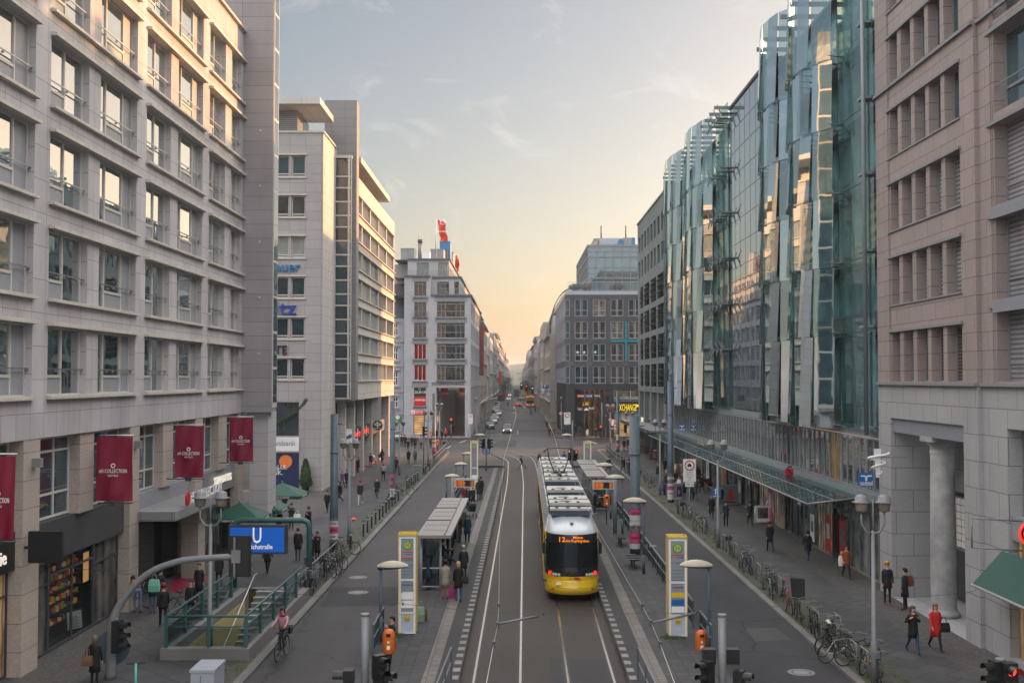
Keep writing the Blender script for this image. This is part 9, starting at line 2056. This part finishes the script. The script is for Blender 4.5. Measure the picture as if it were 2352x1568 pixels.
for a in[(Bq,925,1500,1125,0,'stand','1b252c',.62,DK,'b0a890','person in a dark plaid coat on the left platform',{}),(C22,830,575,125,0,'stand','8d887a',.55,'9a6a62','0c0c0e','person in a patterned pale coat and pink trousers on the left platform',{'hat':BK}),(C22,985,605,140,0,'stand','0b0c10',.6,'1f4e80','b39a66','fair-haired woman in a black puffer coat and blue jeans',{'long':True}),(Bq,965,1100,798,0,'stand','123048',.55,BK,'8d8a86','grey-haired person in a blue quilted coat',{}),(Bq,918,1010,728,0,'stand','3a443c',.5,DK,'4a3a2a','person in a grey-green coat beside the shelter roof',{}),(Bq,868,1090,800,0,'stand',BK,.6,BK,'15110e','dark figure with a suitcase at the shelter edge',{}),(Bq,785,1290,1000,350,'stand',BK,.4,BK,'15110e','tall person in a long black coat under the shelter roof',{}),(Bq,560,1590,1225,70,'hold','0f2c42',.5,NV,'5a4030','person in blue reading a book inside the left shelter',{}),(Bq,978,740,552,180,'stand','14161c',.7,BK,'8a8f96','person with a pale grey beanie waiting near the pushchair',{'hat':'6d7278','mask':'7fa0b0'}),(Bq,937,720,525,0,'stand','6a1018',.7,DK,'15110e','person in dark red by the platform fence',{}),(Bq,1022,735,530,30,'stand','101216',.7,BK,'6a5238','person in a black jacket next to the pushchair',{}),(Bq,1085,658,425,10,'stand','1c1b1d',.5,BK,'6a5a40','long-haired woman in a dark padded coat below the far left pylon',{'long':True}),(Bq,1108,640,408,340,'stand','15161a',.6,BK,'3a2c22','person just beyond the long padded coat',{}),(Bq,1045,560,400,0,'stand','0c0d10',.6,BK,'0f3a26','person in a green hat beside the departure board',{'hat':'0f3a26'}),(T2,740,682,472,270,'phone','0d0e12',.6,'152136','1a1a1a','man in a black coat with white shoes at the right shelter',{'hat':BK,'shoe':'a8a8a8'}),(T2,690,420,370,180,'stand','5a0f1c',.6,DK,'15110e','person in dark red inside the right shelter',{})]:
 psn(*a[:11],z=.25,**a[11])
sp_=oZ(*Bq(640,1370),.25);psn(None,0,0,0,290,'sit','10131c',.8,'1a2434','15110e','man sitting on the shelter bench with his legs crossed',pos=(-3.75,57.2,.2),h=1.75,shoe='8a8d90')
psn(None,0,0,0,60,'sit','15141a',.8,'15171c','15110e','person sitting by the pushchair on the left platform',pos=(-2.9,64.6,.25),h=1.65)if 0 else None
RID=[]
def rider(c,x,y,face,coat,trou,hair,lab,blab,color='bike_black',kind='plain',z=0,**k):
 p=oZ(*c(x,y),z);s=math.sin(R_(face));co2=math.cos(R_(face));psn(None,0,0,0,face,'ride',coat,.78,trou,hair,lab,pos=(p[0]+s*.22,p[1]-co2*.22,z+.04),h=1.7,**k);RID.append((kind,p[0],p[1],face+180,blab,color,z))
rider(C5,335,1380,175,'a77f88','262b35','3a1f16','woman in a pale pink jacket and magenta scarf riding a bicycle towards the camera','black bicycle with a front basket ridden by the woman in pink',kind='fcrate',long=True,scarf='8a0f45')
rider(T2,1042,350,355,'121a2a','15171c','15110e','cyclist in dark blue riding away along the right kerb','black bicycle ridden away along the right kerb')
rider(A,712,300,180,BK,BK,'15110e','cyclist in black riding down the middle of the far street','dark bicycle ridden down the middle of the far street')
rider(A,1075,432,330,'3a3f44','4a4a50','15110e','cyclist in grey crossing the far street','dark bicycle crossing the far street')
rider(A,1140,405,350,BK,BK,'15110e','cyclist in black behind the bus','dark bicycle behind the bus, right of the grey cyclist')
rider(A,1075,318,0,BK,BK,'15110e','cyclist right at the back of the yellow bus','dark bicycle at the back of the yellow bus')
rider(A,340,780,100,'3a4048','3a414a','6a5a40','person in grey on a light blue bicycle at the far left kerb','light blue bicycle at the far left kerb',color='bike_mint')
tmp=bpy.data.collections.new('bodies');COL.children.link(tmp);jobs=[]
for s in PPL:
 k=skel(s['pose'],s['h']);s['k']=k;me=bpy.data.meshes.new('person_body');me.from_pydata([tuple(v)for v in k['V']],k['E'],[]);ob=bpy.data.objects.new('person_body',me);tmp.objects.link(ob)
 md=ob.modifiers.new('skin','SKIN');md.use_smooth_shade=True;sv=me.skin_vertices[0].data
 for i,r in enumerate(k['R']):sv[i].radius=r
 sv[0].use_root=True;ob.modifiers.new('sub','SUBSURF').levels=1;ob.modifiers['sub'].render_levels=1;s['ob']=ob
bpy.context.view_layer.update();dg=bpy.context.evaluated_depsgraph_get()
for s in PPL:s['me']=bpy.data.meshes.new_from_object(s['ob'].evaluated_get(dg))
for s in PPL:bpy.data.objects.remove(s['ob'])
bpy.data.collections.remove(tmp)
def cap_hair(m,k,up,back,long):
 c=k['head'];K_=k['k'];hs,hf=k['hs'],k['hf'];rows=[]
 for i in range(7):
  t=i/6;r=[]
  for j in range(12):
   a=2*math.pi*j/12;fr=math.sin(a);low=(-.05 if fr<.2 else.045)-(long if fr<.1 else 0)*(1 if t>.9 else 0);zz=.125*math.cos(t*1.5)if t<.95 else low;rr=(.1+.004)*math.sin(min(t*1.5+.25,1.57))if t<.95 else(.1 if not long else.098)
   r.append(tuple(c+(Ve((rr*math.cos(a)*.92,0,0))+hf*(rr*fr*1.1-.008)+hs*(zz+up))*K_))
  rows.append(r)
 m.loft(rows,0)
for s in PPL:
 k=s['k'];me=s['me'];K_=k['k'];n=len(me.polygons);ctr=np.zeros(n*3);me.polygons.foreach_get('center',ctr);ctr=ctr.reshape(-1,3)
 seg=[(np.array(k['V'][a]),np.array(k['V'][b]),k['T'][b]if not(k['T'][a]=='c' and k['T'][b]=='s')else 's',)for a,b in k['E']]
 best=np.full(n,1e9);idx=np.zeros(n,int);mp_={'s':0,'c':1,'t':2,'b':3}
 for a,b,t in seg:
  d=b-a;u_=np.clip(((ctr-a)@d)/max(1e-9,d@d),0,1);q=ctr-(a+u_[:,None]*d);ds=(q*q).sum(1);w=ds<best;best[w]=ds[w];idx[w]=mp_[t]
 me.materials.clear()
 for h in(s['skin'],s['coat'],s['trou'],s['shoe']):me.materials.append(M_(cm(h)))
 me.materials.append(M_(cm('1a1010')));me.polygons.foreach_set('material_index',idx.astype(np.int32));me.polygons.foreach_set('use_smooth',[True]*n)
 o=bpy.data.objects.new('person',me);COL.objects.link(o);o.location=s['pos'];o.rotation_euler=(0,0,R_(s['face']));me.name='person'
 tag(o,s['lab'],'person')
 bm=bmesh.new();bm.from_mesh(me);c=k['head'];hs,hf=k['hs'],k['hf']
 def blob(p,r,mi,sc=(1,1,1)):
  ret=bmesh.ops.create_icosphere(bm,subdivisions=1,radius=r,matrix=Mx.Translation(p)@Mx.Diagonal((*sc,1)))
  for v in ret['verts']:
   for f_ in v.link_faces:f_.material_index=mi;f_.smooth=True
 for sx in(-1,1):blob(c+(Ve((sx*.032,0,0))+hf*.09+hs*.012)*K_,.011*K_,4);blob(c+(Ve((sx*.082,0,0))+hs*-.005)*K_,.022*K_,0,(.5,.7,1))
 blob(c+(hf*.104+hs*-.02)*K_,.015*K_,0,(.8,1,1.3));blob(c+(hf*.09+hs*-.058)*K_,.016*K_,4,(1.5,.6,.35));bm.to_mesh(me);bm.free()
 hp=k['hip'];sp=k['sp'];L_=s['clen'];rows=[];hem=L_;top=.5
 bent=s['pose']in('sit','ride','bend');lv=[(.53,.075,.07),(.49,.17,.098),(.44,.195,.118),(.34,.19,.13),(.2,.175,.128),(.06,.178,.135)]
 if not bent and hem<.92:lv+=[(hem-.92+(.06-(hem-.92))*.5 if hem<.8 else.0,.19,.15),(hem-.92,.2,.165)]
 rr_=random.Random(int(s['pos'][1]*7))
 for q,(t,a,b)in enumerate(lv):
  ctr_=hp+sp*t*K_ if t>=0 else hp+Ve((0,0,t))*K_;ax=Ve((0,sp.z,-sp.y))if t>=0 else Ve((0,1,0))
  rows.append([tuple(ctr_+(Ve((1,0,0))*(a*math.cos(th)*(1+.03*math.sin(5*th+q)))+ax*(b*math.sin(th)*(1+.04*math.sin(4*th+q*2))))*K_)for th in[2*math.pi*j/18 for j in range(18)]])
 m=MB();m.loft(rows,0);m.build('coat',[cm(s['coat'])],pa7=o)
 m=MB();cap_hair(m,k,0,0,.16 if s['long']else 0);m.build('hair',[cm(s['hair'])],pa7=o)
 if s['hat']:m=MB();cap_hair(m,k,.012,0,0);m.v=[tuple(c+(Ve(p)-c)*1.1)for p in m.v];m.build('hat',[cm(s['hat'])],pa7=o)
 if s['mask']:m=MB();m.loft([[tuple(c+(Ve((x*.06*w,0,0))+hf*(.088+.02*(1-abs(x)))+hs*z_)*K_)for x in(-1,-.5,0,.5,1)]+[tuple(c+(Ve((x*.055*w,0,0))+hf*.06+hs*z_)*K_)for x in(1,-1)]for z_,w in((-.075,.8),(-.04,1),(-.012,.9))],0);m.build('face_mask',[cm(s['mask'])],pa7=o)
 if s['scarf']:m=MB();nb=hp+sp*.55*K_;m.torus(tuple(nb),.085*K_,.045*K_,'z',14,6);m.build('scarf',[cm(s['scarf'])],pa7=o)
def bag(c,x,y,lab,mat,w=.32,h=.4,d=.12,z=.12,up=.25,near=None,nm='bag',cat='bag'):
 p=oZ(*c(x,y),z);m=MB();m.loft([[(-w/2,-d/2,0),(w/2,-d/2,0),(w/2,d/2,0),(-w/2,d/2,0)],[(-w*.52,-d*.6,h*.5),(w*.52,-d*.6,h*.5),(w*.52,d*.6,h*.5),(-w*.52,d*.6,h*.5)],[(-w*.45,-d*.3,h),(w*.45,-d*.3,h),(w*.45,d*.3,h),(-w*.45,d*.3,h)]],0,False)
 m.tube([(-w*.25,0,h),(-w*.15,0,h+.2),(w*.15,0,h+.2),(w*.25,0,h)],.012,5);m.build(nm,[mat],loc=(p[0],p[1],z+up),lb=lab,cat=cat)
W_='letter_white'
bag(L6,392,1085,'white printed shopping bag carried by the man in the green parka',W_,.45,.5,up=.5)
bag(L6,1085,528,'brown handbag carried by the woman in the long black coat',cm('3a1f16'),up=.65)
bag(C22,925,595,'pink patterned carrier bag held by the woman in the black puffer coat',cm('8a2a55'),.36,.55,up=.08,z=.25)
bag(C22,570,830,'brown paper bag standing beside the near left pylon',cm('5a4030'),.3,.45,.25,up=0,z=.25)
bag(C22,535,835,'green and white plastic bag standing beside the near left pylon',cm('7f9a80'),.34,.55,.25,up=0,z=.25)
bag(P6,618,1375,'black handbag carried by the woman in the red coat',BK and cm(BK),.4,.32,up=.62)
bag(P6,415,1140,'tan leather backpack on the person beside the yellow beanie',cm('6a3414'),.34,.42,.16,up=.95,nm='backpack')
bag(G3,1950,1475,'white cloth bag carried by the woman in the orange-brown jacket',W_,.36,.48,up=.55)
bag(L3,893,1175,'green and white backpack on the person in jeans',cm('6fae98'),.4,.48,.2,up=.95,nm='backpack')
bag(c4,1168,1385,'teal backpack on the person in the grey coat',cm('3f6a70'),.42,.5,.2,up=1.0,nm='backpack')
bag(L6,1118,682,'backpack with a white stripe on the person in black',cm('8a8d90'),.36,.45,.18,up=1.0,nm='backpack')
bag(C22,1060,615,'black studded handbag on the arm of the woman in the puffer coat',cm('15161a'),.3,.3,up=.78,z=.25)
bag(G3,483,690,'white tote bag carried by the smiling woman',W_,.32,.42,up=.45)
bag(L3,505,1600,'tan handbag of the woman in the fur collar',cm('6a4a30'),.3,.3,up=.7)
bag(Bq,860,1092,'dark grey suitcase standing at the shelter edge',cm('22282b'),.42,.7,.28,up=.03,z=.25,nm='suitcase',cat='suitcase')
bag(Bq,890,1030,'red bag beside the grey suitcase',cm('8a1420'),.25,.4,up=.35,z=.25)
def pram(p,lab,face,hood='0d0e12'):
 o=em_('pushchair',p,R_(face),lb=lab,cat='pushchair')
 for x in(-.25,.25):
  for y,r in((-.35,.1),(.35,.15)):m=MB();m.torus((x,y,r),r-.02,.022,'x',14,5);m.build('wheel',['rubber'],pa7=o)
 m=MB();m.loft([[(-.2,-.4,.45),(.2,-.4,.45),(.2,.3,.4),(-.2,.3,.4)],[(-.24,-.45,.7),(.24,-.45,.7),(.24,.35,.75),(-.24,.35,.75)]],0,False);m.build('seat',[cm(hood)],pa7=o)
 m=MB();m.grid([[(-.24+.48*j/6,.1-.3*math.cos(t)*1.0,.72+.32*math.sin(t)+.02*math.sin(3*j))for j in range(7)]for t in[math.pi*i/7 for i in range(8)]],0);m.build('hood',[cm(hood)],pa7=o)
 m=MB();m.tube([(-.24,.5,1.0),(.24,.5,1.0)],.02,6)
 for x in(-.24,.24):m.tube([(x,.5,1.0),(x,-.35,.12)],.014,5);m.tube([(x,-.3,.6),(x,.35,.15)],.014,5)
 m.build('chassis',['galv'],pa7=o)
pram(oZ(*Bq(1005,830),.25),'black pushchair on the left platform beside the shelter',200)
pram(oZ(*G3(745,700),.12),'pushchair with a red and white blanket on the right pavement',20,'5a1a22')
for k,x,y,f_,lab,colr,z in RID:bike(k,x,y,f_-180+180 if 0 else f_-180,lab,colr,z=z,lean=0,gp7=None)
LB=[*(('plain',K,x,y,z,'dark bicycle squeezed in the right kerb row, '+w,'bike_black')for x,y,z,w in((1265,600,150,'beyond the blue one'),(1500,800,160,'under the wire basket'),(1670,1000,170,'right of the pink saddle'),(1870,1165,160,'before the orange grips'),(1960,1240,150,'by the white saddle'),(2010,1330,120,'behind the big turned wheel'))),*(('plain',C5,x,y,z,'dark bicycle packed in the left kerb rail, '+w,'bike_black')for x,y,z,w in((515,890,15,'second nearest'),(575,860,10,'in the middle'),(690,765,35,'by the purple bag'),(740,720,30,'near the post'))),('plain',C5,485,890,12,'dark bicycle nearest the subway railing on the left kerb','bike_black'),('fwire',C5,545,885,20,'bicycle with a wire basket, second on the left kerb rail','bike_black'),('plain',C5,600,835,8,'blue-framed bicycle on the left kerb rail','bike_blue'),('rsolid',C5,655,785,15,'bicycle with a rear box in the left kerb cluster','bike_black'),('plain',C5,715,742,40,'silver bicycle leaning out over the left road edge','bike_silver'),('plain',C5,760,705,40,'bicycle with its wheel turned beside the pink-wrapped post','bike_black'),('plain',C5,790,630,10,'red bicycle leaning on the pink-wrapped post','bike_red'),('plain',C5,812,598,85,'upright dark bicycle left of the orange bin pole','bike_black'),('plain',Bq,235,585,10,'green bicycle beside the white-wrapped post','bike_green'),('rwire',Bq,300,600,95,'bicycle with a rear basket by the white-wrapped post','bike_black'),('plain',Bq,375,485,35,'white-wheeled bicycle under the bent-over person','bike_white'),('plain',Bq,135,680,0,'dark folding bicycle among the left bollards','bike_black'),('plain',Bq,620,235,15,'dark bicycle at the far end of the left pavement','bike_black'),('plain',Bq,665,165,30,'bicycle against the far left railing, middle','bike_blue'),('fcrate',Bq,700,120,40,'bicycle with a crate against the far left railing','bike_black'),('plain',Bq,725,80,60,'last bicycle of the far left railing','bike_silver'),('plain',c4,640,1170,60,'dark bicycle leaning by the shoe shops','bike_black'),('plain',A,180,715,10,'bicycle at the department store corner','bike_blue'),('plain',A,250,650,5,'dark bicycle on the far left kerb near the parked cars','bike_black'),('plain',A,1675,735,80,'dark bicycle leaning on the dark granite column','bike_black'),('plain',L3,790,1130,80,'bicycle by the sweet shop wall behind the bending person','bike_black'),('plain',L3,1060,1180,60,'black bicycle pushed by the masked person behind the railing','bike_black'),('plain',E5,1015,1075,30,'green-tyred bicycle on the far right railing','bike_green'),('plain',E5,1150,1140,40,'dark bicycle on the far right railing','bike_black'),('plain',E5,1420,1395,165,'first bicycle beyond the leaflet woman on the right kerb','bike_black'),('plain',E5,1510,1465,160,'silver bicycle beside the leaflet woman on the right kerb','bike_silver'),('plain',E5,1600,1560,150,'bicycle left of the blue moped on the right kerb','bike_black'),('fwire',G3,480,900,170,'bicycle with a wire basket behind the no-cars sign','bike_black'),('rsolid',G3,530,925,160,'bicycle with a rear box at the no-cars sign pole','bike_black'),('plain',G3,590,950,165,'white bicycle just right of the no-cars sign pole','bike_white'),('plain',G3,650,1040,150,'silver bicycle with its front wheel towards the right road','bike_silver'),('plain',G3,735,1070,165,'blue bicycle with a red tail light on the right kerb','bike_blue'),('plain',G3,800,1150,172,'red-framed bicycle at the foot of the parking sign lamp','bike_red'),('fcrate',K,1125,475,175,'bicycle with a black lettered crate on the right kerb','bike_black'),('plain',K,1215,565,160,'silver bicycle behind the black crate bicycle','bike_silver'),('plain',K,1300,625,165,'dark blue bicycle leaning on its hoop','bike_blue'),('plain',K,1430,745,155,'tall black city bicycle with child seat clamps','bike_black'),('fwire',K,1470,830,172,'bicycle with a large wire basket full of cloth','bike_silver'),('plain',K,1565,845,170,'dark racing bicycle before the pink saddle','bike_black'),('plain',K,1620,960,178,'red bicycle with a bright pink saddle cover','bike_red'),('plain',K,1725,1045,-12,'black bicycle with a draped black child seat','bike_black'),('plain',K,1815,1110,165,'black mountain bicycle in front of the draped seat','bike_black'),('plain',c2,1180,1075,170,'bicycle with orange handlebar grips','bike_black'),('plain',c2,1235,1095,165,'green bicycle with a white saddle','bike_green'),('plain',c2,1330,1290,110,'white bicycle with a big wheel turned to the road','bike_white'),('rwire',c2,1560,1330,110,'black bicycle with a wire rear basket near the sticker-covered lamp','bike_black'),('plain',c2,1720,1420,140,'yellow bicycle beside the sticker-covered lamp','bike_yellow'),('plain',c2,1870,1620,165,'black bicycle cut off at the bottom right edge','bike_black')]
for i,(k,c,x,y,rz,lab,colr)in enumerate(LB):
 p=oZ(*c(x,y),.12);bike(k,p[0],p[1],rz,lab,colr,seat='hot_pink' if 'pink saddle' in lab else('letter_white' if 'white saddle' in lab else None),lean=(.1 if i%2 else-.08))
for k in BP:
 if k not in used_b:print('unused bike',k)
p=oZ(*K(1725,1045),.12);m=MB();m.loft([[(-.2,.15,.85),(.2,.15,.85),(.22,.5,.85),(-.22,.5,.85)],[(-.24,.3,1.2),(.24,.3,1.2),(.24,.6,1.2),(-.24,.6,1.2)],[(-.28,.45,1.62),(.28,.45,1.58),(.26,.62,1.6),(-.26,.62,1.64)]],0,False);m.build('child_seat',[cm('0c0c0e')],loc=p,lb='child seat draped in a black cover on a right kerb bicycle',cat='child seat')
p=oZ(*C5(540,760),.12);m=MB();m.loft([[(-.2,-.12,.55),(.2,-.12,.55),(.2,.12,.55),(-.2,.12,.55)],[(-.22,-.12,.9),(.22,-.12,.9),(.22,.12,.9),(-.22,.12,.9)]],0,False);m.build('pannier_bag',[cm('3a2f55')],loc=p,lb='purple bag on a bicycle in the left kerb cluster',cat='bag')
def hoop(c,x,y,lab,L_=.9):
 b=oZ(*c(x,y),.12);m=MB();m.tube([(0,0,0),(0,0,.7),(0,.08,.82),(0,L_-.08,.82),(0,L_,.7),(0,L_,0)],.026,8);m.tube([(0,0,.4),(0,L_,.4)],.018,6);m.build('bicycle_hoop',['galv'],loc=b,lb=lab,cat='bicycle stand',gp7='steel bicycle hoops on the right kerb')
for i,(c,x,y)in enumerate(((K,1085,440),(K,1180,515),(K,1310,640),(K,1378,710),(K,1560,830),(K,1880,1160),(c2,1350,1010),(c2,1555,1390),(c2,1705,1500),(G3,540,950),(G3,715,1090),(G3,905,1240))):hoop(c,x,y,'bicycle hoop on the right kerb, '+('by the black crate','behind the silver bicycle','by the blue bicycle','by the tall black bicycle','beyond the pink saddle','in front of the draped seat','by the white saddle','by the big-wheeled bicycle','by the yellow bicycle','by the no-cars sign','between silver and blue bicycles','nearest the parking sign lamp')[i])
a,b=oZ(*C5(475,905),.12),oZ(*C5(745,640),.12);fence([a,b],.12,'steel rail holding bicycles along the left kerb',h=.95,rails=(.92,.5),panel=False,step=1.6)
b=oY(*L3(785,1570),33.9);o=em_('kick_scooter',(b[0],33.9,.12),R_(20),lb='mint green kick scooter at the bottom left edge',cat='scooter')
m=MB();m.tube([(0,-.4,.12),(0,-.28,1.12)],.035,8);m.build('stem',['bike_mint'],pa7=o);m=MB();m.tube([(-.26,-.26,1.12),(.26,-.26,1.12)],.018,6);m.build('handlebar',['black'],pa7=o);m=MB();m.box(-.08,.08,-.35,.45,.1,.15);m.build('deck',['black'],pa7=o)
for yy in(-.45,.5):m=MB();m.torus((0,yy,.11),.09,.025,'x',14,5);m.build('wheel',['rubber'],pa7=o)
b=oZ(*G3(352,728),.12);o=em_('moped',b,R_(172),lb='blue electric moped parked on the right kerb',cat='moped')
for yy in(-.6,.6):m=MB();m.torus((0,yy,.24),.19,.055,'x',16,6);m.build('wheel',['rubber'],pa7=o)
m=MB();m.loft([[(-.12,.2,.3),(.12,.2,.3),(.1,.2,.6),(-.1,.2,.6)],[(-.17,.5,.35),(.17,.5,.35),(.14,.5,.72),(-.14,.5,.72)],[(-.1,.85,.5),(.1,.85,.5),(.08,.85,.68),(-.08,.85,.68)]],0);m.loft([[(-.15,-.35,.2),(.15,-.35,.2),(.15,.25,.2),(-.15,.25,.2)],[(-.15,-.35,.3),(.15,-.35,.3),(.15,.25,.3),(-.15,.25,.3)]],0,False);m.loft([[(-.16,-.5,.3),(.16,-.5,.3),(.16,-.4,.3),(-.16,-.4,.3)],[(-.14,-.42,.95),(.14,-.42,.95),(.14,-.34,.95),(-.14,-.34,.95)]],0,False);m.build('body',['bike_blue'],pa7=o)
m=MB();m.loft([[(-.13,.15,.72),(.13,.15,.72),(.13,.8,.74),(-.13,.8,.74)],[(-.11,.18,.82),(.11,.18,.82),(.11,.78,.84),(-.11,.78,.84)]],0);m.build('seat',['black'],pa7=o);m=MB();m.tube([(-.32,-.3,1.05),(0,-.38,1.0),(.32,-.3,1.05)],.02,6);m.tube([(0,-.6,.3),(0,-.38,1.0)],.03,6);m.build('handlebar',['black'],pa7=o);m=MB();m.disc((0,-.46,.85),.08,'y',.06,12);m.build('headlight',['lamp_clear'],pa7=o)
for o in list(sc.objects):
 if o.type=='EMPTY' and o.name.startswith('bicycle')and 'label' not in o:
  for ch in CHD.get(o,[]):
   for g in CHD.get(ch,[]):bpy.data.objects.remove(g)
   bpy.data.objects.remove(ch)
  bpy.data.objects.remove(o)
cam=bpy.data.cameras.new('camera');co=bpy.data.objects.new('camera',cam);COL.objects.link(co);sc.camera=co
co.location=(0,0,H);co.rotation_euler=(math.pi/2+PITCH,0,YAW);cam.sensor_width=36;cam.lens=FV/2352*36;cam.clip_end=9000;cam.clip_start=.5
w=bpy.data.worlds.new('World');sc.world=w;w.use_nodes=True;nt=w.node_tree;bg=nt.nodes['Background']
SKYG=1.0;SKYFILL_F=.9;CLD=(22.5,21.6,21.4,1);SUN_EL=R_(11);SUN_AZ=R_(49)  # made-up sky brightness, added overhead and behind the camera to light facades
sky=nt.nodes.new('ShaderNodeTexSky');sky.sky_type='NISHITA';sky.sun_disc=False;sky.sun_elevation=SUN_EL;sky.sun_rotation=SUN_AZ
sky.air_density=1.0;sky.dust_density=2.6;sky.ozone_density=1.0
tc=nt.nodes.new('ShaderNodeTexCoord');mp=nt.nodes.new('ShaderNodeMapping');mp.inputs['Scale'].default_value=(9,4,16);mp.inputs['Rotation'].default_value=(.3,.5,.2)
nz=nt.nodes.new('ShaderNodeTexNoise');nz.inputs['Scale'].default_value=1.0;nz.inputs['Detail'].default_value=9;nz.inputs['Roughness'].default_value=.62;nz.inputs['Distortion'].default_value=1.2
nt.links.new(tc.outputs['Generated'],mp.inputs[0]);nt.links.new(mp.outputs[0],nz.inputs['Vector'])
mr=nt.nodes.new('ShaderNodeMapRange');mr.inputs[1].default_value=.56;mr.inputs[2].default_value=.82;mr.inputs[3].default_value=0;mr.inputs[4].default_value=.3;nt.links.new(nz.outputs[0],mr.inputs[0])
mc=nt.nodes.new('ShaderNodeMix');mc.data_type='RGBA';nt.links.new(mr.outputs[0],mc.inputs[0]);nt.links.new(sky.outputs[0],mc.inputs[6]);mc.inputs[7].default_value=(9.5,9,8.6,1)
def vm(op,a,b):
 n=nt.nodes.new('ShaderNodeVectorMath');n.operation=op;nt.links.new(a,n.inputs[0]);n.inputs[1].default_value=b;return n.outputs[0]
q_=vm('MULTIPLY',mc.outputs[2],(.25,)*3);ga=nt.nodes.new('ShaderNodeGamma');ga.inputs[1].default_value=SKYG;nt.links.new(q_,ga.inputs[0]);hs=nt.nodes.new('ShaderNodeHueSaturation');hs.inputs['Saturation'].default_value=.95;nt.links.new(ga.outputs[0],hs.inputs['Color'])
sx=nt.nodes.new('ShaderNodeSeparateXYZ');nt.links.new(tc.outputs['Generated'],sx.inputs[0])
def mrg(src,a,b,c=0,d=1):
 n=nt.nodes.new('ShaderNodeMapRange');n.interpolation_type='SMOOTHSTEP';nt.links.new(src,n.inputs[0])
 for i,v in enumerate((a,b,c,d)):n.inputs[i+1].default_value=v
 return n.outputs[0]
def mth(op,a,b):
 n=nt.nodes.new('ShaderNodeMath');n.operation=op
 for i,v in enumerate((a,b)):
  if isinstance(v,(int,float)):n.inputs[i].default_value=v
  else:nt.links.new(v,n.inputs[i])
 return n.outputs[0]
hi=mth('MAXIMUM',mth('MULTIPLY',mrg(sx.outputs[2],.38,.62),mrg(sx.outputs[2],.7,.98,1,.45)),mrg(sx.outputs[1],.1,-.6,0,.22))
cl=nt.nodes.new('ShaderNodeMix');cl.data_type='RGBA';nt.links.new(mth('MULTIPLY',hi,SKYFILL_F),cl.inputs[0]);nt.links.new(vm('MULTIPLY',hs.outputs[0],(3.9,3.66,3.58)),cl.inputs[6]);cl.inputs[7].default_value=CLD  # blends the added fill brightness into the unseen high and rear sky
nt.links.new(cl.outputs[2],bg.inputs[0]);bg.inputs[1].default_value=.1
sl=bpy.data.lights.new('sun','SUN');sl.energy=5;sl.angle=R_(.6);sl.color=(1,.46,.17);so=bpy.data.objects.new('sun',sl);COL.objects.link(so)
dx,dy,dz=math.sin(SUN_AZ)*math.cos(SUN_EL),math.cos(SUN_AZ)*math.cos(SUN_EL),math.sin(SUN_EL)
so.rotation_euler=Ve((dx,dy,dz)).to_track_quat('Z','Y').to_euler();so.location=(30,30,60)
if HAZE:
 hz=MB();hz.box(-2600,2600,-60,5200,-6.2,75);o=hz.build('haze',[],kind='stuff');hm=bpy.data.materials.new('air');hm.use_nodes=True;o.data.materials.append(hm)
 t=hm.node_tree;t.nodes.clear();ou=t.nodes.new('ShaderNodeOutputMaterial');pv=t.nodes.new('ShaderNodeVolumePrincipled');pv.inputs['Density'].default_value=HAZE;pv.inputs['Color'].default_value=(.86,.9,.95,1);pv.inputs['Anisotropy'].default_value=.45;t.links.new(pv.outputs[0],ou.inputs[1])
 tag(o,'thin pale air haze filling the whole street','haze')
vs=sc.view_settings;vs.view_transform='Standard';vs.look='None';vs.exposure=EXPO+.75;vs.gamma=1
sc.render.engine='CYCLES'
